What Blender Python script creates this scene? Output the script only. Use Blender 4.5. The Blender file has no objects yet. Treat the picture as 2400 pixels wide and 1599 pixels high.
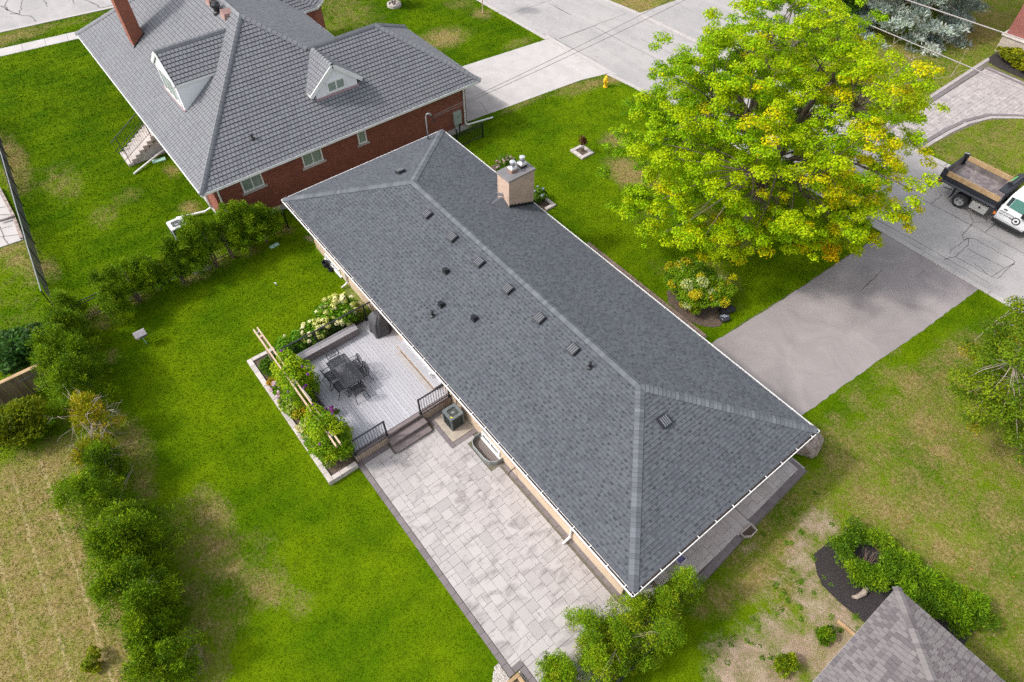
import bpy, math, random
import numpy as np
from mathutils import Vector, Matrix
R = math.radians
rnd = random.Random(7)
NR = np.random.default_rng(11)
scene = bpy.context.scene
COL = scene.collection

# ---------------------------------------------------------------- camera, sky, sun
cam = bpy.data.cameras.new('camera')
camo = bpy.data.objects.new('camera', cam)
COL.objects.link(camo)
camo.location = (26.816, -6.942, 23.672)
camo.rotation_euler = (math.pi / 2 - 0.894024, 0.0, 2.472487 - math.pi / 2)
cam.sensor_width = 36.0
cam.lens = 36.0 * 1546.674 / 2400.0
cam.clip_start = 0.1
cam.clip_end = 1500.0
scene.camera = camo

SUN_DIR = Vector((-0.484, -0.845, 1.0)).normalized()      # towards the sun
SUN_EL = math.asin(SUN_DIR.z)
SUN_ROT = math.atan2(SUN_DIR.x, SUN_DIR.y)
world = bpy.data.worlds.new('World')
scene.world = world
world.use_nodes = True
wn = world.node_tree
wn.nodes.clear()
sky = wn.nodes.new('ShaderNodeTexSky')
sky.sky_type = 'NISHITA'
sky.sun_disc = False
sky.sun_elevation = SUN_EL
sky.sun_rotation = SUN_ROT
sky.air_density = 1.0
sky.dust_density = 3.0
sky.ozone_density = 1.0
bg = wn.nodes.new('ShaderNodeBackground')
bg.inputs['Strength'].default_value = 0.15
wo = wn.nodes.new('ShaderNodeOutputWorld')
hs = wn.nodes.new('ShaderNodeHueSaturation')          # thin white cloud takes most of the blue out of the sky
hs.inputs['Saturation'].default_value = 0.30
wn.links.new(sky.outputs[0], hs.inputs['Color'])
wn.links.new(hs.outputs[0], bg.inputs[0])
wn.links.new(bg.outputs[0], wo.inputs[0])

sl = bpy.data.lights.new('sun', 'SUN')
sl.energy = 1.4
sl.angle = R(5.0)
sl.color = (1.0, 0.935, 0.875)
so = bpy.data.objects.new('sun', sl)
COL.objects.link(so)
so.location = (-20, -40, 60)
so.rotation_euler = (-SUN_DIR).to_track_quat('-Z', 'Y').to_euler()

scene.view_settings.view_transform = 'Standard'
scene.view_settings.look = 'None'
scene.view_settings.exposure = 0.96
scene.view_settings.gamma = 1.0
scene.view_settings.use_curve_mapping = False
scene.render.engine = 'CYCLES'
scene.cycles.use_denoising = False
scene.cycles.denoiser = 'OPENIMAGEDENOISE'
scene.cycles.max_bounces = 6
scene.cycles.diffuse_bounces = 3
scene.cycles.transparent_max_bounces = 4
scene.cycles.caustics_reflective = False
scene.cycles.caustics_refractive = False

# ---------------------------------------------------------------- helpers
def tag(o, label=None, cat=None, group=None, kind=None):
    if label: o['label'] = label
    if cat: o['category'] = cat
    if group: o['group'] = group
    if kind: o['kind'] = kind
    return o

def thing(name, label, cat, loc=(0, 0, 0), group=None, rz=0.0):
    o = bpy.data.objects.new(name, None)
    o.empty_display_size = 0.2
    COL.objects.link(o)
    o.location = loc
    o.rotation_euler = (0, 0, rz)
    return tag(o, label, cat, group)

def base_of(o):
    v = Vector((0, 0, 0))
    while o is not None:
        v += o.location
        o = o.parent
    return v

def link(name, me, parent=None):
    o = bpy.data.objects.new(name, me)
    COL.objects.link(o)
    o.parent = parent
    return o

def place(name, me, mat4, parent):
    """an object that shares mesh data, put at a world matrix under a parent"""
    o = link(name, me, parent)
    o.matrix_local = Matrix.Translation(-base_of(parent)) @ mat4 if parent else mat4
    return o

def copy_tree(o, parent=None):
    n = o.copy()
    COL.objects.link(n)
    n.parent = parent
    for ch in list(o.children):
        copy_tree(ch, n)
    return n

class MB:
    def __init__(s):
        s.v = []; s.f = []; s.mi = None
    def add(s, vs, fs):
        n = len(s.v)
        s.v += [tuple(p) for p in vs]
        s.f += [tuple(i + n for i in f) for f in fs]
        return s
    def hexa(s, b, t):
        return s.add(list(b) + list(t), [(3, 2, 1, 0), (4, 5, 6, 7), (0, 1, 5, 4), (1, 2, 6, 5), (2, 3, 7, 6), (3, 0, 4, 7)])
    def box(s, x0, x1, y0, y1, z0, z1):
        return s.hexa([(x0, y0, z0), (x1, y0, z0), (x1, y1, z0), (x0, y1, z0)], [(x0, y0, z1), (x1, y0, z1), (x1, y1, z1), (x0, y1, z1)])
    def cham(s, x0, x1, y0, y1, z0, z1, b=0.006):
        """a block with chamfered top edges"""
        v = [(x0, y0, z0), (x1, y0, z0), (x1, y1, z0), (x0, y1, z0),
             (x0, y0, z1 - b), (x1, y0, z1 - b), (x1, y1, z1 - b), (x0, y1, z1 - b),
             (x0 + b, y0 + b, z1), (x1 - b, y0 + b, z1), (x1 - b, y1 - b, z1), (x0 + b, y1 - b, z1)]
        f = [(8, 9, 10, 11)]
        for i in range(4):
            j = (i + 1) % 4
            f += [(i, j, 4 + j, 4 + i), (4 + i, 4 + j, 8 + j, 8 + i)]
        return s.add(v, f)
    def obox(s, c, sz, rz=0.0):
        ca, sa = math.cos(rz), math.sin(rz)
        hx, hy, hz = sz[0] / 2, sz[1] / 2, sz[2] / 2
        q = [(c[0] + ca * x - sa * y, c[1] + sa * x + ca * y) for x, y in ((-hx, -hy), (hx, -hy), (hx, hy), (-hx, hy))]
        return s.hexa([(x, y, c[2] - hz) for x, y in q], [(x, y, c[2] + hz) for x, y in q])
    def beam(s, a, b, w, h, up=(0, 0, 1)):
        a = Vector(a); b = Vector(b)
        d = (b - a).normalized()
        u = Vector(up)
        sd = d.cross(u)
        if sd.length < 1e-4:
            sd = d.cross(Vector((1, 0, 0)))
        sd.normalize()
        u = sd.cross(d)
        sd *= w / 2; u *= h / 2
        return s.hexa([a - sd - u, a + sd - u, a + sd + u, a - sd + u], [b - sd - u, b + sd - u, b + sd + u, b - sd + u])
    def tube(s, path, r, n=6):
        path = [Vector(p) for p in path]
        m = len(path)
        rs = r if isinstance(r, (list, tuple)) else [r] * m
        base = len(s.v)
        ref = Vector((0.31, 0.23, 0.92))
        for i, p in enumerate(path):
            d = (path[min(i + 1, m - 1)] - path[max(i - 1, 0)])
            if d.length < 1e-6: d = Vector((0, 0, 1))
            d.normalize()
            a = d.cross(ref)
            if a.length < 0.05: a = d.cross(Vector((1, 0, 0)))
            a.normalize(); b = d.cross(a)
            for k in range(n):
                t = 2 * math.pi * k / n
                s.v.append(tuple(p + (a * math.cos(t) + b * math.sin(t)) * rs[i]))
        for i in range(m - 1):
            for k in range(n):
                k2 = (k + 1) % n
                s.f.append((base + i * n + k, base + i * n + k2, base + (i + 1) * n + k2, base + (i + 1) * n + k))
        s.f.append(tuple(base + k for k in range(n))[::-1])
        s.f.append(tuple(base + (m - 1) * n + k for k in range(n)))
        return s
    def prism(s, poly, z0, z1):
        n = len(poly)
        v = [(p[0], p[1], z0) for p in poly] + [(p[0], p[1], z1) for p in poly]
        f = [tuple(range(n))[::-1], tuple(range(n, 2 * n))]
        for i in range(n):
            j = (i + 1) % n
            f.append((i, j, n + j, n + i))
        return s.add(v, f)
    def poly(s, pts):
        return s.add(pts, [tuple(range(len(pts)))])
    def lathe(s, c, prof, n=16, sx=1.0, sy=1.0):
        base = len(s.v)
        for r, z in prof:
            for k in range(n):
                t = 2 * math.pi * k / n
                s.v.append((c[0] + r * sx * math.cos(t), c[1] + r * sy * math.sin(t), c[2] + z))
        for i in range(len(prof) - 1):
            for k in range(n):
                k2 = (k + 1) % n
                s.f.append((base + i * n + k, base + i * n + k2, base + (i + 1) * n + k2, base + (i + 1) * n + k))
        s.f.append(tuple(base + k for k in range(n))[::-1])
        s.f.append(tuple(base + (len(prof) - 1) * n + k for k in range(n)))
        return s
    def ribbon(s, pts, w, z):
        """a flat strip on the ground along a line"""
        pts = [Vector((p[0], p[1], 0)) for p in pts]
        L = []
        for i, p in enumerate(pts):
            d = pts[min(i + 1, len(pts) - 1)] - pts[max(i - 1, 0)]
            d.normalize()
            nn = Vector((-d.y, d.x, 0)) * (w / 2 * rnd.uniform(0.6, 1.4))
            L += [(p.x + nn.x, p.y + nn.y, z), (p.x - nn.x, p.y - nn.y, z)]
        return s.add(L, [(2 * i, 2 * i + 1, 2 * i + 3, 2 * i + 2) for i in range(len(pts) - 1)])
    def mesh(s, name, mat, off=(0, 0, 0), smooth=False):
        me = bpy.data.meshes.new(name)
        ox, oy, oz = off
        me.from_pydata([(x - ox, y - oy, z - oz) for x, y, z in s.v], [], s.f)
        me.materials.append(mat)
        if s.mi:
            me.materials.append(s.m2); me.polygons.foreach_set('material_index', s.mi)
        if smooth:
            me.polygons.foreach_set('use_smooth', [True] * len(me.polygons))
        me.update()
        return me
    def build(s, name, mat, parent=None, smooth=False, bevel=0.0, local=False):
        off = (0, 0, 0) if (parent is None or local) else base_of(parent)
        o = link(name, s.mesh(name, mat, off, smooth), parent)
        if bevel:
            m = o.modifiers.new('bevel', 'BEVEL')
            m.width = bevel; m.segments = 2; m.limit_method = 'ANGLE'
        return o

def np_mesh(name, mat, V, F, parent=None, col=None, off=None, alpha=None):
    """mesh of quads or tris from numpy arrays; col = one colour per vertex"""
    me = bpy.data.meshes.new(name)
    if off is None:
        off = base_of(parent) if parent else Vector((0, 0, 0))
    V = np.asarray(V, np.float32) - np.array(tuple(off), np.float32)
    F = np.asarray(F, np.int32)
    nf, k = F.shape
    me.vertices.add(len(V)); me.vertices.foreach_set('co', V.ravel())
    me.loops.add(nf * k); me.loops.foreach_set('vertex_index', F.ravel())
    me.polygons.add(nf)
    me.polygons.foreach_set('loop_start', np.arange(nf, dtype=np.int32) * k)
    me.update(calc_edges=True)
    if col is not None:
        a = me.attributes.new('col', 'FLOAT_COLOR', 'POINT')
        c4 = np.ones((len(V), 4), np.float32); c4[:, :3] = col
        if alpha is not None: c4[:, 3] = alpha
        a.data.foreach_set('color', c4.ravel())
    me.materials.append(mat)
    return link(name, me, parent)

# ---------------------------------------------------------------- materials
def nt(name):
    m = bpy.data.materials.new(name)
    m.use_nodes = True
    t = m.node_tree
    return m, t, t.nodes['Principled BSDF']
def node(t, typ, **kw):
    n = t.nodes.new(typ)
    for k, v in kw.items(): setattr(n, k, v)
    return n
def mixc(t, fac, a, b, mode='MIX'):
    n = node(t, 'ShaderNodeMix', data_type='RGBA', blend_type=mode)
    for sock, val in ((n.inputs[0], fac), (n.inputs[6], a), (n.inputs[7], b)):
        if hasattr(val, 'links'): t.links.new(val, sock)
        elif isinstance(val, (int, float)): sock.default_value = val
        else: sock.default_value = (*val, 1.0)
    return n.outputs[2]
def mth(t, op, a, b=0.0, c=0.0, clamp=False):
    n = node(t, 'ShaderNodeMath', operation=op, use_clamp=clamp)
    for sock, val in zip(n.inputs, (a, b, c)):
        if hasattr(val, 'links'): t.links.new(val, sock)
        else: sock.default_value = val
    return n.outputs[0]
def ramp(t, fac, lo, hi):
    n = node(t, 'ShaderNodeMapRange')
    t.links.new(fac, n.inputs[0])
    n.inputs[1].default_value = lo; n.inputs[2].default_value = hi
    return n.outputs[0]
def noise(t, vec, sc, det=3.0, rough=0.55, dist=0.0):
    n = node(t, 'ShaderNodeTexNoise')
    t.links.new(vec, n.inputs['Vector'])
    n.inputs['Scale'].default_value = sc
    n.inputs['Detail'].default_value = det
    n.inputs['Roughness'].default_value = rough
    n.inputs['Distortion'].default_value = dist
    return n.outputs['Fac']
def geo_pos(t, scale=None):
    g = node(t, 'ShaderNodeNewGeometry')
    v = g.outputs['Position']
    if scale:
        mp = node(t, 'ShaderNodeMapping')
        mp.inputs['Scale'].default_value = scale
        t.links.new(v, mp.inputs['Vector'])
        v = mp.outputs[0]
    return g, v
def piece_random(t, g):
    oi = node(t, 'ShaderNodeObjectInfo')
    return mth(t, 'FRACT', mth(t, 'ADD', mth(t, 'MULTIPLY', oi.outputs['Random'], 7.31), g.outputs['Random Per Island']))

def mat(name, c1, c2=None, sc=2.0, lo=0.35, hi=0.65, rough=0.8, bump=0.0, bsc=60.0, isl=0.0, isl2=None, i2=(0.55, 1.0), fine=0.0, fsc=90.0, metal=0.0, spec=0.35, scale=None, dist=0.0):
    m, t, b = nt(name)
    g, pos = geo_pos(t, scale)
    col = None
    if c2 is not None:
        col = mixc(t, ramp(t, noise(t, pos, sc, 4.0, 0.6, dist), lo, hi), c1, c2)
    else:
        n = node(t, 'ShaderNodeRGB'); n.outputs[0].default_value = (*c1, 1); col = n.outputs[0]
    if isl or isl2:
        pr = piece_random(t, g)
        if isl2 is not None:
            col = mixc(t, ramp(t, pr, *i2), col, isl2)
        if isl:
            v = mth(t, 'ADD', 1.0 - isl, mth(t, 'MULTIPLY', pr, 2 * isl))
            cx = node(t, 'ShaderNodeCombineXYZ')
            for i in range(3): t.links.new(v, cx.inputs[i])
            col = mixc(t, 1.0, col, cx.outputs[0], 'MULTIPLY')
    if fine:
        v = mth(t, 'ADD', 1.0 - fine, mth(t, 'MULTIPLY', noise(t, pos, fsc, 2.0, 0.7), 2 * fine))
        cx = node(t, 'ShaderNodeCombineXYZ')
        for i in range(3): t.links.new(v, cx.inputs[i])
        col = mixc(t, 1.0, col, cx.outputs[0], 'MULTIPLY')
    t.links.new(col, b.inputs['Base Color'])
    b.inputs['Roughness'].default_value = rough
    b.inputs['Metallic'].default_value = metal
    b.inputs['Specular IOR Level'].default_value = spec
    if bump:
        bn = node(t, 'ShaderNodeBump')
        bn.inputs['Strength'].default_value = bump
        bn.inputs['Distance'].default_value = 0.02
        t.links.new(noise(t, pos, bsc, 3.0, 0.6), bn.inputs['Height'])
        t.links.new(bn.outputs[0], b.inputs['Normal'])
    return m

def brick_mat(name, c1, c2, mortar, bw=0.215, bh=0.075, axis='xyz'):
    """brick courses on upright walls (too fine to pick apart at this distance)"""
    m, t, b = nt(name)
    g, pos = geo_pos(t)
    sp = node(t, 'ShaderNodeSeparateXYZ'); t.links.new(pos, sp.inputs[0])
    cb = node(t, 'ShaderNodeCombineXYZ')
    t.links.new(mth(t, 'ADD', sp.outputs[0], sp.outputs[1]), cb.inputs[0])
    t.links.new(sp.outputs[2], cb.inputs[1])
    br = node(t, 'ShaderNodeTexBrick')
    t.links.new(cb.outputs[0], br.inputs['Vector'])
    br.inputs['Color1'].default_value = (*c1, 1); br.inputs['Color2'].default_value = (*c2, 1)
    br.inputs['Mortar'].default_value = (*mortar, 1)
    br.inputs['Scale'].default_value = 1.0
    br.inputs['Mortar Size'].default_value = 0.006
    br.inputs['Mortar Smooth'].default_value = 0.2
    br.inputs['Brick Width'].default_value = bw
    br.inputs['Row Height'].default_value = bh
    n = noise(t, pos, 1.3, 4.0, 0.6)
    v = mth(t, 'ADD', 0.72, mth(t, 'MULTIPLY', n, 0.56))
    cx = node(t, 'ShaderNodeCombineXYZ')
    for i in range(3): t.links.new(v, cx.inputs[i])
    t.links.new(mixc(t, 1.0, br.outputs['Color'], cx.outputs[0], 'MULTIPLY'), b.inputs['Base Color'])
    b.inputs['Roughness'].default_value = 0.9
    bn = node(t, 'ShaderNodeBump'); bn.inputs['Strength'].default_value = 0.5; bn.inputs['Distance'].default_value = 0.01
    t.links.new(mth(t, 'SUBTRACT', 1.0, br.outputs['Fac']), bn.inputs['Height'])
    t.links.new(bn.outputs[0], b.inputs['Normal'])
    return m

def leaf_mat(name, rough=0.55, trans=0.35):
    m, t, b = nt(name)
    a = node(t, 'ShaderNodeAttribute', attribute_name='col')
    g, pos = geo_pos(t)
    t.links.new(a.outputs['Color'], b.inputs['Base Color'])
    b.inputs['Roughness'].default_value = rough
    b.inputs['Specular IOR Level'].default_value = 0.12
    tr = node(t, 'ShaderNodeBsdfTranslucent')
    t.links.new(mixc(t, 1.0, a.outputs['Color'], (1.25, 1.2, 0.6), 'MULTIPLY'), tr.inputs['Color'])
    mx = node(t, 'ShaderNodeMixShader')
    mx.inputs[0].default_value = trans
    t.links.new(b.outputs[0], mx.inputs[1]); t.links.new(tr.outputs[0], mx.inputs[2])
    t.links.new(mx.outputs[0], t.nodes['Material Output'].inputs['Surface'])
    return m

m_shingle = mat('charcoal_shingle', (0.088, 0.094, 0.110), (0.103, 0.108, 0.124), 0.5, rough=0.9, isl=0.16, isl2=(0.082, 0.094, 0.10), fine=0.05, fsc=60, spec=0.2)
m_shingle_band = mat('shingle_dark_granules', (0.058, 0.063, 0.075), (0.070, 0.075, 0.088), 3.0, rough=0.9, isl=0.25, spec=0.2)
m_cap = mat('ridge_shingle', (0.108, 0.118, 0.132), (0.128, 0.136, 0.152), 1.0, rough=0.9, isl=0.20, fine=0.06, spec=0.2)
m_shake = mat('grey_roof_tile', (0.168, 0.172, 0.190), (0.190, 0.192, 0.208), 0.5, rough=0.8, isl=0.10, isl2=(0.165, 0.176, 0.186), fine=0.05)
m_brown_sh = mat('brown_grey_shingle', (0.185, 0.167, 0.167), (0.21, 0.192, 0.19), 0.8, rough=0.9, isl=0.10, isl2=(0.125, 0.11, 0.114), i2=(0.50, 0.75), fine=0.08, spec=0.2)
m_tile_edge_shade = mat('tile_edge_shade', (0.055, 0.058, 0.068))  # butt and side faces coloured dark, standing in for shade in the gaps
m_deckroof = mat('roof_underlay', (0.035, 0.037, 0.042))
m_white = mat('white_paint', (0.80, 0.80, 0.80), (0.70, 0.70, 0.69), 3.0, rough=0.45)
m_trough = mat('gutter_debris', (0.045, 0.032, 0.03), (0.09, 0.07, 0.06), 8.0)
m_beige_brick = brick_mat('beige_brick', (0.50, 0.34, 0.245), (0.41, 0.28, 0.20), (0.42, 0.35, 0.29))
m_red_brick = brick_mat('red_brick', (0.30, 0.086, 0.052), (0.215, 0.062, 0.040), (0.18, 0.10, 0.08))
m_red_brick2 = brick_mat('rose_brick', (0.26, 0.065, 0.05), (0.20, 0.05, 0.042), (0.30, 0.22, 0.19))
m_cream = mat('cream_parging', (0.56, 0.45, 0.33), (0.49, 0.385, 0.28), 1.2, fine=0.08)
m_concrete = mat('concrete', (0.46, 0.437, 0.425), (0.40, 0.38, 0.368), 1.0, rough=0.9, fine=0.05, fsc=50, bump=0.1)
m_pale_stone = mat('pale_stone', (0.52, 0.47, 0.44), (0.43, 0.39, 0.365), 2.5, isl=0.12, fine=0.12, bump=0.2, bsc=25)
m_paver = mat('paver_light', (0.425, 0.400, 0.392), (0.20, 0.181, 0.18), 2.8, lo=0.48, hi=0.78, isl=0.12, isl2=(0.315, 0.297, 0.294), fine=0.04, fsc=45, rough=0.85, bump=0.12, bsc=30, scale=(1.0, 0.55, 1), dist=0.6)
m_paver_far = mat('paver_far', (0.42, 0.385, 0.375), (0.27, 0.24, 0.237), 2.0, lo=0.40, hi=0.8, isl=0.14, isl2=(0.29, 0.265, 0.262), fine=0.03, rough=0.85)
m_paver_walk = mat('paver_walkway', (0.56, 0.515, 0.50), (0.47, 0.43, 0.42), 2.2, isl=0.12, isl2=(0.36, 0.335, 0.328), fine=0.04, fsc=45, rough=0.85, bump=0.12, bsc=30)
m_paver_dark = mat('paver_dark', (0.19, 0.165, 0.17), (0.16, 0.14, 0.145), 3.0, isl=0.09, fine=0.04, rough=0.85)
m_sand = mat('joint_sand', (0.17, 0.145, 0.125), (0.10, 0.10, 0.06), 4.0)
m_deck = mat('composite_deck', (0.43, 0.43, 0.462), (0.39, 0.388, 0.415), 2.2, isl=0.05, rough=0.6, fine=0.04, scale=(0.35, 12, 1))
m_deck_brown = mat('deck_border', (0.20, 0.165, 0.165), (0.165, 0.135, 0.135), 3.0, isl=0.05, rough=0.65)
m_bench = mat('bench_board', (0.30, 0.285, 0.295), (0.24, 0.225, 0.235), 3.0, isl=0.06, rough=0.65, scale=(8, 0.5, 1))
m_skirt = mat('deck_skirt', (0.40, 0.32, 0.25), (0.33, 0.26, 0.20), 3.0, isl=0.10)
m_black = mat('black_metal', (0.016, 0.017, 0.02), rough=0.45, spec=0.5)
m_iron = mat('cast_metal', (0.035, 0.036, 0.042), rough=0.45, spec=0.5, metal=0.3)
m_tablemetal = mat('table_metal', (0.05, 0.052, 0.06), rough=0.4, spec=0.5, metal=0.4)
m_cover = mat('grill_cover', (0.075, 0.075, 0.08), (0.055, 0.055, 0.06), 3.0, rough=0.6, bump=0.4, bsc=9)
m_ac = mat('ac_shell', (0.13, 0.15, 0.155), rough=0.5)
m_ac_dark = mat('ac_coil', (0.055, 0.065, 0.06), rough=0.6)
m_galv = mat('galvanised', (0.33, 0.355, 0.355), (0.26, 0.285, 0.285), 6.0, rough=0.45, metal=0.4)
m_gravel = mat('gravel', (0.14, 0.115, 0.11), (0.25, 0.22, 0.20), 30.0, bump=0.9, bsc=45)
m_alu = mat('aluminium', (0.75, 0.75, 0.76), rough=0.35, metal=0.75)
m_box_grey = mat('meter_box', (0.36, 0.40, 0.38), rough=0.5)
m_glass = mat('window_glass', (0.30, 0.36, 0.31), (0.22, 0.28, 0.25), 1.5, rough=0.12, spec=0.6)
m_glass_dark = mat('dark_glass', (0.03, 0.05, 0.05), rough=0.08, spec=0.7)
m_siding = mat('white_siding', (0.76, 0.77, 0.80), rough=0.6)
m_wood = mat('cedar_board', (0.42, 0.29, 0.16), (0.32, 0.21, 0.11), 4.0, isl=0.14, fine=0.1, scale=(1, 1, 0.4))
m_fence_wood = mat('fence_board', (0.23, 0.165, 0.11), (0.155, 0.11, 0.075), 3.0, isl=0.28, scale=(1, 1, 0.3))
m_perg = mat('pergola_wood', (0.56, 0.42, 0.31), (0.46, 0.33, 0.23), 5.0, fine=0.1)
m_soil = mat('garden_soil', (0.085, 0.06, 0.045), (0.13, 0.095, 0.07), 9.0, bump=0.8, bsc=40)
m_mulch = mat('black_mulch', (0.022, 0.019, 0.02), (0.05, 0.042, 0.042), 22.0, bump=1.0, bsc=45)
m_bark = mat('bark', (0.17, 0.13, 0.10), (0.095, 0.072, 0.055), 6.0, bump=0.8, bsc=18, scale=(1, 1, 0.25))
m_dead = mat('dead_wood', (0.36, 0.30, 0.25), (0.25, 0.20, 0.165), 5.0)
m_twig = mat('twig', (0.10, 0.075, 0.05))
m_leaf = leaf_mat('leaf')
m_needle = leaf_mat('needle', 0.6, 0.22)
m_petal = leaf_mat('petal', 0.7, 0.25)
m_rubber = mat('tyre', (0.03, 0.03, 0.032), rough=0.85)
m_truck_white = mat('truck_paint', (0.72, 0.73, 0.75), rough=0.3, spec=0.6)
m_bedfloor = mat('scratched_steel', (0.16, 0.135, 0.145), (0.34, 0.30, 0.29), 2.2, lo=0.45, hi=0.75, rough=0.55, fine=0.2, fsc=25, dist=1.5)
m_red = mat('red_lens', (0.55, 0.01, 0.02), rough=0.3)
m_orange = mat('orange_lens', (0.75, 0.2, 0.02), rough=0.3)
m_yellow = mat('hydrant_yellow', (0.80, 0.50, 0.015), (0.70, 0.42, 0.02), 4.0, rough=0.5)
m_blue = mat('sign_blue', (0.08, 0.30, 0.48), rough=0.5)
m_mint = mat('mint_plastic', (0.38, 0.60, 0.50), rough=0.5)
m_ink = mat('black_lettering', (0.03, 0.03, 0.035), rough=0.6)
m_boulder = mat('boulder', (0.42, 0.345, 0.305), (0.17, 0.135, 0.12), 7.0, bump=1.0, bsc=14, fine=0.3, fsc=30)
m_pebble = mat('white_pebble', (0.62, 0.58, 0.55), (0.50, 0.46, 0.43), 9.0, isl=0.3)
m_asphalt = mat('asphalt', (0.30, 0.268, 0.268), (0.225, 0.20, 0.202), 0.55, lo=0.36, hi=0.72, rough=0.92, fine=0.10, fsc=22, dist=0.8)
m_tar = mat('tar_seal', (0.13, 0.118, 0.115), (0.20, 0.185, 0.18), 3.0, rough=0.8)
m_joint = mat('pavement_joint', (0.16, 0.145, 0.135), rough=0.9)
def road_mat():
    m, t, b = nt('road_concrete')
    g, pos = geo_pos(t)
    c = mixc(t, ramp(t, noise(t, pos, 0.28, 4.0, 0.6, 0.4), 0.38, 0.66), (0.36, 0.342, 0.335), (0.305, 0.294, 0.29))
    c = mixc(t, ramp(t, noise(t, pos, 1.6, 5.0, 0.65), 0.50, 0.80), c, (0.27, 0.252, 0.245))
    gp, p2 = geo_pos(t, (0.08, 1.0, 1.0))
    c = mixc(t, mth(t, 'MULTIPLY', ramp(t, noise(t, p2, 1.1, 3.0, 0.5), 0.50, 0.72), 0.5), c, (0.40, 0.38, 0.37))
    v = mth(t, 'ADD', 0.95, mth(t, 'MULTIPLY', noise(t, pos, 45.0, 2.0, 0.7), 0.1))
    cx = node(t, 'ShaderNodeCombineXYZ')
    for i in range(3): t.links.new(v, cx.inputs[i])
    c = mixc(t, 1.0, c, cx.outputs[0], 'MULTIPLY')
    t.links.new(c, b.inputs['Base Color'])
    b.inputs['Roughness'].default_value = 0.9
    return m
m_road = road_mat()

# ---------------------------------------------------------------- ground
def inpoly(px, py, poly):
    r = np.zeros(px.shape, bool)
    n = len(poly)
    for i in range(n):
        x0, y0 = poly[i][:2]; x1, y1 = poly[(i + 1) % n][:2]
        if y0 == y1: continue
        cnd = ((y0 > py) != (y1 > py)) & (px < (x1 - x0) * (py - y0) / (y1 - y0) + x0)
        r ^= cnd
    return r
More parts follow.
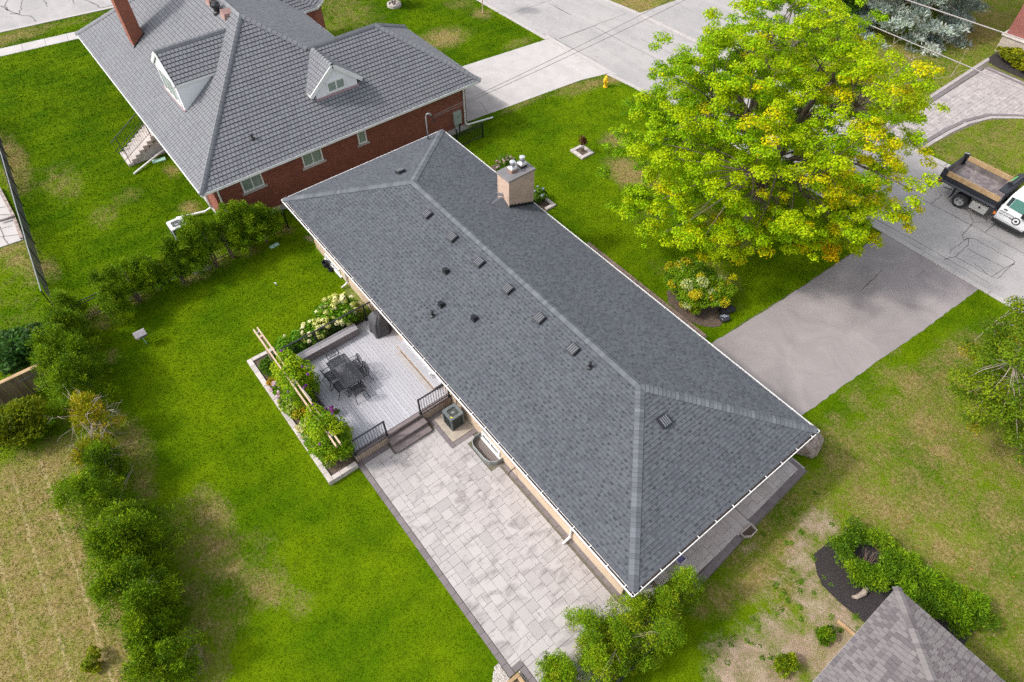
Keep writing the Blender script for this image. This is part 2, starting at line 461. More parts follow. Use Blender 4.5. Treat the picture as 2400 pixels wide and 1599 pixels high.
# worn, sun-dried spots of the lawns: x, y, radius x, radius y, turn, strength
DRY = [(*(13.989, -8.671, 0.000)[:2], 1.6, 1.2, .6, .33), (*(-1.249, -9.521, 0.000)[:2], 1.0, 0.7, 0, .55), (*(1.346, -9.933, 0.000)[:2], 0.5, 0.4, 0, .7), (*(-1.589, -9.952, 0.000)[:2], 0.8, 0.7, 0, .6),
       (*(6.157, -10.908, 0.000)[:2], 1.0, 0.8, 0, .8), (*(7.026, -10.660, 0.000)[:2], 1.1, 0.6, 0, .7), (*(8.310, -10.946, 0.000)[:2], 1.2, 0.5, 0, .65), (*(4.702, -10.829, 0.000)[:2], .9, .5, 0, .5),
       (*(11.401, -9.337, 0.000)[:2], 1.2, 0.6, 0.1, .85), (*(12.702, -9.727, 0.000)[:2], 1.2, 0.7, 0.2, .8), (*(14.001, -9.554, 0.000)[:2], 1.3, 0.5, 0.7, .8), (*(15.348, -8.936, 0.000)[:2], 1.0, 0.7, 0.8, .7), (*(16.431, -8.303, 0.000)[:2], .8, .5, .6, .5),
       (*(11.752, -10.580, 0.000)[:2], 2.0, 0.8, 0, .55), (*(14.685, -11.030, 0.000)[:2], 2.0, 0.7, 0, .55), (*(15.414, -10.513, 0.000)[:2], 1.0, 0.8, 0, .5), (*(16.401, -11.590, 0.000)[:2], 1.4, 0.6, 0, .6),
       (*(6.466, 17.946, 0.000)[:2], 1.4, 1.0, 0, 1.3), (*(3.474, 19.675, 0.000)[:2], 0.8, 1.0, 0, .8), (*(-2.015, 22.562, 0.000)[:2], 0.5, 2.0, 0, .75), (*(-1.778, 24.339, 0.000)[:2], .7, .8, 0, .9), (*(9.624, 15.777, 0.000)[:2], 1.0, .8, 0, .4),
       (*(-13.391, 18.566, 0.000)[:2], 1.3, 1.6, 0, 1.0), (*(-9.485, 22.216, 0.000)[:2], 0.6, 1.5, 0, .5), (*(-14.711, 22.977, 0.000)[:2], .8, .8, 0, .8), (*(-17.290, 22.636, 0.000)[:2], 1.5, 1.2, 0, .5), (*(-21.830, 14.907, 0.000)[:2], 4.5, 2.5, 0, .5), (*(-19.970, 13.134, 0.000)[:2], 2.0, 1.0, 0, .45), (*(-2.652, 21.463, 0.000)[:2], .5, 1.6, 0, .7), (*(-3.118, 17.496, 0.000)[:2], .4, 1.8, 0, .6),
       (*(-13.185, -8.045, 0.000)[:2], 2.0, 1.2, 0, .5), (*(-9.573, -5.551, 0.000)[:2], .8, .8, 0, .5), (*(-8.618, -7.111, 0.000)[:2], 1.2, .8, 0, .5), (*(-17.080, -9.680, 0.000)[:2], 3, .6, 0, .9), (*(-15.214, -10.189, 0.000)[:2], 2, .5, 0, .7), (*(-6.363, -10.768, 0.000)[:2], 1.2, .6, 0, .7), (*(-8.644, -11.697, 0.000)[:2], 1.6, 1.0, 0, .75), (*(-7.160, -11.365, 0.000)[:2], 1.6, .7, 0, .7), (*(-10.334, -2.763, 0.000)[:2], .8, .35, 0, .8), (*(-6.340, -3.204, 0.000)[:2], .6, .5, 0, 1.0),
       (*(-33.067, -5.979, 0.000)[:2], 1.0, 3, 0, .75), (*(-32.764, -1.998, 0.000)[:2], .8, 3, 0, .4),
       (*(-1.663, -3.669, 0.000)[:2], 1.2, 1.5, 0, .35), (*(-1.212, -4.852, 0.000)[:2], .5, .8, 0, .9), (*(-1.379, -3.817, 0.000)[:2], .4, .5, 0, .9), (*(-1.233, -2.088, 0.000)[:2], .4, .6, 0, .7), (*(-1.518, 0.043, 0.000)[:2], .4, .5, 0, .8), (*(-1.451, -7.674, 0.000)[:2], .4, .5, 0, .8),
       (*(14.947, 15.276, 0.000)[:2], 1.4, 1.2, 0, .6), (*(12.915, 18.443, 0.000)[:2], 2.2, 1.5, 0, .55), (*(16.712, 14.685, 0.000)[:2], .7, 1.0, 0, .35), (*(13.609, 14.516, -0.000)[:2], .5, .4, 0, .7), (*(12.864, 13.722, 0.000)[:2], .8, .5, 0, .4),
       (*(23.695, 16.635, 0.000)[:2], 0.7, 0.8, .5, .6), (*(24.797, 17.089, 0.000)[:2], 1.0, .9, 0, .9), (*(25.565, 18.412, 0.000)[:2], .8, .8, 0, .8), (*(26.244, 15.693, 0.000)[:2], 1.3, 1.3, 0, .9), (*(27.109, 15.023, 0.000)[:2], 1.0, .8, 0, .9), (*(23.625, 14.570, 0.000)[:2], .8, 1.0, 0, .5), (*(24.273, 12.146, 0.000)[:2], 1.0, 1.0, 0, .75), (*(24.997, 20.245, 0.000)[:2], .6, .6, 0, .8), (*(28.746, 16.794, 0.000)[:2], 1.5, 1.2, 0, .8), (*(23.152, 18.159, 0.000)[:2], .5, .5, 0, .4), (*(23.809, 12.821, 0.000)[:2], .6, .6, 0, .5),
       (*(25.031, 11.340, 0.000)[:2], .9, .9, 0, .8), (*(26.716, 10.760, 0.000)[:2], 1.1, .9, 0, .9), (*(27.635, 11.066, 0.000)[:2], 1.0, 1.0, 0, .9), (*(28.163, 12.401, 0.000)[:2], 1.0, .9, 0, .8), (*(29.162, 11.174, 0.000)[:2], 1.2, .8, 0, .9), (*(30.214, 11.805, 0.000)[:2], 1.1, 1.0, 0, .75), (*(30.179, 14.008, 0.000)[:2], 1.2, 1.2, 0, .75), (*(31.734, 11.231, 0.000)[:2], 1.2, 1.0, 0, .75), (*(28.538, 13.850, 0.000)[:2], 1., 1., 0, .6), (*(25.332, 9.007, 0.000)[:2], .6, .6, 0, .7), (*(25.814, 6.757, 0.000)[:2], .5, .6, 0, 1.0), (*(25.830, 5.396, 0.000)[:2], .6, .6, 0, 1.0), (*(25.744, 4.454, 0.000)[:2], .6, .6, 0, 1.0), (*(25.565, 3.418, 0.000)[:2], .6, .5, 0, .9), (*(25.196, 2.554, 0.000)[:2], .5, .4, 0, .7), (*(32.832, 9.229, 0.000)[:2], 1.2, 1, 0, .6),
       (*(9.989, 49.755, 0.000)[:2], 2.5, 2.5, 0, 1.0), (*(9.957, 47.571, 0.000)[:2], 2.2, 1.8, 0, .9), (*(10.015, 52.982, 0.000)[:2], 2.5, 2.5, 0, .8), (*(12.091, 40.445, 0.000)[:2], 1.3, 1.3, 0, .6), (*(9.178, 41.393, 0.000)[:2], 2.0, 2.0, 0, .6), (*(8.313, 42.403, 0.000)[:2], 2.5, 2.5, 0, .8), (*(6.070, 39.050, 0.000)[:2], 2.0, 2.0, 0, 1.0),
       (*(18.048, 37.316, 0.000)[:2], 2.2, 1.8, 0, .62), (*(17.158, 33.905, 0.000)[:2], 1.0, .6, 0, .7), (*(16.098, 35.565, 0.000)[:2], .3, .4, 0, .9), (*(18.162, 39.101, 0.000)[:2], 1.5, 1.5, 0, .6), (*(-8.730, 33.499, 0.000)[:2], 4.0, 2.0, 0, 1.0), (*(1.186, 41.079, 0.000)[:2], 4.0, 4.0, 0, .8)]
SOIL = [(*(27.905, 4.225, 0.000)[:2], .8, .6, 0, 1.0), (*(27.938, 3.174, 0.000)[:2], .9, .6, 0, 1.0), (*(28.760, 5.456, 0.000)[:2], .6, .5, 0, 1.1), (*(27.274, 1.628, 0.000)[:2], .7, .5, 0, .9), (*(28.476, 3.081, 0.000)[:2], .9, .5, 0, 1.0), (*(27.542, 5.604, 0.000)[:2], .5, .4, 0, .8), (*(25.997, 8.898, 0.000)[:2], .6, .5, 0, .55), (*(26.147, 6.827, 0.000)[:2], .35, .5, 0, .8), (*(26.478, 4.574, 0.000)[:2], .5, .5, 0, .5), (*(26.104, 8.384, 0.000)[:2], .7, .7, 0, .9), (*(26.144, 7.351, 0.000)[:2], .45, .5, 0, .9), (*(26.606, 6.633, 0.000)[:2], .45, .5, 0, 1.0), (*(27.179, 6.272, 0.000)[:2], .45, .4, 0, .9), (*(27.829, 6.206, 0.000)[:2], .5, .4, 0, 1.0), (*(28.409, 6.387, 0.000)[:2], .5, .4, 0, 1.0), (*(28.845, 6.167, 0.000)[:2], .6, .4, 0, 1.1), (*(27.932, 5.395, 0.000)[:2], .7, .5, 0, .9), (*(27.514, 3.954, 0.000)[:2], .6, .6, 0, 1.0), (*(28.313, 4.227, 0.000)[:2], .7, .6, 0, 1.1), (*(28.973, 4.343, 0.000)[:2], .8, .5, 0, 1.1), (*(27.201, 2.818, 0.000)[:2], .7, .6, 0, 1.0), (*(27.133, 2.013, 0.000)[:2], .8, .6, 0, 1.0), (*(27.803, 2.298, 0.000)[:2], .8, .6, 0, 1.0), (*(27.373, 4.533, 0.000)[:2], .5, .4, 0, .6), (*(28.914, 4.988, 0.000)[:2], .6, .5, 0, 1.), (*(26.941, 3.986, 0.000)[:2], .4, .3, 0, .6),
        (*(26.284, 5.469, 0.000)[:2], .3, .3, 0, .6), (*(24.891, 5.499, 0.000)[:2], .2, .25, 0, .7), (*(15.519, -11.760, 0.000)[:2], .5, .25, 0, 1.3), (*(16.016, -11.890, 0.000)[:2], .5, .2, 0, 1.1), (*(-0.102, 0.782, 0.000)[:2], .25, .2, 0, 1.0), (*(1.083, 0.689, -0.000)[:2], .5, .12, 0, .8), (*(4.731, 0.640, -0.000)[:2], .8, .16, 0, 1.0), (*(5.530, 0.614, 0.000)[:2], .6, .2, 0, 1.), (*(29.323, 9.820, 0.000)[:2], .5, .3, 0, .7), (*(24.920, 5.609, 0.000)[:2], .2, .4, 0, .7), (*(-3.240, 12.641, 0.000)[:2], .2, 1.6, 0, .8), (*(5.110, 0.325, 0.000)[:2], .5, .2, 0, .9)]
def fields(X, Y):
    d = np.zeros_like(X); s = np.zeros_like(X)
    for lst, a in ((DRY, d), (SOIL, s)):
        for cx, cy, rx, ry, tr, am in lst:
            c_, s_ = math.cos(tr), math.sin(tr)
            u = ((X - cx) * c_ + (Y - cy) * s_) / rx; v = (-(X - cx) * s_ + (Y - cy) * c_) / ry
            np.maximum(a, am * np.exp(-(u * u + v * v) * 0.75), out=a)
    # the unwatered lawn beyond the cedar row
    edge = np.clip((-11.9 - 0.02 * X - Y) / 0.9, 0, 1) * np.clip((X - 3.6) / 1.2, 0, 1)
    d = np.maximum(d, edge * 0.84)
    d = np.maximum(d, 0.50 * np.clip((X - 23.6) / 1.0, 0, 1) * np.clip((Y - 3) / 2.0, 0, 1) * np.clip((24 - Y) / 3.0, 0, 1))
    d = np.maximum(d, 0.48 * np.clip((Y - 33) / 1.0, 0, 1))
    d = np.maximum(d, 0.25 * np.clip((-10.8 - Y) / 1.0, 0, 1))
    return np.clip(d, 0, 1), np.clip(s, 0, 1)

def lawn_mat(name, gain=0.95):
    m, t, b = nt(name)
    g, pos = geo_pos(t)
    a = node(t, 'ShaderNodeAttribute', attribute_name='col')
    sp = node(t, 'ShaderNodeSeparateColor'); t.links.new(a.outputs['Color'], sp.inputs[0])
    n1 = noise(t, pos, 0.33, 3.0, 0.55); n2 = noise(t, pos, 1.5, 4.0, 0.6, 0.3); n3 = noise(t, pos, 9.0, 4.0, 0.7); n4 = noise(t, pos, 34.0, 2.0, 0.7)
    gr = mixc(t, ramp(t, n1, 0.40, 0.62), (0.068 * gain, 0.142 * gain, 0.0015 * gain), (0.125 * gain, 0.205 * gain, 0.002 * gain))
    gr = mixc(t, mth(t, 'MULTIPLY', ramp(t, n2, 0.48, 0.76), 0.50), gr, (0.036 * gain, 0.082 * gain, 0.002 * gain))
    gr = mixc(t, mth(t, 'MULTIPLY', ramp(t, n3, 0.5, 0.8), 0.45), gr, (0.165 * gain, 0.205 * gain, 0.006 * gain))
    gr = mixc(t, mth(t, 'MULTIPLY', a.outputs['Alpha'], 0.85), gr, mixc(t, 1.0, gr, (0.66, 0.74, 0.55), 'MULTIPLY'))
    j = mth(t, 'ADD', mth(t, 'MULTIPLY', mth(t, 'SUBTRACT', n2, 0.5), 1.3), mth(t, 'MULTIPLY', mth(t, 'SUBTRACT', n3, 0.5), 1.3))
    dr = mth(t, 'MULTIPLY', ramp(t, mth(t, 'ADD', sp.outputs[0], mth(t, 'MULTIPLY', j, ramp(t, sp.outputs[0], 0.02, 0.4))), 0.22, 0.92), 0.95)
    dcol = mixc(t, ramp(t, n3, 0.35, 0.65), (0.21, 0.155, 0.045), (0.34, 0.26, 0.125))
    n5 = noise(t, pos, 3.6, 4.0, 0.65, 0.5)
    dcol = mixc(t, mth(t, 'MULTIPLY', ramp(t, n5, 0.48, 0.70), 0.75), dcol, (0.135, 0.115, 0.018))
    gr = mixc(t, dr, gr, dcol)
    so_ = ramp(t, mth(t, 'ADD', sp.outputs[1], mth(t, 'MULTIPLY', j, ramp(t, sp.outputs[1], 0.05, 0.4))), 0.22, 0.95)
    scol = mixc(t, ramp(t, n2, 0.35, 0.65), (0.30, 0.215, 0.150), (0.40, 0.31, 0.235))
    gr = mixc(t, so_, gr, scol)
    # pale mowing lines in the dry field
    sy = node(t, 'ShaderNodeSeparateXYZ'); t.links.new(pos, sy.inputs[0])
    ln_ = mth(t, 'SINE', mth(t, 'MULTIPLY', mth(t, 'ADD', sy.outputs[1], mth(t, 'ADD', mth(t, 'MULTIPLY', sy.outputs[0], 0.035), mth(t, 'MULTIPLY', n2, 0.12))), 5.9))
    lm_ = mth(t, 'MULTIPLY', mth(t, 'MULTIPLY', ramp(t, ln_, 0.90, 1.0), sp.outputs[2]), ramp(t, n3, 0.35, 0.6))
    gr = mixc(t, mth(t, 'MULTIPLY', lm_, 0.7), gr, (0.44, 0.35, 0.19))
    # faint mower bands on the green lawns
    bd_ = mth(t, 'SINE', mth(t, 'MULTIPLY', mth(t, 'ADD', sy.outputs[0], mth(t, 'MULTIPLY', n1, 0.8)), 5.2))
    gr = mixc(t, mth(t, 'MULTIPLY', ramp(t, bd_, 0.0, 0.9), 0.16), gr, (0.15 * gain, 0.215 * gain, 0.004 * gain))
    v = mth(t, 'ADD', 0.5, mth(t, 'MULTIPLY', n4, 1.0))
    cx = node(t, 'ShaderNodeCombineXYZ')
    for i in range(3): t.links.new(v, cx.inputs[i])
    t.links.new(mixc(t, 1.0, gr, cx.outputs[0], 'MULTIPLY'), b.inputs['Base Color'])
    b.inputs['Roughness'].default_value = 0.9
    b.inputs['Specular IOR Level'].default_value = 0.02
    bn = node(t, 'ShaderNodeBump'); bn.inputs['Strength'].default_value = 0.7; bn.inputs['Distance'].default_value = 0.05
    t.links.new(mth(t, 'ADD', n3, n4), bn.inputs['Height'])
    t.links.new(bn.outputs[0], b.inputs['Normal'])
    return m
m_lawn = lawn_mat('lawn_ground')
m_blade = lawn_mat('grass_blade', 1.05)

gx = np.concatenate([[-400, -150, -70], np.arange(-45, 48, 0.35), [70, 150, 400]])
gy = np.concatenate([[-400, -150, -60], np.arange(-30, 62, 0.35), [90, 150, 400]])
GX, GY = np.meshgrid(gx, gy, indexing='ij')
gd, gs = fields(GX, GY)
nx_, ny_ = GX.shape
ii = np.arange(nx_ * ny_).reshape(nx_, ny_)
GF = np.stack([ii[:-1, :-1], ii[1:, :-1], ii[1:, 1:], ii[:-1, 1:]], -1).reshape(-1, 4)
GV = np.stack([GX, GY, np.zeros_like(GX)], -1).reshape(-1, 3)
FIELD = lambda X, Y: np.clip((-12.3 - 0.02 * X - Y) / 0.5, 0, 1) * np.clip((X - 4.5) / 1.0, 0, 1)
GC = np.stack([gd.ravel(), gs.ravel(), FIELD(GX, GY).ravel()], -1)
# the neighbour's turf is a deeper green
def lush(X, Y): return np.clip((-1.4 - X) / 1.0, 0, 1) * np.clip((24.5 - Y) / 1.0, 0, 1) * np.clip((Y + 11.2) / 1.0, 0.15, 1)
ground = np_mesh('ground', m_lawn, GV, GF, col=GC, alpha=lush(GX, GY).ravel())
tag(ground, 'green lawns with dry brown patches around the houses', 'lawn', kind='structure')

NOGRASS = []
def slab(name, poly, z0, z1, m, label, cat, nog=True):
    o = MB().prism([p[:2] for p in poly], z0, z1).build(name, m)
    if nog: NOGRASS.append([p[:2] for p in poly])
    return tag(o, label, cat, kind='structure')

S_EDGE = [(-60, 23.6), (-16.6, 24.27), (-8.5, 24.45), (-2.4, 24.62), (0, 24.9), (17, 25.08), (24, 25.15), (60, 25.4)]
N_EDGE = [(-60, 31.0), (-10.85, 31.75), (-7.4, 32.2), (-2.56, 32.4), (15.7, 32.75), (17.3, 32.85), (60, 33.3)]
road = slab('road', S_EDGE + N_EDGE[::-1], -0.05, 0.012, m_road, 'grey concrete street crossing behind the houses', 'road')
def kerb(name, line, side, label):
    mb = MB()
    for a, b in zip(line[:-1], line[1:]):
        a = Vector((*a[:2], 0)); b = Vector((*b[:2], 0)); d = (b - a).normalized(); nn = Vector((-d.y, d.x, 0)) * side
        n = max(1, int((b - a).length / 3.0))
        for i in range(n):
            p = a + (b - a) * (i / n) + d * 0.006; q = a + (b - a) * ((i + 1) / n) - d * 0.006
            mb.prism([(p.x, p.y), (q.x, q.y), (q.x + nn.x * 0.30, q.y + nn.y * 0.30), (p.x + nn.x * 0.30, p.y + nn.y * 0.30)][::int(side)], -0.05, 0.05)
        NOGRASS.append([(a.x, a.y), (b.x, b.y), (b.x + nn.x * .3, b.y + nn.y * .3), (a.x + nn.x * .3, a.y + nn.y * .3)])
    return tag(mb.build(name, m_kerb, bevel=0.02), label, 'kerb', kind='structure')
m_kerb = mat('kerb_concrete', (0.43, 0.405, 0.39), (0.38, 0.355, 0.342), 1.5, fine=0.05, rough=0.9)
kerb('kerb', S_EDGE, -1, 'pale concrete kerb on the near side of the street')
kerb('kerb', N_EDGE, 1, 'pale concrete kerb on the far side of the street')
slab('neighbour_driveway', [(-3.7, 13.3), (-3.55, 15.1), (-2.9, 22.5), (-2.4, 24.4), (-1.9, 24.9), (-9.2, 24.7), (-8.6, 24.2), (-9.3, 17.3), (-9.6, 13.3)], -0.05, 0.02, m_concrete, 'pale concrete driveway beside the red brick house', 'driveway')
slab('driveway_apron', [(-7.226, 15.952, 0.000)[:2], (-6.836, 16.446, 0.000)[:2], (-3.585, 16.850, 0.000)[:2], (-3.551, 15.123, 0.000)[:2], (-3.640, 13.707, 0.000)[:2], (-4.0, 13.3)][::-1], 0.0, 0.026, mat('old_concrete', (0.33, 0.31, 0.295), (0.27, 0.255, 0.245), 1.2, fine=0.12), 'darker worn concrete panel of the driveway by the brick house', 'driveway')
def ragged(pts, skip=()):
    out = []
    for i, a in enumerate(pts):
        b = pts[(i + 1) % len(pts)]; a_, b_ = Vector(a), Vector(b); n = 1 if i in skip else max(1, int((b_ - a_).length / .25))
        for k in range(n):
            p = a_ + (b_ - a_) * (k / n); j = 0.0 if k == 0 else .035
            out.append((p.x + rnd.uniform(-j, j), p.y))
    return out
slab('asphalt_driveway', ragged([(17.5, 8.7), (22.55, 8.7), (22.69, 12.5), (23.05, 17.5), (23.3, 20.5), (23.55, 24.9), (18.3, 24.85), (18.22, 22), (17.96, 15.7), (17.69, 12.1)], (0, 5)), -0.05, 0.016, m_asphalt, 'dark grey asphalt driveway of the long bungalow', 'driveway')
slab('far_driveway', [(-7.3, 32.3), (1.5, 32.55), (2.2, 46), (-10.2, 46), (-7.034, 36.456, 0.000)[:2]], -0.05, 0.02, m_road, 'grey driveway on the far side of the street', 'driveway')
d_ = Vector((1.15, 7.83, 0)).normalized(); n_ = Vector((-d_.y, d_.x, 0))
def side_strip(o, w0, w1, t0, t1):
    o = Vector((*o, 0)); return [tuple((o + n_ * w + d_ * t_)[:2]) for w, t_ in ((w0, t0), (w0, t1), (w1, t1), (w1, t0))]
slab('side_street', side_strip((-34.55, -6.63), 0, 9.5, -40, 26), -0.05, 0.012, m_road, 'cracked grey side street beyond the red brick house', 'road')
slab('side_kerb', side_strip((-34.55, -6.63), -0.28, -0.005, -40, 26), -0.05, 0.05, m_kerb, 'pale kerb of the side street', 'kerb')
slab('sidewalk', side_strip((-30.56, -7.51), 0.0, 1.22, -30, 20), -0.05, 0.022, m_concrete, 'pale concrete sidewalk along the side street', 'sidewalk')
mbj = MB()
for k in range(-18, 12):
    q = side_strip((-30.56, -7.51), 0.0, 1.22, k * 1.5, k * 1.5 + 0.02)
    mbj.prism(q, 0.0, 0.026)
tag(mbj.build('sidewalk_joints', m_joint, None), 'thin joints between the sidewalk slabs', 'joint', kind='structure')

# sealed cracks and joints of the streets
def wiggle(pts, step=0.35, amp=0.05):
    out = []
    for a, b in zip(pts[:-1], pts[1:]):
        a = Vector((*a[:2], 0)); b = Vector((*b[:2], 0))
        n = max(1, int((b - a).length / step))
        for i in range(n):
            p = a + (b - a) * (i / n)
            out.append((p.x + rnd.uniform(-amp, amp), p.y + rnd.uniform(-amp, amp)))
    out.append(pts[-1][:2])
    return out
CR = [[(18.609, 30.306, 0.000), (18.629, 29.193, -0.000), (18.679, 29.017, 0.000), (21.660, 29.085, 0.000), (21.649, 30.968, 0.000)],
      [(19.926, 30.168, 0.000), (20.369, 29.923, 0.000), (20.870, 29.410, 0.000), (21.011, 28.057, 0.000), (21.280, 27.583, -0.000), (21.337, 27.953, 0.000)],
      [(20.482, 30.872, 0.000), (21.153, 30.197, 0.000), (21.370, 29.931, 0.000)], [(20.890, 29.407, 0.000), (21.089, 29.717, 0.000), (21.351, 29.908, -0.000)],
      [(21.345, 26.146, 0.000), (21.272, 26.405, -0.000), (21.346, 27.991, 0.000), (21.580, 28.166, -0.000), (23.741, 28.155, 0.000), (23.786, 26.289, 0.000), (23.456, 26.175, 0.000), (21.610, 26.094, 0.000)],
      [(21.721, 27.185, 0.000), (22.420, 27.185, 0.000), (23.568, 27.269, 0.000)], [(23.528, 26.144, 0.000), (23.610, 27.297, 0.000), (23.801, 27.977, 0.000)], [(21.381, 27.981, 0.000), (21.599, 27.520, 0.000), (21.645, 26.137, -0.000), (21.391, 25.431, 0.000)], [(22.496, 26.388, 0.000), (22.861, 26.347, 0.000), (23.297, 26.158, 0.000)]]
mb = MB()
for c_ in CR: mb.ribbon(wiggle(c_, 0.18, 0.025), 0.042, 0.0165)
tag(mb.build('street_cracks', m_tar), 'dark sealed cracks in the street near the truck', 'crack', kind='structure')
CR2 = [[(-38.962, -5.660, 0.000), (-37.708, -5.319, 0.000), (-36.407, -4.743, 0.000), (-35.626, -4.209, 0.000), (-34.451, -4.139, 0.000)], [(-38.942, -4.037, 0.000), (-37.410, -4.475, 0.000), (-36.636, -4.844, 0.000), (-37.124, -5.349, 0.000)], [(-39.648, -4.932, 0.000), (-38.683, -5.306, 0.000), (-37.630, -5.337, 0.000)], [(-35.873, -0.142, 0.000), (-35.008, 0.153, 0.000), (-33.708, 0.418, 0.000)], [(-37.849, -2.649, 0.000), (-36.533, -2.774, 0.000)], [(-36.473, -0.903, 0.000), (-35.658, -0.991, 0.000)], [(-33.708, 0.418, 0.000), (-33.649, 1.280, 0.000)]]
mb = MB()
for c_ in CR2: mb.ribbon(wiggle(c_, 0.3, 0.08), 0.10, 0.0165)
tag(mb.build('side_street_cracks', m_tar), 'branching dark sealed cracks in the side street', 'crack', kind='structure')
JO = [[(16.861, 28.942, 0.000), (18.679, 29.017, 0.000)], [(21.660, 29.085, 0.000), (23.728, 29.100, -0.000)], [(17.227, 25.478, 0.000), (20.189, 25.639, 0.000), (23.676, 25.642, 0.000)], [(15.775, 32.582, 0.000), (17.429, 32.694, 0.000)],
      [(-8.097, 25.006, 0.000), (-7.884, 31.640, 0.000)], [(-7.901, 28.265, 0.000), (-0.007, 28.562, 0.000)], [(-12.198, 28.107, 0.000), (-10.352, 28.127, 0.000)], [(-4.295, 29.656, 0.000), (-0.696, 29.894, 0.000)], [(-13.313, 24.560, 0.000), (-13.174, 28.664, 0.000)], [(-8.088, 25.017, 0.000), (-7.904, 28.626, 0.000)], [(-13.006, 28.073, 0.000), (-10.343, 28.138, 0.000)], [(-8.374, 24.827, 0.000), (-2.444, 24.703, 0.000)], [(-9.471, 24.662, 0.000), (-4.032, 25.024, 0.000)],
      [(-4.880, 15.536, 0.000), (-4.358, 15.381, 0.000), (-3.647, 15.160, 0.000)]]
mb = MB()
for c_ in JO: mb.ribbon(wiggle(c_, 0.5, 0.02), 0.035, 0.030 if c_ is JO[-1] else 0.0165)
tag(mb.build('street_joints', m_joint), 'thin straight joints in the concrete street', 'joint', kind='structure')

mb = MB()
for c_ in ([(19.990, 20.521, 0.000), (19.959, 21.154, 0.000), (19.857, 22.326, 0.000)], [(20.027, 20.211, 0.000), (19.953, 21.068, 0.000), (19.899, 21.911, 0.000)], [(21.185, 23.236, 0.000), (21.188, 23.730, 0.000), (21.207, 24.002, 0.000)], [(17.75, 13.2), (17.9, 15.5), (18.1, 18.5), (18.2, 22.0)]): mb.ribbon(wiggle(c_, 0.2, 0.03), 0.02, 0.0205)
tag(mb.build('driveway_cracks', mat('hairline', (0.11, 0.098, 0.098))), 'thin hairline cracks in the asphalt driveway', 'crack', kind='structure')
# ---------------------------------------------------------------- paving
def pack(nx, ny, rng, sizes, blocked=None):
    occ = np.zeros((nx, ny), bool) if blocked is None else blocked.copy()
    out = []
    for i in range(nx):
        for j in range(ny):
            if occ[i, j]: continue
            opts = sizes[:]
            rng.shuffle(opts)
            for w, h in opts + [(1, 2), (2, 1), (1, 1)]:
                if i + w <= nx and j + h <= ny and not occ[i:i + w, j:j + h].any():
                    occ[i:i + w, j:j + h] = True
                    out.append((i, j, w, h)); break
    return out
_pm = {}
def paver_mesh(w, h, t_, m, b=0.006):
    k = (round(w, 4), round(h, 4), t_, m.name)
    if k not in _pm:
        _pm[k] = MB().cham(-w / 2, w / 2, -h / 2, h / 2, -t_, 0, b).mesh('paver', m)
    return _pm[k]
def lay(parent, rects, x0, y0, u, z, m, gap=0.007, rz=0.0, limit=300, rest='paver_field'):
    """single pavers as parts; those past the limit joined into one part"""
    ca, sa = math.cos(rz), math.sin(rz)
    far = MB()
    rects = sorted(rects, key=lambda r_: (x0 + (r_[0] + r_[2] / 2) * u - 26.8) ** 2 + (y0 + (r_[1] + r_[3] / 2) * u + 6.9) ** 2)
    for k, (i, j, w, h) in enumerate(rects):
        lx, ly = (i + w / 2) * u, (j + h / 2) * u
        X, Y = x0 + ca * lx - sa * ly, y0 + sa * lx + ca * ly
        zz = z + rnd.uniform(-0.003, 0.003)
        if k < limit:
            place('paver', paver_mesh(w * u - gap, h * u - gap, 0.03, m), Matrix.Translation((X, Y, zz)) @ Matrix.Rotation(rz + rnd.uniform(-0.004, 0.004), 4, 'Z'), parent)
        else:
            far.obox((X, Y, zz - 0.015), (w * u - gap, h * u - gap, 0.03), rz)
    if far.v:
        tag(far.build(rest, m, parent), kind='stuff')
def strip(parent, a, b, w, ln, z, m, gap=0.006):
    a = Vector((*a[:2], 0)); b = Vector((*b[:2], 0)); L = (b - a).length; n = max(1, round(L / ln)); d = (b - a) / n; rz = math.atan2(d.y, d.x)
    for i in range(n):
        p = a + d * (i + 0.5)
        place('paver', paver_mesh(L / n - gap, w, 0.03, m), Matrix.Translation((p.x, p.y, z + rnd.uniform(-0.002, 0.002))) @ Matrix.Rotation(rz, 4, 'Z'), parent)
SIZES = [(3, 2), (2, 3), (3, 2), (2, 2), (2, 2), (2, 1), (1, 2), (2, 3)]
patio_poly = [(12.98, -3.95), (22.93, -3.95), (22.93, -3.56), (25.05, -3.56), (25.05, 1.9), (23.24, 1.9), (23.24, 0.76), (12.98, 0.76)]
patio = slab('patio', patio_poly, -0.05, 0.022, m_sand, 'pale grey stone paver patio behind the bungalow', 'patio')
u_ = 0.2
nxp, nyp = 58, 28
X_, Y_ = np.meshgrid(13.22 + (np.arange(nxp) + .5) * u_, -3.72 + (np.arange(nyp) + .5) * u_, indexing='ij')
blk = ((X_ > 22.72) & (Y_ < -3.32)) | ((Y_ > 0.56) & (X_ < 23.42)) | ((X_ < 14.82) & (Y_ > -0.56)) | ((X_ > 15.0) & (X_ < 16.6) & (Y_ > 0.12)) | ((X_ < 13.7) & (Y_ > -2.5) & (Y_ < -0.6))
lay(patio, pack(nxp, nyp, random.Random(4), SIZES, blk), 13.22, -3.72, u_, 0.045, m_paver, limit=292)
strip(patio, (13.0, -3.84), (22.92, -3.84), 0.20, 0.42, 0.049, m_paver_dark)
strip(patio, (22.81, -3.72), (22.81, -3.34), 0.21, 0.40, 0.049, m_paver_dark)
strip(patio, (22.93, -3.44), (25.05, -3.44), 0.20, 0.42, 0.049, m_paver_dark)
strip(patio, (16.7, 0.665), (23.24, 0.665), 0.17, 0.42, 0.049, m_paver_dark)
strip(patio, (23.34, 0.78), (23.34, 1.9), 0.18, 0.40, 0.049, m_paver_dark)
strip(patio, (13.1, -3.72), (13.1, -2.5), 0.19, 0.40, 0.049, m_paver_dark)
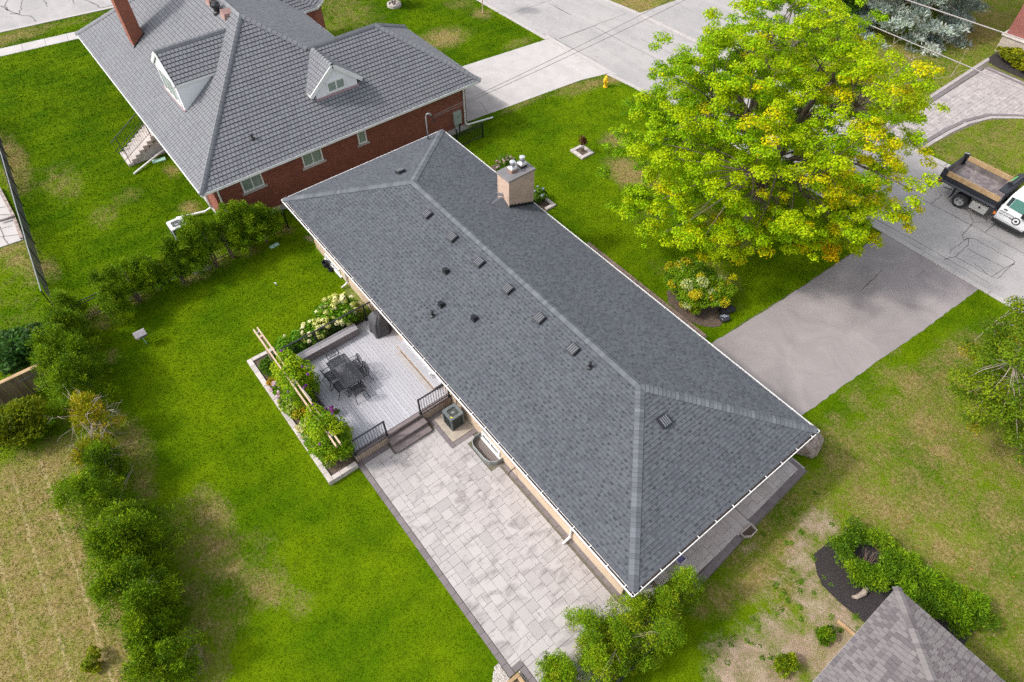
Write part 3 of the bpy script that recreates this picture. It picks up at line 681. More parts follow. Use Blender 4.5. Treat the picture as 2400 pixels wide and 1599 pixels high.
strip(patio, (13.1, -0.66), (13.1, 0.5), 0.19, 0.40, 0.049, m_paver_dark)
strip(patio, (13.2, -0.46), (14.81, -0.46), 0.20, 0.40, 0.051, m_paver_dark)
strip(patio, (14.71, -0.35), (14.71, 0.74), 0.20, 0.40, 0.049, m_paver_dark)
walk = slab('walkway', [(23.24, 1.9), (24.9, 1.9), (24.64, 5.66), (24.38, 9.95), (23.24, 9.95)], -0.05, 0.02, m_sand, 'grey stone side walkway along the end of the bungalow', 'walkway')
lay(walk, pack(6, 19, random.Random(8), SIZES), 23.26, 1.95, 0.195, 0.20, m_paver_walk)
lay(walk, pack(5, 18, random.Random(9), SIZES), 23.26, 6.45, 0.195, 0.045, m_paver_walk)
MB().prism([(23.25, 1.91), (24.88, 1.91), (24.63, 5.66), (23.25, 5.66)], 0.02, 0.17).build('walkway_bed', m_sand, walk)
strip(walk, (24.72, 1.95), (24.49, 5.6), 0.27, 0.42, 0.203, m_paver_dark)
strip(walk, (24.38, 6.4), (24.22, 9.9), 0.27, 0.42, 0.049, m_paver_dark)
strip(walk, (23.26, 9.8), (24.1, 9.8), 0.2, 0.42, 0.05, m_paver_dark)
MB().cham(23.25, 24.42, 5.68, 6.02, 0.0, 0.125, 0.01).build('step', m_paver_walk, walk)
MB().cham(23.25, 24.42, 6.03, 6.42, 0.0, 0.062, 0.01).build('step', m_paver_walk, walk)
# driveway of the far brick house
fd = slab('paver_driveway', [(12.72, 33.0), (15.68, 33.0), (15.75, 34.8), (15.95, 36.5), (16.4, 39.3), (17.8, 41.4), (24, 43.8), (24, 46.0), (15.7, 45.75), (13.1, 46.0), (12.6, 47.3)], -0.05, 0.012, m_sand, 'pale paver driveway with dark borders across the street', 'driveway')
fx, fy = np.meshgrid(13.27 + (np.arange(44) + .5) * 0.25, 33.1 + (np.arange(50) + .5) * 0.25, indexing='ij')
out_ = ~inpoly(fx, fy, [(12.95, 33.0), (15.3, 33.0), (15.35, 35), (15.55, 37.5), (16.1, 39.6), (17.5, 41.6), (24, 44.1), (24, 45.8), (13.1, 45.8)])
lay(fd, pack(44, 50, random.Random(5), [(2, 1), (1, 2), (2, 1), (2, 2), (1, 1)], out_), 13.27, 33.1, 0.25, 0.035, m_paver_far, gap=0.012)
strip(fd, (13.13, 33.1), (13.05, 45.2), 0.27, 0.6, 0.041, m_paver_dark)
strip(fd, (12.86, 33.1), (12.74, 46.8), 0.24, 0.5, 0.039, m_paver_far)
strip(fd, (13.2, 45.35), (24, 44.9), 0.28, 0.6, 0.043, m_paver_dark)
cv = [(15.3, 33.1), (15.33, 34.6), (15.42, 36.4), (15.62, 38.1), (16.2, 39.9), (17.5, 41.45), (20, 42.7), (24, 43.9)]
for a, b in zip(cv[:-1], cv[1:]): strip(fd, a, b, 0.24, 0.6, 0.044, m_paver_dark)
for a, b in zip(cv[:-1], cv[1:]): strip(fd, (a[0] + .27, a[1] - .05), (b[0] + .27, b[1] - .05), 0.22, 0.5, 0.040, m_paver_far)
NOGRASS += [[(-0.1, 0.7), (23.3, 0.7), (23.3, 8.8), (-0.1, 8.8)], [(-22, -2.2), (-3.1, -2.2), (-3.1, 13.2), (-22, 13.2)], [(7.1, -3.9), (13, -3.9), (13, .8), (7.1, .8)], [(5.6, -5.2), (13.2, -5.2), (13.1, -3.9), (5.6, -3.9)], [(29.4, 6.2), (45, 6.2), (45, -8), (29.4, -8)]]
# brick edging in front of the house
edg = tag(MB().box(9.2, 17.3, 11.9, 12.12, -0.03, 0.02).build('brick_edging', m_sand), 'row of brown brick edging along the front of the bungalow', 'edging', kind='structure')
m_edge = mat('edging_brick', (0.30, 0.215, 0.175), (0.23, 0.165, 0.135), 4.0, isl=0.16)
for k in range(80):
    place('brick', paver_mesh(0.09, 0.21, 0.03, m_edge, 0.004), Matrix.Translation((9.26 + k * 0.1, 12.01, 0.05 + rnd.uniform(-.003, .003))), edg)
NOGRASS.append([(9.2, 11.88), (17.3, 11.88), (17.3, 12.14), (9.2, 12.14)])
# planting beds
def blob(cx, cy, rx, ry, n=26, j=0.08, seed=0):
    q = random.Random(seed); return [(cx + rx * math.cos(2 * math.pi * k / n) * (1 + q.uniform(-j, j)), cy + ry * math.sin(2 * math.pi * k / n) * (1 + q.uniform(-j, j))) for k in range(n)]
slab('mulch_bed', [(26.642, 8.160, 0.000)[:2], (26.574, 7.282, 0.000)[:2], (27.073, 6.802, 0.000)[:2], (27.434, 6.595, 0.000)[:2], (28.173, 6.561, 0.000)[:2], (29.039, 6.643, 0.000)[:2], (29.6, 6.9), (31.6, 8.4), (31.5, 9.6), (29.4, 9.3), (28.2, 9.2), (27.3, 9.3), (26.8, 8.8)], -0.03, 0.03, m_mulch, 'black mulch bed under the spreading juniper', 'mulch')
slab('shrub_bed', blob(15.65, 13.35, 1.6, 1.3, seed=3), -0.03, 0.025, m_soil, 'dark soil bed under the variegated shrub by the driveway', 'garden bed')
slab('front_bed', [(0.9, 8.8), (17.0, 8.8), (17.0, 11.9), (6.0, 11.9), (5.9, 12.5), (0.9, 12.6)], -0.03, 0.022, m_soil, 'narrow soil bed along the front wall of the bungalow', 'garden bed')

# grass blades: nobody could count them
def visible(X, Y, pad=1.12):
    p, yw = 0.894024, 2.472487
    f = np.array([math.cos(p) * math.cos(yw), math.cos(p) * math.sin(yw), -math.sin(p)]); r_ = np.array([math.sin(yw), -math.cos(yw), 0.0]); u2 = np.cross(r_, f)
    D_ = np.stack([X - 26.816, Y + 6.942, np.full_like(X, -23.672)], -1)
    zc = D_ @ f
    return (zc > 1) & (np.abs(D_ @ r_ / zc * 1546.7) < 1200 * pad) & (np.abs(D_ @ u2 / zc * 1546.7) < 800 * pad)
N_ = 1500000
bx = NR.uniform(-38, 40, N_); by = NR.uniform(-18, 50, N_)
dist = np.sqrt((bx - 26.8) ** 2 + (by + 6.9) ** 2 + 560)
ok = visible(bx, by) & (NR.uniform(0, 1, N_) < np.clip(34.0 / dist, 0, 1) ** 1.5)
for q in NOGRASS: ok &= ~inpoly(bx, by, q)
bx, by, dist = bx[ok], by[ok], dist[ok]
fd_, fs_ = fields(bx, by)
kp = NR.uniform(0, 1, len(bx)) > np.clip(fs_ * 1.3, 0, 0.97)
bx, by, fd_, fs_, dist = bx[kp], by[kp], fd_[kp], fs_[kp], dist[kp]
nb = len(bx)
an = NR.uniform(0, 6.283, nb); ln = NR.uniform(0.03, 0.075, nb) * (1 - 0.35 * fd_); le = NR.uniform(0.0, 0.07, nb); wd = NR.uniform(0.008, 0.016, nb) * (dist / 26)
V = np.zeros((nb, 3, 3))
V[:, 0] = np.stack([bx - np.sin(an) * wd, by + np.cos(an) * wd, np.zeros(nb)], -1)
V[:, 1] = np.stack([bx + np.sin(an) * wd, by - np.cos(an) * wd, np.zeros(nb)], -1)
V[:, 2] = np.stack([bx + np.cos(an) * le, by + np.sin(an) * le, ln], -1)
bc = np.repeat(np.stack([fd_, fs_ * 0.0, FIELD(bx, by)], -1)[:, None], 3, 1).reshape(-1, 3)
grass = np_mesh('grass', m_blade, V.reshape(-1, 3), np.arange(nb * 3).reshape(-1, 3), col=bc, alpha=np.repeat(lush(bx, by), 3))
tag(grass, 'short mown grass blades over the lawns', 'grass', kind='stuff')
print('grass blades', nb)

# ---------------------------------------------------------------- roofs of single shingles
def plane_frame(poly):
    p = [Vector(q) for q in poly]
    U = (p[1] - p[0]).normalized()
    k = max(range(2, len(p)), key=lambda i: (p[i] - p[0] - U * (p[i] - p[0]).dot(U)).length)
    V = (p[k] - p[0]); V = (V - U * V.dot(U)).normalized()
    N = U.cross(V)
    if N.z < 0: N = -N
    return p[0], U, V, N
def span(uv, v):
    xs = []
    for i in range(len(uv)):
        (u0, v0), (u1, v1) = uv[i], uv[(i + 1) % len(uv)]
        if abs(v0 - v1) < 1e-7:
            if abs(v - v0) < 1e-6: xs += [u0, u1]
            continue
        f = (v - v0) / (v1 - v0)
        if -1e-6 <= f <= 1 + 1e-6: xs.append(u0 + (u1 - u0) * f)
    return (min(xs), max(xs)) if xs else None
def shingle_list(poly, ex, widths, th, rng, offs=None, lift=0.004, gap=0.004, lip=0.0):
    O, U, V, N = plane_frame(poly)
    uv = [((Vector(q) - O).dot(U), (Vector(q) - O).dot(V)) for q in poly]
    vmax = max(v for _, v in uv)
    out = []
    r = 0
    while r * ex < vmax - 0.02:
        v0 = r * ex + lip; v1 = min(r * ex + ex * (1.12 if not lip else 1.0), vmax - 1e-4)
        a, b = span(uv, max(v0, 1e-4)), span(uv, v1)
        if a and b:
            lo, hi = min(a[0], b[0]), max(a[1], b[1])
            u = lo - (offs[r % len(offs)] if offs else rng.uniform(0, widths[0]))
            while u < hi:
                w = rng.choice(widths)
                t_ = rng.choice(th)
                q0, q1 = max(u, a[0]), min(u + w - gap, a[1])
                s0, s1 = max(u, b[0]), min(u + w - gap, b[1])
                full = q0 == u and s0 == u and q1 == u + w - gap and s1 == q1
                if q1 < q0: q0 = q1 = min(max(u, a[0]), a[1])
                if s1 < s0: s0 = s1 = min(max(u, b[0]), b[1])
                if (q1 - q0) + (s1 - s0) > 0.03:
                    out.append((q0, q1, s0, s1, v0, v1, w, t_, full))
                u += w
        r += 1
    return (O, U, V, N, lift), out
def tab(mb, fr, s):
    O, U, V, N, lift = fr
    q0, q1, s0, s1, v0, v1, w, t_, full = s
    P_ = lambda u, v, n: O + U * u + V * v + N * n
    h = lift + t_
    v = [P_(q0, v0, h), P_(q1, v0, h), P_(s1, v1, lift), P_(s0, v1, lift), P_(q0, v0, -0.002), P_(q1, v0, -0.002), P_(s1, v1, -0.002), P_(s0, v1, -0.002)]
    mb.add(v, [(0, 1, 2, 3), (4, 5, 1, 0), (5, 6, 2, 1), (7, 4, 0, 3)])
    if mb.mi is None: mb.mi = []; mb.m2 = m_tile_edge_shade
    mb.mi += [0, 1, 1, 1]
CAMP = Vector(camo.location)
def shingle_roof(parent, polys, ex, widths, th, m, seed, name='shingle', limit=300, offs=None, rest='shingle_field', gap=0.004, lip=0.0):
    rng = random.Random(seed)
    cand = []; mb = MB()
    for poly in polys:
        fr, lst = shingle_list(poly, ex, widths, th, rng, offs, 0.004, gap, lip)
        for s in lst:
            c_ = fr[0] + fr[1] * ((s[0] + s[1]) / 2) + fr[2] * s[4]
            cand.append(((c_ - CAMP).length, s[8], fr, s, c_))
    near = sorted([c for c in cand if c[1] and visible(np.array([c[4].x]), np.array([c[4].y]), 0.97)[0]], key=lambda c: c[0])[:limit]
    ids = {id(c[3]) for c in near}
    meshes = {}
    for d, full, fr, s, c_ in near:
        k = (s[6], s[7])
        if k not in meshes:
            t2 = MB()
            tab(t2, (Vector((0, 0, 0)), Vector((1, 0, 0)), Vector((0, 1, 0)), Vector((0, 0, 1)), fr[4]), (-s[6] / 2 + gap / 2, s[6] / 2 - gap / 2, -s[6] / 2 + gap / 2, s[6] / 2 - gap / 2, 0, s[5] - s[4], s[6], s[7], True))
            meshes[k] = t2.mesh(name, m)
        O, U, V, N, lift = fr
        Mx = Matrix((U, V, N)).transposed().to_4x4()
        if Mx.determinant() < 0:
            Mx = Matrix((-U, V, N)).transposed().to_4x4()
        Mx.translation = O + U * ((s[0] + s[1]) / 2) + V * s[4]
        place(name, meshes[k], Mx, parent)
    for c in cand:
        if id(c[3]) not in ids: tab(mb, c[2], c[3])
    tag(mb.build(rest, m, parent), kind='stuff')
def caps(parent, a, b, na, nb, w, ln, m, name='ridge_cap', round_=False, lift=0.02):
    """a row of bent cap pieces along a ridge or hip; na, nb = slope directions away from it"""
    a = Vector(a); b = Vector(b); d = (b - a); L = d.length; d.normalize()
    n = int(L / ln)
    if n < 1: return
    na = Vector(na); na = (na - d * na.dot(d)).normalized(); nb = Vector(nb); nb = (nb - d * nb.dot(d)).normalized()
    up = (-(na + nb)).normalized() if (na + nb).z < 0 else (na + nb).normalized()
    if up.z < 0: up = -up
    mb = MB()
    l2 = ln * 1.10
    h0, h1 = lift + 0.022, lift
    if round_:
        pr = [na * w + up * 0.0, na * (w * .62) + up * 0.055, up * 0.085, nb * (w * .62) + up * 0.055, nb * w]
    else:
        pr = [na * w, up * 0.012, nb * w]
    v = []
    for t_, h in ((0, h0), (l2, h1)):
        v += [p + d * t_ + up * h for p in pr]
    v += [p - up * 0.03 for p in pr]
    k = len(pr)
    f = [(i, i + 1, k + i + 1, k + i) for i in range(k - 1)] + [(2 * k + i, 2 * k + i + 1, i + 1, i) for i in range(k - 1)]
    me = mb.add(v, f).mesh(name, m)
    for i in range(n):
        place(name, me, Matrix.Translation(a + d * (i * L / n)), parent)

# ---------------------------------------------------------------- the long bungalow
E_, SL, LX, WY = 3.06, 0.3517, 24.0, 9.483
HZ = E_ + SL * WY / 2
R1 = (WY / 2, WY / 2, HZ); R2 = (LX - WY / 2, WY / 2, HZ)
house = thing('bungalow', 'long low bungalow with charcoal hip roof and beige brick chimney', 'house', (12, 4.74, 0))
MB().box(0.76, 23.24, 0.76, 8.72, 0.55, 3.0).build('wall', m_beige_brick, house)
MB().box(0.74, 23.26, 0.74, 8.74, -0.05, 0.55).build('foundation', m_cream, house)
g_ = 0.115
mb = MB()
z_e = E_ + SL * g_
A_, B_, C_, D_ = (g_, g_, z_e), (g_, WY - g_, z_e), (LX - g_, WY - g_, z_e), (LX - g_, g_, z_e)
dn = lambda p, k=0.012: (p[0], p[1], p[2] - k)
for q in ((A_, D_, R2, R1), (D_, C_, R2), (C_, B_, R1, R2), (B_, A_, R1)):
    mb.poly([dn(p) for p in q])
mb.poly([dn(p, .06) for p in (A_, B_, C_, D_)])
roof = mb.build('roof', m_deckroof, house)
mb = MB().box(g_ + .005, LX - g_ - .005, g_ + .005, WY - g_ - .005, E_ - 0.10, E_ - 0.03)
mb.build('soffit', m_white, house)
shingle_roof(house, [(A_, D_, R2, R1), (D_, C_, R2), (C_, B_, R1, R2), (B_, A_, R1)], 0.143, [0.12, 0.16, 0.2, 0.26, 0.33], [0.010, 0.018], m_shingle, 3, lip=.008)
# dark granule bands at the notches of the laminated shingles
bq = random.Random(12); bnd = MB()
for poly in ((A_, D_, R2, R1), (D_, C_, R2), (C_, B_, R1, R2), (B_, A_, R1)):
    O, U, V, N = plane_frame(poly)
    uv = [((Vector(q) - O).dot(U), (Vector(q) - O).dot(V)) for q in poly]
    vmax = max(v for _, v in uv); r = 0
    while (r + 1) * .143 < vmax:
        v0, v1 = r * .143 + .143 * bq.uniform(.42, .56), r * .143 + .141
        sp_n = span(uv, v1)
        u = sp_n[0] + bq.uniform(.05, .35)
        while u < sp_n[1] - .2:
            w = bq.choice((.06, .08, .09, .10, .12, .15))
            h0, h1 = .0125 - .004, .0115 - .006
            bnd.add([O + U * a + V * b + N * (.0245 - .017 * (b - r * .143) / .16) for a, b in ((u, v0), (u + w, v0), (u + w, v1), (u, v1))], [(0, 1, 2, 3)])
            u += w + bq.choice((.1, .14, .18, .22, .3, .4))
        r += 1
tag(bnd.build('granule_bands', m_shingle_band, house), kind='stuff')
dl, dr, df, dn_ = (0, -1, -SL), (0, 1, -SL), (-1, 0, -SL), (1, 0, -SL)
caps(house, R1, R2, dl, dr, 0.17, 0.16, m_cap)
for p, q, s1, s2 in ((A_, R1, dl, df), (B_, R1, dr, df), (C_, R2, dr, dn_), (D_, R2, dl, dn_)):
    caps(house, p, q, s1, s2, 0.17, 0.16, m_cap)
# gutters with strap hangers
def gutter(parent, a, b, out, hang=0.8, z=3.06):
    a = Vector(a); b = Vector(b); out = Vector(out); d = (b - a).normalized()
    mb = MB()
    q = lambda p, o, h: p + out * o + Vector((0, 0, h))
    def bar(o0, o1, h0, h1):
        mb.hexa([q(a, o0, h0), q(b, o0, h0), q(b, o1, h0), q(a, o1, h0)], [q(a, o0, h1), q(b, o0, h1), q(b, o1, h1), q(a, o1, h1)])
    bar(-0.022, 0.0, -0.11, 0.0); bar(-0.105, -0.022, -0.118, -0.11); bar(-0.113, -0.105, -0.11, -0.012)
    gt = mb.build('gutter', m_white, parent)
    mb = MB()
    mb.hexa([q(a, -.104, -.109), q(b, -.104, -.109), q(b, -.023, -.109), q(a, -.023, -.109)], [q(a, -.104, -.06), q(b, -.104, -.06), q(b, -.023, -.06), q(a, -.023, -.06)])
    mb.build('gutter_debris', m_trough, gt)
    n = int((b - a).length / hang)
    hm = None
    for i in range(n):
        p = a + (b - a) * ((i + 0.5) / n)
        if hm is None:
            t2 = MB(); t2.beam(out * -0.12 + Vector((0, 0, .002)), out * 0.004 + Vector((0, 0, .004)), 0.028, 0.008); hm = t2.mesh('gutter_hanger', m_white)
        place('gutter_hanger', hm, Matrix.Translation(p), gt)
    return gt
gutter(house, (0, 0, E_), (LX, 0, E_), (0, -1, 0)); gutter(house, (LX, 0, E_), (LX, WY, E_), (1, 0, 0))
gutter(house, (LX, WY, E_), (0, WY, E_), (0, 1, 0)); gutter(house, (0, WY, E_), (0, 0, E_), (-1, 0, 0))
# box vents
def rot_to(N, U):
    N = Vector(N).normalized(); U = Vector(U).normalized(); V = N.cross(U)
    return Matrix((U, V, N)).transposed().to_4x4()
def box_vent(p, down):
    N = Vector((down[0] * SL, down[1] * SL, 1)); U = Vector((down[0], down[1], -SL)).normalized()
    mt = rot_to(N, U); mt.translation = Vector(p) + N.normalized() * .012
    v = MB(); v.cham(-0.22, 0.22, -0.22, 0.22, 0.0, 0.02, 0.004)
    v.hexa([(-.17, -.18, .02), (.18, -.18, .02), (.18, .18, .02), (-.17, .18, .02)], [(-.17, -.18, .13), (.21, -.20, .13), (.21, .20, .13), (-.17, .18, .13)])
    if 'vent' not in VM: VM['vent'] = v.mesh('roof_vent', m_vent)
    o = place('roof_vent', VM['vent'], mt, house)
    if 'slat' not in VM: VM['slat'] = MB().cham(-.15, .19, -.02, .02, 0.0, 0.02, .006).mesh('vent_rib', m_galv_dark)
    for k in range(4):
        link('vent_rib', VM['slat'], o).location = (0, -0.125 + 0.083 * k, 0.129)
m_vent = mat('vent_black', (0.03, 0.032, 0.038), rough=.5)
VM = {}
m_galv_dark = mat('vent_rib', (0.16, 0.165, 0.18), rough=0.5)
for x in (6.86, 8.77, 10.69, 12.6, 14.55, 16.48): box_vent((x, 4.13, E_ + SL * 4.13), (0, -1))
box_vent((20.59, 4.62, E_ + SL * (24 - 20.59)), (1, 0)); box_vent((3.17, 5.01, E_ + SL * 3.17), (-1, 0))
def hood(p):
    v = MB(); x, y, z = p
    v.box(x - .13, x + .13, y - .13, y + .13, z - .05, z + .06)
    v.hexa([(x - .1, y - .1, z + .03), (x + .1, y - .1, z + .03), (x + .1, y + .1, z + .07), (x - .1, y + .1, z + .07)], [(x - .09, y - .14, z + .24), (x + .09, y - .14, z + .24), (x + .1, y + .08, z + .16), (x - .1, y + .08, z + .16)])
    v.build('vent_hood', m_black, house)
for p in ((9.906, 2.961, 4.101), (11.032, 1.917, 3.734), (12.585, 2.442, 3.919)): hood(p)
def pipe(p, par, h=0.3):
    v = MB().lathe((p[0], p[1], p[2] - .05), [(0.12, 0), (0.11, 0.09), (0.055, 0.12), (0.052, h), (0.07, h + .005), (0.07, h + .05), (0.04, h + .06)], 12)
    v.build('vent_pipe', m_black, par, smooth=False)
pipe((11.139, 1.378, 3.545), house); pipe((17.434, 4.054, 4.486), house)
# brick chimney with saddle, cap and two flues
CX0, CX1, CY0, CY1, CZ = 7.02, 7.88, 7.86, 9.34, 5.10
ch = MB().box(CX0, CX1, CY0, CY1, 2.2, CZ).build('chimney', brick_mat('chimney_brick', (0.50, 0.35, 0.265), (0.43, 0.295, 0.22), (0.56, 0.47, 0.40)), house)
MB().cham(CX0 - .05, CX1 + .05, CY0 - .05, CY1 + .05, CZ, CZ + .07, .012).build('chimney_cap', mat('cap_slab', (0.19, 0.18, 0.185), (0.155, 0.148, 0.152), 3, rough=.8), ch)
for k, (fx_, fy_) in enumerate(((7.42, 8.42), (7.42, 8.98))):
    mb = MB().box(fx_ - .14, fx_ + .14, fy_ - .16, fy_ + .16, CZ + .065, CZ + .20)
    fl = mb.build('flue', mat('flue_brick', (0.30, 0.15, 0.09)) if k == 0 else m_black, ch)
    MB().cham(fx_ - .15, fx_ + .15, fy_ - .17, fy_ + .17, CZ + .20, CZ + .31, .03).build('flue_collar', m_alu, ch)
    MB().lathe((fx_, fy_, CZ + .30), [(.11, 0), (.11, .06), (.095, .07), (.095, .20), (.13, .21), (.13, .30), (.05, .325)], 20).build('flue_cowl', m_alu, ch, smooth=False)
    for a in range(8):
        MB().obox((fx_ + .10 * math.cos(a * .785), fy_ + .10 * math.sin(a * .785), CZ + .44), (.02, .02, .14), a * .785).build('cowl_rib', m_galv_dark, ch)
mb = MB()
for k in range(7):
    y0 = CY0 + k * (CY1 - CY0) / 7; zr = E_ + SL * (WY - y0)
    mb.box(CX1 + .002, CX1 + .012, y0, y0 + (CY1 - CY0) / 7 - .004, zr - .3, zr + .13)
mb.build('step_flashing', m_black, ch)
zr = E_ + SL * (WY - CY0)
sad = MB()
sad.add([(CX0 - .05, CY0 + .01, zr + .02), (CX1 + .05, CY0 + .01, zr + .02), ((CX0 + CX1) / 2, CY0 + .01, zr + .36), ((CX0 + CX1) / 2, CY0 - .75, zr + .30), (CX0 - .05, CY0 - .1, zr + .03), (CX1 + .05, CY0 - .1, zr + .03)], [(2, 3, 4, 0), (3, 2, 1, 5), (0, 1, 2)])
sad.build('chimney_saddle', m_shingle, ch)
MB().beam((CX0 - .03, CY0 - .02, zr + .28), ((CX0 + CX1) / 2, CY0 - .02, zr + .5), .02, .14).build('saddle_flashing', m_galv_dark, ch)
# service mast
mx, my, mz = 0.55, 8.22, E_ + SL * .55
ms = MB().tube([(mx, my, mz - .1), (mx, my, mz + 1.32), (mx + .02, my + .04, mz + 1.45), (mx + .05, my + .12, mz + 1.5), (mx + .09, my + .2, mz + 1.46), (mx + .12, my + .25, mz + 1.36)], [.035, .035, .04, .04, .045, .05], 8)
mst = ms.build('service_mast', m_galv, house, smooth=True)
MB().tube([(mx + .12, my + .25, mz + 1.36), (mx + .16, my + .36, mz + 1.1), (mx + .15, my + .42, mz + .95), (mx + .13, my + .36, mz + 1.02)], .03, 6).build('drip_loop', m_black, mst)
MB().lathe((mx, my, mz - .06), [(.1, 0), (.09, .08), (.05, .12)], 10).build('mast_boot', m_black, mst)
# wall openings of the bungalow
def window(parent, axis, wall, a0, a1, z0, z1, sgn, panes=2, glass=None, sill=True, name='window', fr=0.085):
    """axis 'x': wall plane x=wall, opening along y; sgn = outward"""
    t = lambda a, o, z: (wall + sgn * o, a, z) if axis == 'x' else (a, wall + sgn * o, z)
    def bx(mb, p0, p1, o0, o1, q0, q1):
        c0, c1 = t(p0, o0, q0), t(p1, o1, q1)
        mb.box(min(c0[0], c1[0]), max(c0[0], c1[0]), min(c0[1], c1[1]), max(c0[1], c1[1]), q0, q1)
    mb = MB()
    bx(mb, a0, a1, 0.0, .05, z0, z0 + fr); bx(mb, a0, a1, 0.0, .05, z1 - fr, z1)
    bx(mb, a0, a0 + fr, 0.0, .048, z0 + fr, z1 - fr); bx(mb, a1 - fr, a1, 0.0, .048, z0 + fr, z1 - fr)
    w = (a1 - a0 - 2 * fr) / panes
    for k in range(1, panes):
        bx(mb, a0 + fr + w * k - .03, a0 + fr + w * k + .03, 0.0, .046, z0 + fr, z1 - fr)
    o = mb.build(name, m_white, parent)
    for k in range(panes):
        mb = MB(); bx(mb, a0 + fr + w * k + .03, a0 + fr + w * (k + 1) - .03, 0.0, .02, z0 + fr, z1 - fr)
        mb.build('pane', glass or m_glass, o)
    if sill:
        mb = MB(); bx(mb, a0 - .12, a1 + .12, 0.0, .10, z0 - .10, z0 - .005)
        mb.build('sill', m_pale_stone if sill is True else sill, o)
    return o
window(house, 'y', 0.74, 1.9, 3.4, 0.12, 0.5, -1, 2, m_glass_dark, m_white)
window(house, 'y', 0.76, 1.2, 2.6, 1.3, 2.4, -1, 2, m_glass_dark); window(house, 'y', 0.76, 4.6, 6.2, 1.3, 2.4, -1, 2, m_glass_dark)
window(house, 'y', 0.76, 9.3, 12.3, .75, 2.9, -1, 2, m_glass_dark, False, 'patio_door', .09)
window(house, 'y', 0.74, 15.15, 16.35, .08, .52, -1, 2, m_glass_dark, m_white); window(house, 'y', 0.76, 14.8, 16.4, 1.3, 2.4, -1, 2, m_glass_dark); window(house, 'y', 0.76, 18.4, 20.2, 1.4, 2.4, -1, 2, m_glass_dark)
window(house, 'x', 23.24, 3.0, 4.4, 1.4, 2.4, 1, 2, m_glass_dark); window(house, 'y', 8.72, 3, 6, 1.0, 2.5, 1, 3, m_glass_dark); window(house, 'y', 8.72, 12, 15, 1.0, 2.5, 1, 3, m_glass_dark)
gd_ = MB().box(17.9, 22.7, 8.72, 8.77, .02, 2.3).build('garage_door', m_white, house)
for k in range(4): MB().box(17.95, 22.65, 8.77, 8.79, .06 + k * .56, .58 + k * .56).build('door_panel', m_siding, gd_)
dr_ = MB().box(9.2, 10.2, 8.72, 8.78, .3, 2.4).build('front_door', m_deck_brown, house)
def downspout(parent, x, y, sx, sy, top, out):
    mb = MB().tube([(x + out[0] * .6, y + out[1] * .6, top), (x + out[0] * .1, y + out[1] * .1, top - .45), (x, y, top - .6), (x, y, .35), (x + out[0] * .08, y + out[1] * .08, .2), (x + out[0] * .35, y + out[1] * .35, .12)], .045, 6)
    return mb.build('downspout', m_white, parent)
downspout(house, 4.17, 0.68, 0, 0, 2.94, (0, -1)); downspout(house, 20.62, 0.68, 0, 0, 2.94, (0, -1))
MB().tube([(17.28, .76, .55), (17.28, .5, .5), (17.28, .42, .38)], .02, 6).build('hose_bib', m_black, house)
MB().box(15.2, 15.6, .7, .76, .75, 1.0).build('gas_meter_box', m_galv, house)

# ---------------------------------------------------------------- red brick house
bh = thing('brick_house', 'large red brick house with grey tiled roof and two white dormers', 'house', (-12.5, 3.4, 0))
BE, BS = 3.25, 0.70
BX0, BX1, BY0, BY1, BW = -22.7, -2.45, -2.945, 9.7, 13.878
hd = (BY1 - BY0) / 2
yr_ = BY0 + hd; zr_ = BE + BS * hd
A1 = (BX1 - hd, yr_, zr_); A2 = (BX0 + hd, yr_, zr_)
wr = 4.1; W1 = (BX1 - wr, BY1 - wr, BE + BS * wr); W2 = (BX1 - wr, BW - wr, BE + BS * wr)
fl_, fr_, bl_, br_ = (BX1, BY0, BE), (BX1, BW, BE), (BX0, BY0, BE), (BX0, BY1, BE)
vb = (BX1 - 2 * wr, BY1, BE); wb = (BX1 - 2 * wr, BW, BE)
planes = [(fl_, fr_, W2, W1, A1), (bl_, fl_, A1, A2), (vb, br_, A2, A1, W1), (br_, bl_, A2), (fr_, wb, W2), (wb, vb, W1, W2)]
mb = MB()
for q in planes: mb.poly([dn(p) for p in q])
mb.build('roof', m_deckroof, bh)
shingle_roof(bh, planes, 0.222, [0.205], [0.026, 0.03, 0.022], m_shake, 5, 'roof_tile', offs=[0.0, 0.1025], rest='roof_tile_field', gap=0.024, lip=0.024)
F_, B2, L_, Rr = (1, 0, -BS), (-1, 0, -BS), (0, -1, -BS), (0, 1, -BS)
for a, b, s1, s2 in ((fl_, A1, F_, L_), (W1, A1, F_, Rr), (W1, W2, F_, B2), (fr_, W2, F_, Rr), (wb, W2, B2, Rr), (A2, A1, L_, Rr), (bl_, A2, L_, B2)):
    caps(bh, a, b, s1, s2, 0.16, 0.26, m_shake, 'ridge_tile', True, 0.03)
o_ = .68
for q in ([(BX0 + o_, BY0 + o_), (BX1 - o_, BY0 + o_), (BX1 - o_, BW - o_), (BX1 - 2 * wr + o_, BW - o_), (BX1 - 2 * wr + o_, BY1 - o_), (BX0 + o_, BY1 - o_)],):
    MB().prism(q, .35, BE - .05).build('wall', m_red_brick, bh)
    MB().prism([(x + (.04 if x > -5 else -.04), y + (.04 if y > 5 else -.04)) for x, y in q], -.05, .35).build('foundation', m_concrete, bh)
sf = MB(); sf.prism([(BX0 + .02, BY0 + .02), (BX1 - .02, BY0 + .02), (BX1 - .02, BW - .02), (BX1 - 2 * wr + .02, BW - .02), (BX1 - 2 * wr + .02, BY1 - .02), (BX0 + .02, BY1 - .02)], BE - .12, BE - .04)
sf.build('soffit', m_white, bh)
def fascia(a, b):
    MB().beam((*a, BE - .055), (*b, BE - .055), .05, .13).build('gutter', m_white, bh)
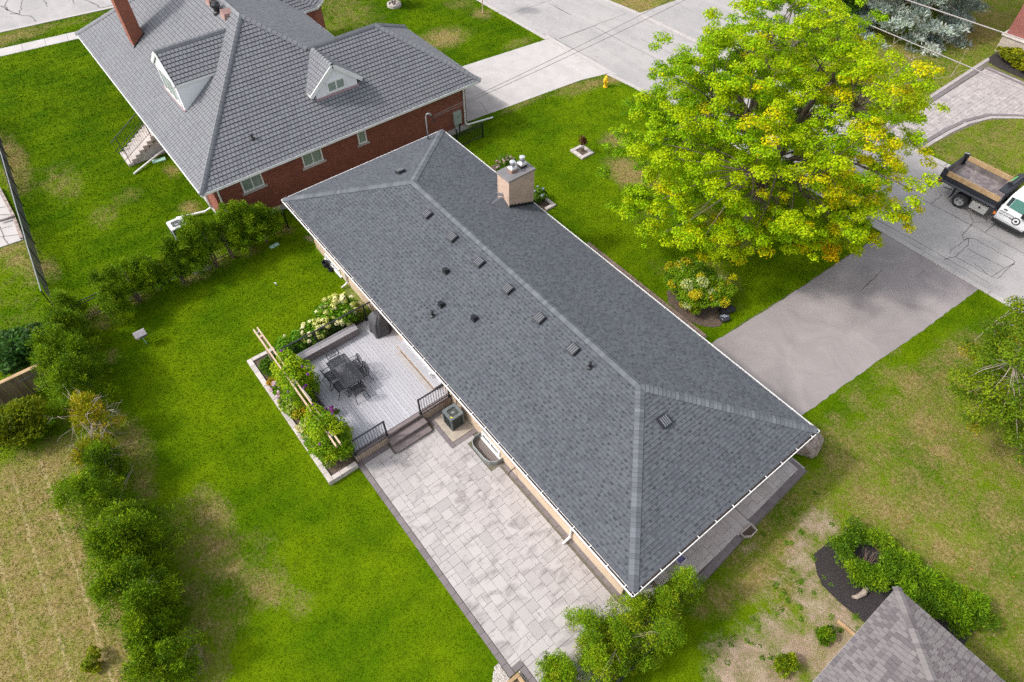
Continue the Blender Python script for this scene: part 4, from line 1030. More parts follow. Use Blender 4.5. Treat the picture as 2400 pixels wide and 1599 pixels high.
for a, b in (((BX0, BY0), (BX1, BY0)), ((BX1, BY0), (BX1, BW)), ((BX1, BW), (BX1 - 2 * wr, BW)), ((BX1 - 2 * wr, BY1), (BX0, BY1)), ((BX0, BY1), (BX0, BY0))): fascia(a, b)
bw_ = BX1 - o_
for a0, a1, n in ((-.87, .27, 2), (2.55, 3.71, 2), (5.9, 6.43, 1)): window(bh, 'x', bw_, a0, a1, 1.93, 2.74, 1, n, m_glass, True)
window(bh, 'y', BY0 + o_, -8.4, -7.2, .5, 1.3, -1, 2, m_glass, True); window(bh, 'y', BY0 + o_, -17.4, -15.8, 1.2, 2.5, -1, 2, m_glass, True); window(bh, 'y', BY0 + o_, -13.6, -12.6, 1.25, 2.9, -1, 1, m_glass_dark, False, 'side_door')
MB().tube([(bw_ + .07, 13.03, BE - .1), (bw_ + .07, 13.03, .5), (bw_ + .15, 13.1, .35), (-2.96 + .15, 14.95, .22)], .05, 6).build('downspout', m_white, bh)
MB().tube([(bw_ + .07, BY0 + o_ + .2, BE - .1), (bw_ + .07, BY0 + o_ + .2, .3)], .045, 6).build('downspout', m_white, bh)
MB().tube([(-5.3, BY0 + o_ - .08, 2.9), (-5.3, BY0 + o_ - .08, .35), (-5.35, -2.7, .2), (-5.95, -4.1, .08)], .06, 6).build('downspout', m_white, bh)
MB().tube([(-12.0, BY0 + o_ - .08, 2.9), (-12.0, BY0 + o_ - .08, .4), (-11.95, -2.75, .3), (-11.25, -4.6, .08)], .06, 6).build('downspout', m_white, bh)
mt_ = MB().cham(bw_, bw_ + .14, 12.2, 12.74, .62, 1.5, .01)
mt_ = MB().box(bw_, bw_ + .15, 12.2, 12.74, .62, 1.48).build('meter_box', m_box_grey, bh, bevel=.01)
mb = MB()
for k in range(16):
    mb.v.append((bw_ + .15, 12.5 + .08 * math.cos(k * .3927), 1.2 + .08 * math.sin(k * .3927)))
for k in range(16):
    mb.v.append((bw_ + .23, 12.5 + .07 * math.cos(k * .3927), 1.2 + .07 * math.sin(k * .3927)))
mb.f = [(k, (k + 1) % 16, 16 + (k + 1) % 16, 16 + k) for k in range(16)] + [tuple(range(16, 32))]
mb.build('meter_dial', m_glass, mt_)
MB().box(bw_, bw_ + .12, 12.3, 12.5, .32, .58).build('meter_conduit', m_box_grey, mt_); MB().tube([(bw_ + .06, 12.34, .62), (bw_ + .06, 12.34, 0)], .03, 6).build('conduit', m_black, mt_); MB().tube([(bw_ + .06, 12.6, .62), (bw_ + .06, 12.6, 0)], .03, 6).build('conduit', m_black, mt_)
# chimney, roof vents
bc_ = MB().box(-16.62, -15.76, -1.03, -.32, 4.2, 10.4).build('chimney', mat('x', (0, 0, 0)), bh)
bc_.data.materials.clear(); bc_.data.materials.append(brick_mat('orange_brick', (0.30, 0.085, 0.042), (0.22, 0.06, 0.034), (0.24, 0.15, 0.115)))
MB().beam((-15.72, -1.08, 4.60), (-15.72, -.25, 5.18), .05, .08).build('flashing', m_black, bc_)
for p in ((-11.901, 2.881, 7.328), (-9.890, 2.877, 7.325)):
    mb = MB(); x, y, z = p
    mb.add([(x - .28, y - .1, z - .05), (x + .28, y - .1, z - .05), (x + .28, y - .05, z + .28), (x - .28, y - .05, z + .28), (x - .28, y + .4, z + .22), (x + .28, y + .4, z + .22), (x, y - .12, z + .45), (x, y + .5, z + .40)], [(0, 1, 2, 6, 3), (3, 6, 7, 4), (6, 2, 5, 7), (1, 5, 2), (0, 3, 4)])
    mb.build('roof_vent', mat('vent_pink', (0.40, 0.24, 0.21), (0.30, 0.2, 0.18), 6), bh)
x, y, z = (-10.719, 2.831, 7.293)
tv = MB().lathe((x, y, z - .1), [(.22, 0), (.20, .16), (.15, .2), (.15, .32)], 14).build('turbine_base', m_black, bh)
tb = MB()
for k in range(20):
    a = k * math.pi / 10
    pts = [(x + r_ * math.cos(a + t_), y + r_ * math.sin(a + t_), z + h) for r_, h, t_ in ((.15, .22, 0), (.24, .34, .1), (.25, .45, .2), (.17, .58, .3), (.05, .63, .35))]
    for i in range(4):
        p, q = Vector(pts[i]), Vector(pts[i + 1]); w = Vector((-math.sin(a), math.cos(a), 0)) * .028
        tb.add([p - w, p + w, q + w * .9, q - w * .9], [(0, 1, 2, 3)])
tb.build('turbine_vent', m_iron, bh)
pipe((-3.785, 0.633, 4.185), bh, .25)
# dormers
def dormer(parent, axis):
    d = None
    if axis == 'L':     # faces -y, ridge along y
        xc, hw, ye, zr, yf, ez = -9.13, 1.50, 2.65, 7.13, -1.17, 6.06
        T = lambda a, o, z: (xc + a, yf + o, z)           # a across, o into the house
        base = lambda o: BE + BS * (yf + o - BY0)
        back = lambda z: (z - BE) / BS + BY0 - yf
    else:               # faces +x, ridge along x
        xc, hw, zr, yf, ez = 5.83, 1.25, 6.13, -4.30, 5.11
        T = lambda a, o, z: (yf - o, xc + a, z)
        base = lambda o: BE + BS * (BX1 - (yf - o))
        back = lambda z: BX1 - (z - BE) / BS; 
        back = lambda z: (z - BE) / BS - (BX1 - yf)
    zb = base(0) - .05
    mb = MB(); mb.poly([T(-hw, 0, zb), T(hw, 0, zb), T(hw, 0, ez), T(0, 0, zr - .06), T(-hw, 0, ez)])
    w = mb.build('dormer', m_siding, parent)
    for sg in (-1, 1):
        mb = MB(); nb = back(ez)
        mb.hexa([T(sg * hw, 0, zb), T(sg * hw, nb, ez - .02), T(sg * (hw - .03), nb, ez - .02), T(sg * (hw - .03), 0, zb)], [T(sg * hw, 0, ez), T(sg * hw, nb, ez), T(sg * (hw - .03), nb, ez), T(sg * (hw - .03), 0, ez)])
        mb.build('cheek', m_siding, w)
    sl_ = (zr - ez) / hw; ov, fo = (.09, .06) if axis == 'L' else (.27, .06)
    for sg in (-1, 1):
        e = T(sg * (hw + ov), -fo, zr - sl_ * (hw + ov)); r0 = T(0, -fo, zr); r1 = T(0, back(zr), zr); zz = zr - sl_ * (hw + ov); e1 = T(sg * (hw + ov), back(zz), zz)
        poly = [e, e1, r1, r0]
        mb = MB(); mb.poly([dn(p, .02) for p in poly]); mb.build('dormer_roof', m_deckroof, w)
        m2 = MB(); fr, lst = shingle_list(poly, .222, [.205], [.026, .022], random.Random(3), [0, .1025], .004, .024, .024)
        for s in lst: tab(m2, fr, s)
        tag(m2.build('dormer_tiles', m_shake, w), kind='stuff')
        MB().beam(T(sg * (hw + ov), -fo, zz - .07), T(0, -fo, zr - .07), .05, .20).build('bargeboard', m_white, w)
        MB().beam(T(sg * (hw + ov - .03), -fo, zz - .07), T(sg * (hw + ov - .03), back(zz), zz - .07), .06, .12).build('fascia', m_white, w)
        a, b = Vector(T(sg * (hw + ov), back(zz), zz + .01)), Vector(T(0, back(zr), zr + .01))
        MB().beam(a, b, .16, .03).build('valley_flashing', m_ac, w)
    dd = (Vector(T(0, -1, 0)) - Vector(T(0, 0, 0)))
    # ridge tiles
    aa, bb = Vector(T(0, -fo, zr)), Vector(T(0, back(zr), zr)); L = (bb - aa).length; n = int(L / .26)
    c1 = Vector(T(1, 0, 0)) - Vector(T(0, 0, 0))
    pr = [c1 * .16 - Vector((0, 0, .10)), c1 * .09 + Vector((0, 0, .02)), Vector((0, 0, .06)), -c1 * .09 + Vector((0, 0, .02)), -c1 * .16 - Vector((0, 0, .10))]
    t2 = MB(); di = (bb - aa).normalized()
    t2.add([p + Vector((0, 0, .03)) for p in pr] + [p + di * .28 for p in pr], [(i, i + 1, 6 + i, 5 + i) for i in range(4)]); me = t2.mesh('ridge_tile', m_shake)
    for k in range(n): place('ridge_tile', me, Matrix.Translation(aa + di * (k * .26)), w)
    # window
    mb = MB(); ws = .55; z0, z1 = 4.70, 5.32
    if axis == 'L': ws, z0, z1 = 1.1, zb + .15, ez - .05
    o = window(w, 'y' if axis == 'L' else 'x', yf, xc - ws, xc + ws, z0, z1, -1 if axis == 'L' else 1, 3 if axis == 'L' else 2, m_glass, False)
    MB().beam(T(-hw - .02, -.03, zb + .08), T(hw + .02, -.03, zb + .08), .08, .10).build('apron', mat('apron_pink', (0.36, 0.25, 0.27)), w)
dormer(bh, 'L'); dormer(bh, 'F')
# bay on the far side
by = [(-16.5, 9.0), (-16.5, 10.75), (-17.3, 11.6), (-20.0, 11.6), (-20.8, 10.75), (-20.8, 9.0)]
bay = MB().prism([(x * .99 + (-.18), y - .25) for x, y in by], 0, 3.1).build('bay', m_red_brick, bh)
ap = (-18.65, 7.6, 4.9)
for k in range(5):
    poly = [(*by[k], 3.28), (*by[k + 1], 3.28), ap] if k not in (0, 4) else ([(-16.5, 7.6, 3.28), (*by[1], 3.28), ap] if k == 0 else [(*by[4], 3.28), (-20.8, 7.6, 3.28), ap])
    MB().poly([dn(p, .02) for p in poly]).build('bay_roof', m_deckroof, bay)
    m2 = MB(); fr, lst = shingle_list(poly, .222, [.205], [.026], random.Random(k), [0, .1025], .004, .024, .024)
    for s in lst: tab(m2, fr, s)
    tag(m2.build('bay_tiles', m_shake, bay), kind='stuff')
    MB().beam((*by[k], 3.22), (*by[k + 1], 3.22), .05, .14).build('fascia', m_white, bay)
MB().box(-16.78, -16.66, 9.55, 10.2, .9, 2.95).build('bay_window', m_white, bay); MB().box(-16.67, -16.64, 9.62, 9.85, 1.0, 2.85).build('bay_pane', m_glass, bay); MB().box(-16.67, -16.64, 9.9, 10.14, 1.0, 2.85).build('bay_pane', m_glass_dark, bay); MB().box(-16.8, -16.55, 9.4, 10.45, .72, .88).build('bay_sill', m_pale_stone, bay)
# side stairs
st = thing('side_stairs', 'pale concrete steps with black iron railings at the red brick house', 'stairs', (-12.9, -3.6, 0))
for k in range(7):
    MB().cham(-13.66, -12.16, -4.58 + k * .29, -4.58 + (k + 1) * .29 + (.9 if k == 6 else .0), 0 if k < 1 else k * .18 - .08, (k + 1) * .18, .01).build('step', m_pale_stone, st)
MB().add([(-12.2, -4.5, 0), (-12.2, -2.3, 0), (-12.2, -2.3, 1.1), (-12.34, -4.5, 0), (-12.34, -2.3, 0), (-12.34, -2.3, 1.1)], [(0, 1, 2), (5, 4, 3), (0, 2, 5, 3)]).build('stringer', m_concrete, st)
for xs in (-13.6, -12.24):
    rl = MB().beam((xs, -4.75, .95), (xs, -2.7, 2.15), .035, .035).build('railing', m_black, st)
    MB().beam((xs, -4.75, .35), (xs, -2.7, 1.5), .02, .02).build('lower_rail', m_black, rl)
    for k in range(16):
        y = -4.72 + k * .13; MB().beam((xs, y, .3 + (y + 4.75) * .58), (xs, y, .95 + (y + 4.75) * .585), .014, .014).build('baluster', m_black, rl)
    for y in (-4.4, -2.75): MB().beam((xs, y, .1 + max(0, (y + 4.4)) * .65), (xs, y, 1.0 + (y + 4.75) * .585 + .03), .04, .04).build('post', m_black, rl)

# ---------------------------------------------------------------- house at the lower right
rh = thing('neighbour_house', 'house corner with checkered brown grey shingle hip roof', 'house', (32, 2, 0))
ex_, ey_, ez_ = 28.84, 6.70, 2.9
s3 = .34; hw3 = 4.6
P0 = (ex_, -6.0, ez_); P1 = (ex_, ey_, ez_); P2 = (42, ey_, ez_); H1 = (ex_ + hw3, ey_ - hw3, ez_ + s3 * hw3)
pl = [(P0, P1, H1, (ex_ + hw3, -6.0, H1[2])), (P1, P2, (42, ey_ - hw3, H1[2]), H1)]
mb = MB()
for q in pl: mb.poly([dn(p) for p in q])
mb.build('roof', m_deckroof, rh)
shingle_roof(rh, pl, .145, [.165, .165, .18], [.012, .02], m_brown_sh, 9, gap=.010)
caps(rh, P1, H1, (-1, 0, -s3), (0, 1, -s3), .15, .15, m_brown_sh)
MB().box(ex_ + .6, 41.5, -5.5, ey_ - .6, -.05, ez_ - .05).build('wall', m_cream, rh); MB().box(ex_ + .01, 42, -6, ey_ - .01, ez_ - .1, ez_ - .03).build('soffit', m_white, rh)
gutter(rh, P0, P1, (-1, 0, 0), .75); gutter(rh, P1, P2, (0, 1, 0), .75)
for o in rh.children:
    if o.name.startswith('gutter'): o.location.z += 0
# ---------------------------------------------------------------- far red house at the right edge
fh = thing('stone_base_house', 'red brick house corner with pale stone base across the street', 'house', (18, 53, 0))
MB().box(12.5, 26, 48.3, 58, 1.2, 6.2).build('wall', m_red_brick2, fh); MB().box(12.4, 26.1, 48.18, 58.1, -.05, 1.15).build('stone_base', brick_mat('stone_base', (0.42, 0.36, 0.30), (0.35, 0.30, 0.25), (0.30, 0.25, 0.21), .6, .2), fh)
MB().box(12.3, 26.2, 48.08, 58.2, 1.15, 1.24).build('ledge', m_pale_stone, fh); MB().box(13.75, 13.95, 48.2, 48.3, 1.24, 4).build('quoin', m_white, fh); window(fh, 'y', 48.3, 14.1, 17, 1.5, 3.6, -1, 3, m_glass_dark, False)
MB().box(12.1, 26.4, 47.8, 58.4, 6.2, 6.35).build('eave', m_white, fh); MB().add([(12.1, 47.8, 6.35), (26.4, 47.8, 6.35), (26.4, 58.4, 6.35), (12.1, 58.4, 6.35), (17.3, 53.1, 9.4), (21.2, 53.1, 9.4)], [(0, 1, 5, 4), (1, 2, 5), (2, 3, 4, 5), (3, 0, 4)]).build('roof', m_brown_sh, fh)

# ---------------------------------------------------------------- deck
DZ = 0.55
deck = thing('deck', 'raised grey composite deck with black metal railings behind the bungalow', 'deck', (10, -1.6, 0))
bm_ = None
nbd = 32; bwid = (0.74 + 3.86) / nbd
for k in range(nbd):
    y = -3.86 + (k + .5) * bwid
    if bm_ is None: bm_ = MB().cham(-2.83, 2.83, -bwid / 2 + .004, bwid / 2 - .004, -.03, 0, .004).mesh('deck_board', m_deck)
    place('deck_board', bm_, Matrix.Translation((9.95, y, DZ + rnd.uniform(-.001, .001))), deck)
MB().box(7.1, 12.8, -3.86, .73, DZ - .22, DZ - .032).build('joists', m_black, deck)
MB().cham(12.80, 12.97, -3.9, .73, DZ - .03, DZ + .002, .004).build('border_board', m_deck_brown, deck)
MB().cham(7.02, 7.115, -3.9, .73, DZ - .03, DZ + .002, .004).build('border_board', m_deck_brown, deck)
MB().box(12.90, 12.96, -3.88, .73, DZ - .2, DZ - .031).build('rim_board', m_deck_brown, deck)
MB().box(7.1, 12.9, -3.9, -3.865, .1, DZ - .01).build('rim_board', m_deck_brown, deck)
sk = None
for k in range(46):
    y = -3.85 + k * .1
    if -2.45 < y < -.72 or y > .7: continue
    if sk is None: sk = MB().cham(-.012, .012, -.045, .045, 0, DZ - .12, .003).mesh('skirt_board', m_skirt)
    place('skirt_board', sk, Matrix.Translation((12.985, y, 0.03)), deck)
for k, (x0, x1, z) in enumerate(((12.98, 13.34, .36), (13.30, 13.66, .18))):
    stp = MB().cham(x0, x1, -2.44, -.72, z - .03, z, .005).build('step', m_deck_brown, deck)
    MB().box(x0 + .02, x1 - .03, -2.42, -.74, 0.03, z - .031).build('riser', m_deck_brown, stp)
def railing(a, b, posts, z=DZ, h=1.0, spc=.115, ends=True):
    a = Vector((*a, z)); b = Vector((*b, z)); d = (b - a); L = d.length; d.normalize()
    up = Vector((0, 0, 1))
    r_ = MB().beam(a + up * h, b + up * h, .06, .035).build('railing', m_black, deck)
    MB().beam(a + up * .09, b + up * .09, .03, .03).build('bottom_rail', m_black, r_)
    bal = MB().box(-.008, .008, -.008, .008, .09, h).mesh('baluster', m_black)
    n = int(L / spc)
    for k in range(1, n):
        place('baluster', bal, Matrix.Translation(a + d * (k * L / n)), r_)
    pm = MB().box(-.032, .032, -.032, .032, 0, h + .03).mesh('post', m_black)
    for t_ in posts:
        place('post', pm, Matrix.Translation(a + d * (L * t_)), r_)
        place('post_base', MB().box(-.055, .055, -.055, .055, 0, .02).mesh('post_base', m_black), Matrix.Translation(a + d * (L * t_)), r_)
railing((7.12, -3.83), (7.12, .66), (0, .33, .875))
railing((7.12, -3.83), (12.93, -3.83), (.25, .5, .75))
railing((12.93, -3.83), (12.93, -2.39), (0, 1)); railing((12.93, -.77), (12.93, .66), (0, 1))
# landing at the patio door
ld = thing('door_landing', 'pale landing step with a low ramp board below the patio door', 'step', (10.9, .4, DZ))
for k in range(3): MB().cham(9.35, 12.32, .345 + k * .128, .345 + (k + 1) * .128 - .005, DZ + .14, DZ + .18, .004).build('board', m_deck, ld)
MB().box(9.36, 12.30, .36, .72, DZ + .003, DZ + .139).build('frame', m_deck_brown, ld)
MB().box(9.37, 12.29, .337, .345, DZ + .06, DZ + .175).build('edge_strip', m_wood, ld)
MB().cham(9.6, 12.3, .09, .31, DZ + .02, DZ + .05, .004).build('ramp_board', m_paver, ld); MB().box(9.62, 12.28, .11, .29, DZ + .003, DZ + .02).build('bearer', m_deck_brown, ld)
ps = thing('plant_stand', 'small white metal stand on the landing by the patio door', 'stand', (11.75, .56, DZ + .18))
for a in range(4): MB().tube([(11.75 + .09 * math.cos(a * 1.57), .56 + .07 * math.sin(a * 1.57), DZ + .181), (11.75 + .05 * math.cos(a * 1.57), .56 + .05 * math.sin(a * 1.57), DZ + .45), (11.75 + .11 * math.cos(a * 1.57), .56 + .08 * math.sin(a * 1.57), DZ + .62)], .012, 5).build('leg', m_white, ps)
MB().lathe((11.75, .56, DZ + .44), [(.07, 0), (.08, .03)], 10).build('ring', m_white, ps)
# bench
bn = thing('deck_bench', 'long low grey box bench along the deck railing', 'bench', (7.5, -2.0, DZ))
for k in range(3): MB().cham(7.31 + k * .132, 7.31 + (k + 1) * .132 - .005, -3.49, -.60, DZ + .41, DZ + .45, .004).build('seat_board', m_bench, bn)
MB().box(7.34, 7.68, -3.46, -.63, DZ + .003, DZ + .409).build('box_base', mat('bench_side', (0.235, 0.195, 0.19), (0.2, 0.165, 0.16), 3), bn)
# table with woven metal top
tb_ = thing('patio_table', 'dark lattice metal patio table on the grey deck', 'table', (9.59, -2.28, DZ))
TX0, TX1, TY0, TY1, TZ = 8.79, 10.39, -2.71, -1.85, DZ + .72
fr = MB()
for a, b in (((TX0, TY0), (TX1, TY0)), ((TX1, TY0), (TX1, TY1)), ((TX1, TY1), (TX0, TY1)), ((TX0, TY1), (TX0, TY0))): fr.beam((*a, TZ), (*b, TZ), .045, .035)
fr.build('frame', m_tablemetal, tb_)
def lattice(x0, x1, y0, y1, z, sp, w, mb, h=.012):
    for sg in (1, -1):
        c = x0 + (y0 if sg > 0 else -y1) - 0
        lo = (x0 - y1) if sg > 0 else (x0 + y0); hi = (x1 - y0) if sg > 0 else (x1 + y1)
        k = lo + sp / 2
        while k < hi:
            pts = []
            for x in (x0, x1):
                y = (x - k) * sg
                if y0 - 1e-9 <= y <= y1 + 1e-9: pts.append((x, y))
            for y in (y0, y1):
                x = k + y * sg
                if x0 < x < x1: pts.append((x, y))
            if len(pts) >= 2 and (Vector(pts[0]) - Vector(pts[1])).length > .02:
                mb.beam((*pts[0], z + (0.003 if sg > 0 else 0)), (*pts[1], z + (0.003 if sg > 0 else 0)), w, h)
            k += sp
lt = MB(); lattice(TX0, TX1, TY0, TY1, TZ, .075, .02, lt); lt.build('lattice_top', m_tablemetal, tb_)
MB().lathe(((TX0 + TX1) / 2, (TY0 + TY1) / 2, TZ - .005), [(.10, 0), (.10, .02), (.06, .024)], 20).build('centre_rosette', m_tablemetal, tb_)
for x in (TX0 + .08, TX1 - .08):
    for y in (TY0 + .08, TY1 - .08):
        s1, s2 = (1 if x > 9.5 else -1), (1 if y > -2.28 else -1)
        MB().tube([(x, y, TZ - .02), (x - s1 * .03, y - s2 * .03, TZ - .3), (x, y, TZ - .58), (x + s1 * .05, y + s2 * .04, DZ + .01)], [.025, .02, .02, .028], 6).build('leg', m_iron, tb_)
# chairs
def make_chair():
    t_ = thing('patio_chair', 'x', 'chair')
    sw, sd, sh, bh_ = .25, .23, .43, .92
    fr = MB().tube([(-sw, -sd, sh), (sw, -sd, sh), (sw + .01, sd, sh), (-sw - .01, sd, sh), (-sw, -sd, sh)], .016, 5)
    fr.build('seat_frame', m_iron, t_, local=True)
    l_ = MB(); lattice(-sw, sw, -sd, sd, sh, .05, .018, l_, .008); l_.build('seat_lattice', m_iron, t_, local=True)
    bk = lambda z: -sd - .02 - (z - sh) * .22
    arc = [(-sw, bk(sh), sh), (-sw - .01, bk(.62), .62), (-sw, bk(.78), .78), (-sw * .6, bk(.88), .88), (0, bk(bh_), bh_), (sw * .6, bk(.88), .88), (sw, bk(.78), .78), (sw + .01, bk(.62), .62), (sw, bk(sh), sh)]
    MB().tube(arc, .017, 5).build('back_frame', m_iron, t_, local=True)
    s_ = MB()
    for k in range(-4, 5):
        x0, x1 = k * .03, k * .058
        z1 = bh_ - .005 - abs(k) ** 2 * .0085
        s_.tube([(x0, bk(.50), .50), ((x0 + x1) / 2 * 1.05, bk(.70), .70), (x1, bk(z1), z1)], .009, 4)
    s_.beam((-sw, bk(.5), .5), (sw, bk(.5), .5), .02, .02)
    s_.build('back_slats', m_iron, t_, local=True)
    for sg in (-1, 1):
        MB().tube([(sg * sw, -sd, sh), (sg * (sw + .02), -sd - .03, .22), (sg * (sw + .05), -sd - .16, .01)], [.018, .015, .018], 5).build('leg', m_iron, t_, local=True)
        MB().tube([(sg * sw, sd, sh), (sg * (sw + .03), sd + .04, .25), (sg * (sw + .01), sd + .02, .01)], [.018, .015, .018], 5).build('leg', m_iron, t_, local=True)
        MB().tube([(sg * (sw + .01), bk(.66), .66), (sg * (sw + .05), -.05, .66), (sg * (sw + .05), .16, .65), (sg * (sw + .03), .2, .6), (sg * sw, .17, sh)], .014, 5).build('armrest', m_iron, t_, local=True)
    return t_
ch0 = make_chair()
CH = [(8.72, -2.25, -90, 'black metal chair at the table end nearest the box bench'), (9.40, -1.80, 180, 'black metal chair on the house side of the table, nearer the bench'), (9.93, -1.78, 180, 'black metal chair on the house side of the table, nearer the steps'),
      (9.24, -2.76, 0, 'black metal chair on the pergola side of the table, nearer the bench'), (9.94, -2.72, 0, 'black metal chair on the pergola side of the table, nearer the steps'), (10.55, -2.28, 90, 'black metal chair at the table end nearest the steps')]
for i, (x, y, a, lb) in enumerate(CH):
    o = ch0 if i == 0 else copy_tree(ch0)
    o.location = (x, y, DZ + .004); o.rotation_euler = (0, 0, R(a)); o['label'] = lb; o['group'] = 'chairs round the patio table'
# covered grill
gr = thing('covered_grill', 'barbecue under a dark grey weather cover on the deck', 'grill', (8.05, .2, DZ))
def cover():
    mb = MB(); n = 40; q = random.Random(2)
    rings = [(0.0, .50, .40), (.12, .48, .385), (.45, .44, .355), (.75, .43, .345), (.86, .44, .34), (.98, .38, .27), (1.10, .30, .17), (1.15, .2, .09)]
    ph = [q.uniform(0, 6.28) for _ in range(6)]
    for z, rx, ry in rings:
        for k in range(n):
            a = 2 * math.pi * k / n
            e = 4.0 if z < 1.0 else 3.0
            cx, sy = abs(math.cos(a)) ** (2 / e), abs(math.sin(a)) ** (2 / e)
            f = 1 + (.055 if z < .8 else .02) * math.sin(5 * a + ph[0] + z * 2) * (1 - z * .5) + .035 * math.sin(9 * a + ph[1] - z * 3) + .02 * math.sin(14 * a + ph[2])
            mb.v.append((8.04 + math.copysign(cx, math.cos(a)) * rx * f * .86, .28 + math.copysign(sy, math.sin(a)) * ry * f * 1.05, DZ + .004 + z * 1.0 + .015 * math.sin(7 * a + ph[3])))
    for i in range(len(rings) - 1):
        for k in range(n):
            k2 = (k + 1) % n
            mb.f.append((i * n + k, i * n + k2, (i + 1) * n + k2, (i + 1) * n + k))
    mb.f.append(tuple((len(rings) - 1) * n + k for k in range(n)))
    return mb
cover().build('cover', m_cover, gr, smooth=False)
for x in (7.75, 8.32):
    MB().box(x - .03, x + .03, .0, .5, DZ + .003, DZ + .09).build('foot', m_black, gr)
# air conditioner
def ac_unit(name, label, cx, cy, sz, h, shell, coil, zb, pad):
    a_ = thing(name, label, 'air conditioner', (cx, cy, zb))
    if pad:
        MB().cham(*pad, .0, zb - .004, .01).build('pad', m_cream_pad, a_)
    def rr(s, r, n=5):
        out = []
        for qx, qy, a0 in ((1, 1, 0), (-1, 1, 90), (-1, -1, 180), (1, -1, 270)):
            for k in range(n):
                an = R(a0 + 90 * k / (n - 1)); out.append((cx + qx * (s - r) + r * math.cos(an), cy + qy * (s - r) + r * math.sin(an)))
        return out
    MB().prism(rr(sz - .02, .08), zb + .002, zb + h - .06).build('coil', coil, a_)
    fin = None
    for k in range(4):
        for j in range(13):
            t2 = -sz + .1 + j * (2 * sz - .2) / 12
            p = [(cx + t2, cy - sz + .012), (cx + sz - .012, cy + t2), (cx + t2, cy + sz - .012), (cx - sz + .012, cy + t2)][k]
            if fin is None: fin = MB().box(-.006, .006, -.006, .006, .03, h - .07).mesh('louvre', coil)
            place('louvre', fin, Matrix.Translation((p[0], p[1], zb)), a_)
    for q in ((1, 1), (1, -1), (-1, 1), (-1, -1)):
        MB().tube([(cx + q[0] * (sz - .045), cy + q[1] * (sz - .045), zb + .01), (cx + q[0] * (sz - .045), cy + q[1] * (sz - .045), zb + h - .05)], .045, 8).build('corner_post', shell, a_)
    # top plate with a round fan opening
    ou = rr(sz, .09); n = len(ou); hr = sz * .74
    tp = MB(); inn = [(cx + hr * math.cos(math.atan2(y - cy, x - cx)), cy + hr * math.sin(math.atan2(y - cy, x - cx))) for x, y in ou]
    z0, z1 = zb + h - .06, zb + h
    tp.add([(x, y, z0) for x, y in ou] + [(x, y, z1 - .015) for x, y in ou] + [(cx + (x - cx) * .96, cy + (y - cy) * .96, z1) for x, y in ou] + [(x, y, z1 - .01) for x, y in inn] + [(x, y, z0 - .05) for x, y in inn],
           [f for k in range(n) for k2 in [(k + 1) % n] for f in ((k, k2, n + k2, n + k), (n + k, n + k2, 2 * n + k2, 2 * n + k), (2 * n + k, 2 * n + k2, 3 * n + k2, 3 * n + k), (3 * n + k, 3 * n + k2, 4 * n + k2, 4 * n + k))])
    top = tp.build('top_cover', shell, a_)
    MB().lathe((cx, cy, z0 - .09), [(hr, 0), (hr, .002)], 20).build('fan_well', m_ac_dark, top)
    MB().lathe((cx, cy, z0 - .06), [(.07, 0), (.07, .07), (.04, .08)], 12).build('fan_hub', m_galv, top)
    for k in range(3):
        a = k * 2.094
        c_, s_ = math.cos(a), math.sin(a); w = (-s_, c_)
        MB().add([(cx + c_ * .05 - w[0] * .05, cy + s_ * .05 - w[1] * .05, z0 - .03), (cx + c_ * hr * .93 - w[0] * .07, cy + s_ * hr * .93 - w[1] * .07, z0 - .04), (cx + c_ * hr * .9 + w[0] * .10, cy + s_ * hr * .9 + w[1] * .10, z0 - .005), (cx + c_ * .06 + w[0] * .06, cy + s_ * .06 + w[1] * .06, z0 - .01)], [(0, 1, 2, 3)]).build('fan_blade', m_galv, top)
    for rad in (.35, .55, .75, .95):
        n2 = 20; MB().tube([(cx + hr * rad * math.cos(t * 6.2832 / n2), cy + hr * rad * math.sin(t * 6.2832 / n2), z1 - .006) for t in range(n2 + 1)], .004, 4).build('guard_ring', shell, top)
    return a_
m_cream_pad = mat('ac_pad', (0.40, 0.35, 0.285), (0.33, 0.285, 0.235), 4)
a1 = ac_unit('air_conditioner', 'dark grey air conditioner on a concrete pad beside the deck steps', 13.86, .23, .33, .82, m_ac, m_ac_dark, .07, (13.2, 14.6, -.35, .73))
MB().obox((14.06, .02, .895), (.09, .05, .004), .5).build('warning_label', mat('yellow_label', (0.7, 0.6, 0.03)), a1)
MB().tube([(13.62, .52, .5), (13.5, .66, .62), (13.35, .74, .8)], .02, 6).build('line_set', m_black, a1)
ac_unit('air_conditioner', 'light grey air conditioner on the lawn behind the cedars by the brick house', -4.45, -4.35, .42, .85, mat('light_shell', (0.55, 0.56, 0.56), rough=.5), m_ac_dark, .03, None)
# window well
ww = thing('window_well', 'galvanised basement window well with gravel against the bungalow wall', 'window well', (15.8, .45, 0))
wl = [(15.02, .72), (15.02, .42), (15.12, .22), (15.32, .12), (16.1, .12), (16.35, .2), (16.52, .42), (16.54, .72)]
mb = MB(); n = len(wl)
inn = [(x + (15.78 - x) * .045, y + .028 if y < .7 else y) for x, y in wl]
mb.add([(x, y, -.1) for x, y in wl] + [(x, y, .30) for x, y in wl] + [(x, y, .30) for x, y in inn] + [(x, y, -.1) for x, y in inn], [f for k in range(n - 1) for f in ((k, k + 1, n + k + 1, n + k), (n + k, n + k + 1, 2 * n + k + 1, 2 * n + k), (2 * n + k, 2 * n + k + 1, 3 * n + k + 1, 3 * n + k))])
mb.build('wall', m_galv, ww, bevel=.008)
MB().prism(inn, -.08, .065).build('gravel', m_gravel, ww)
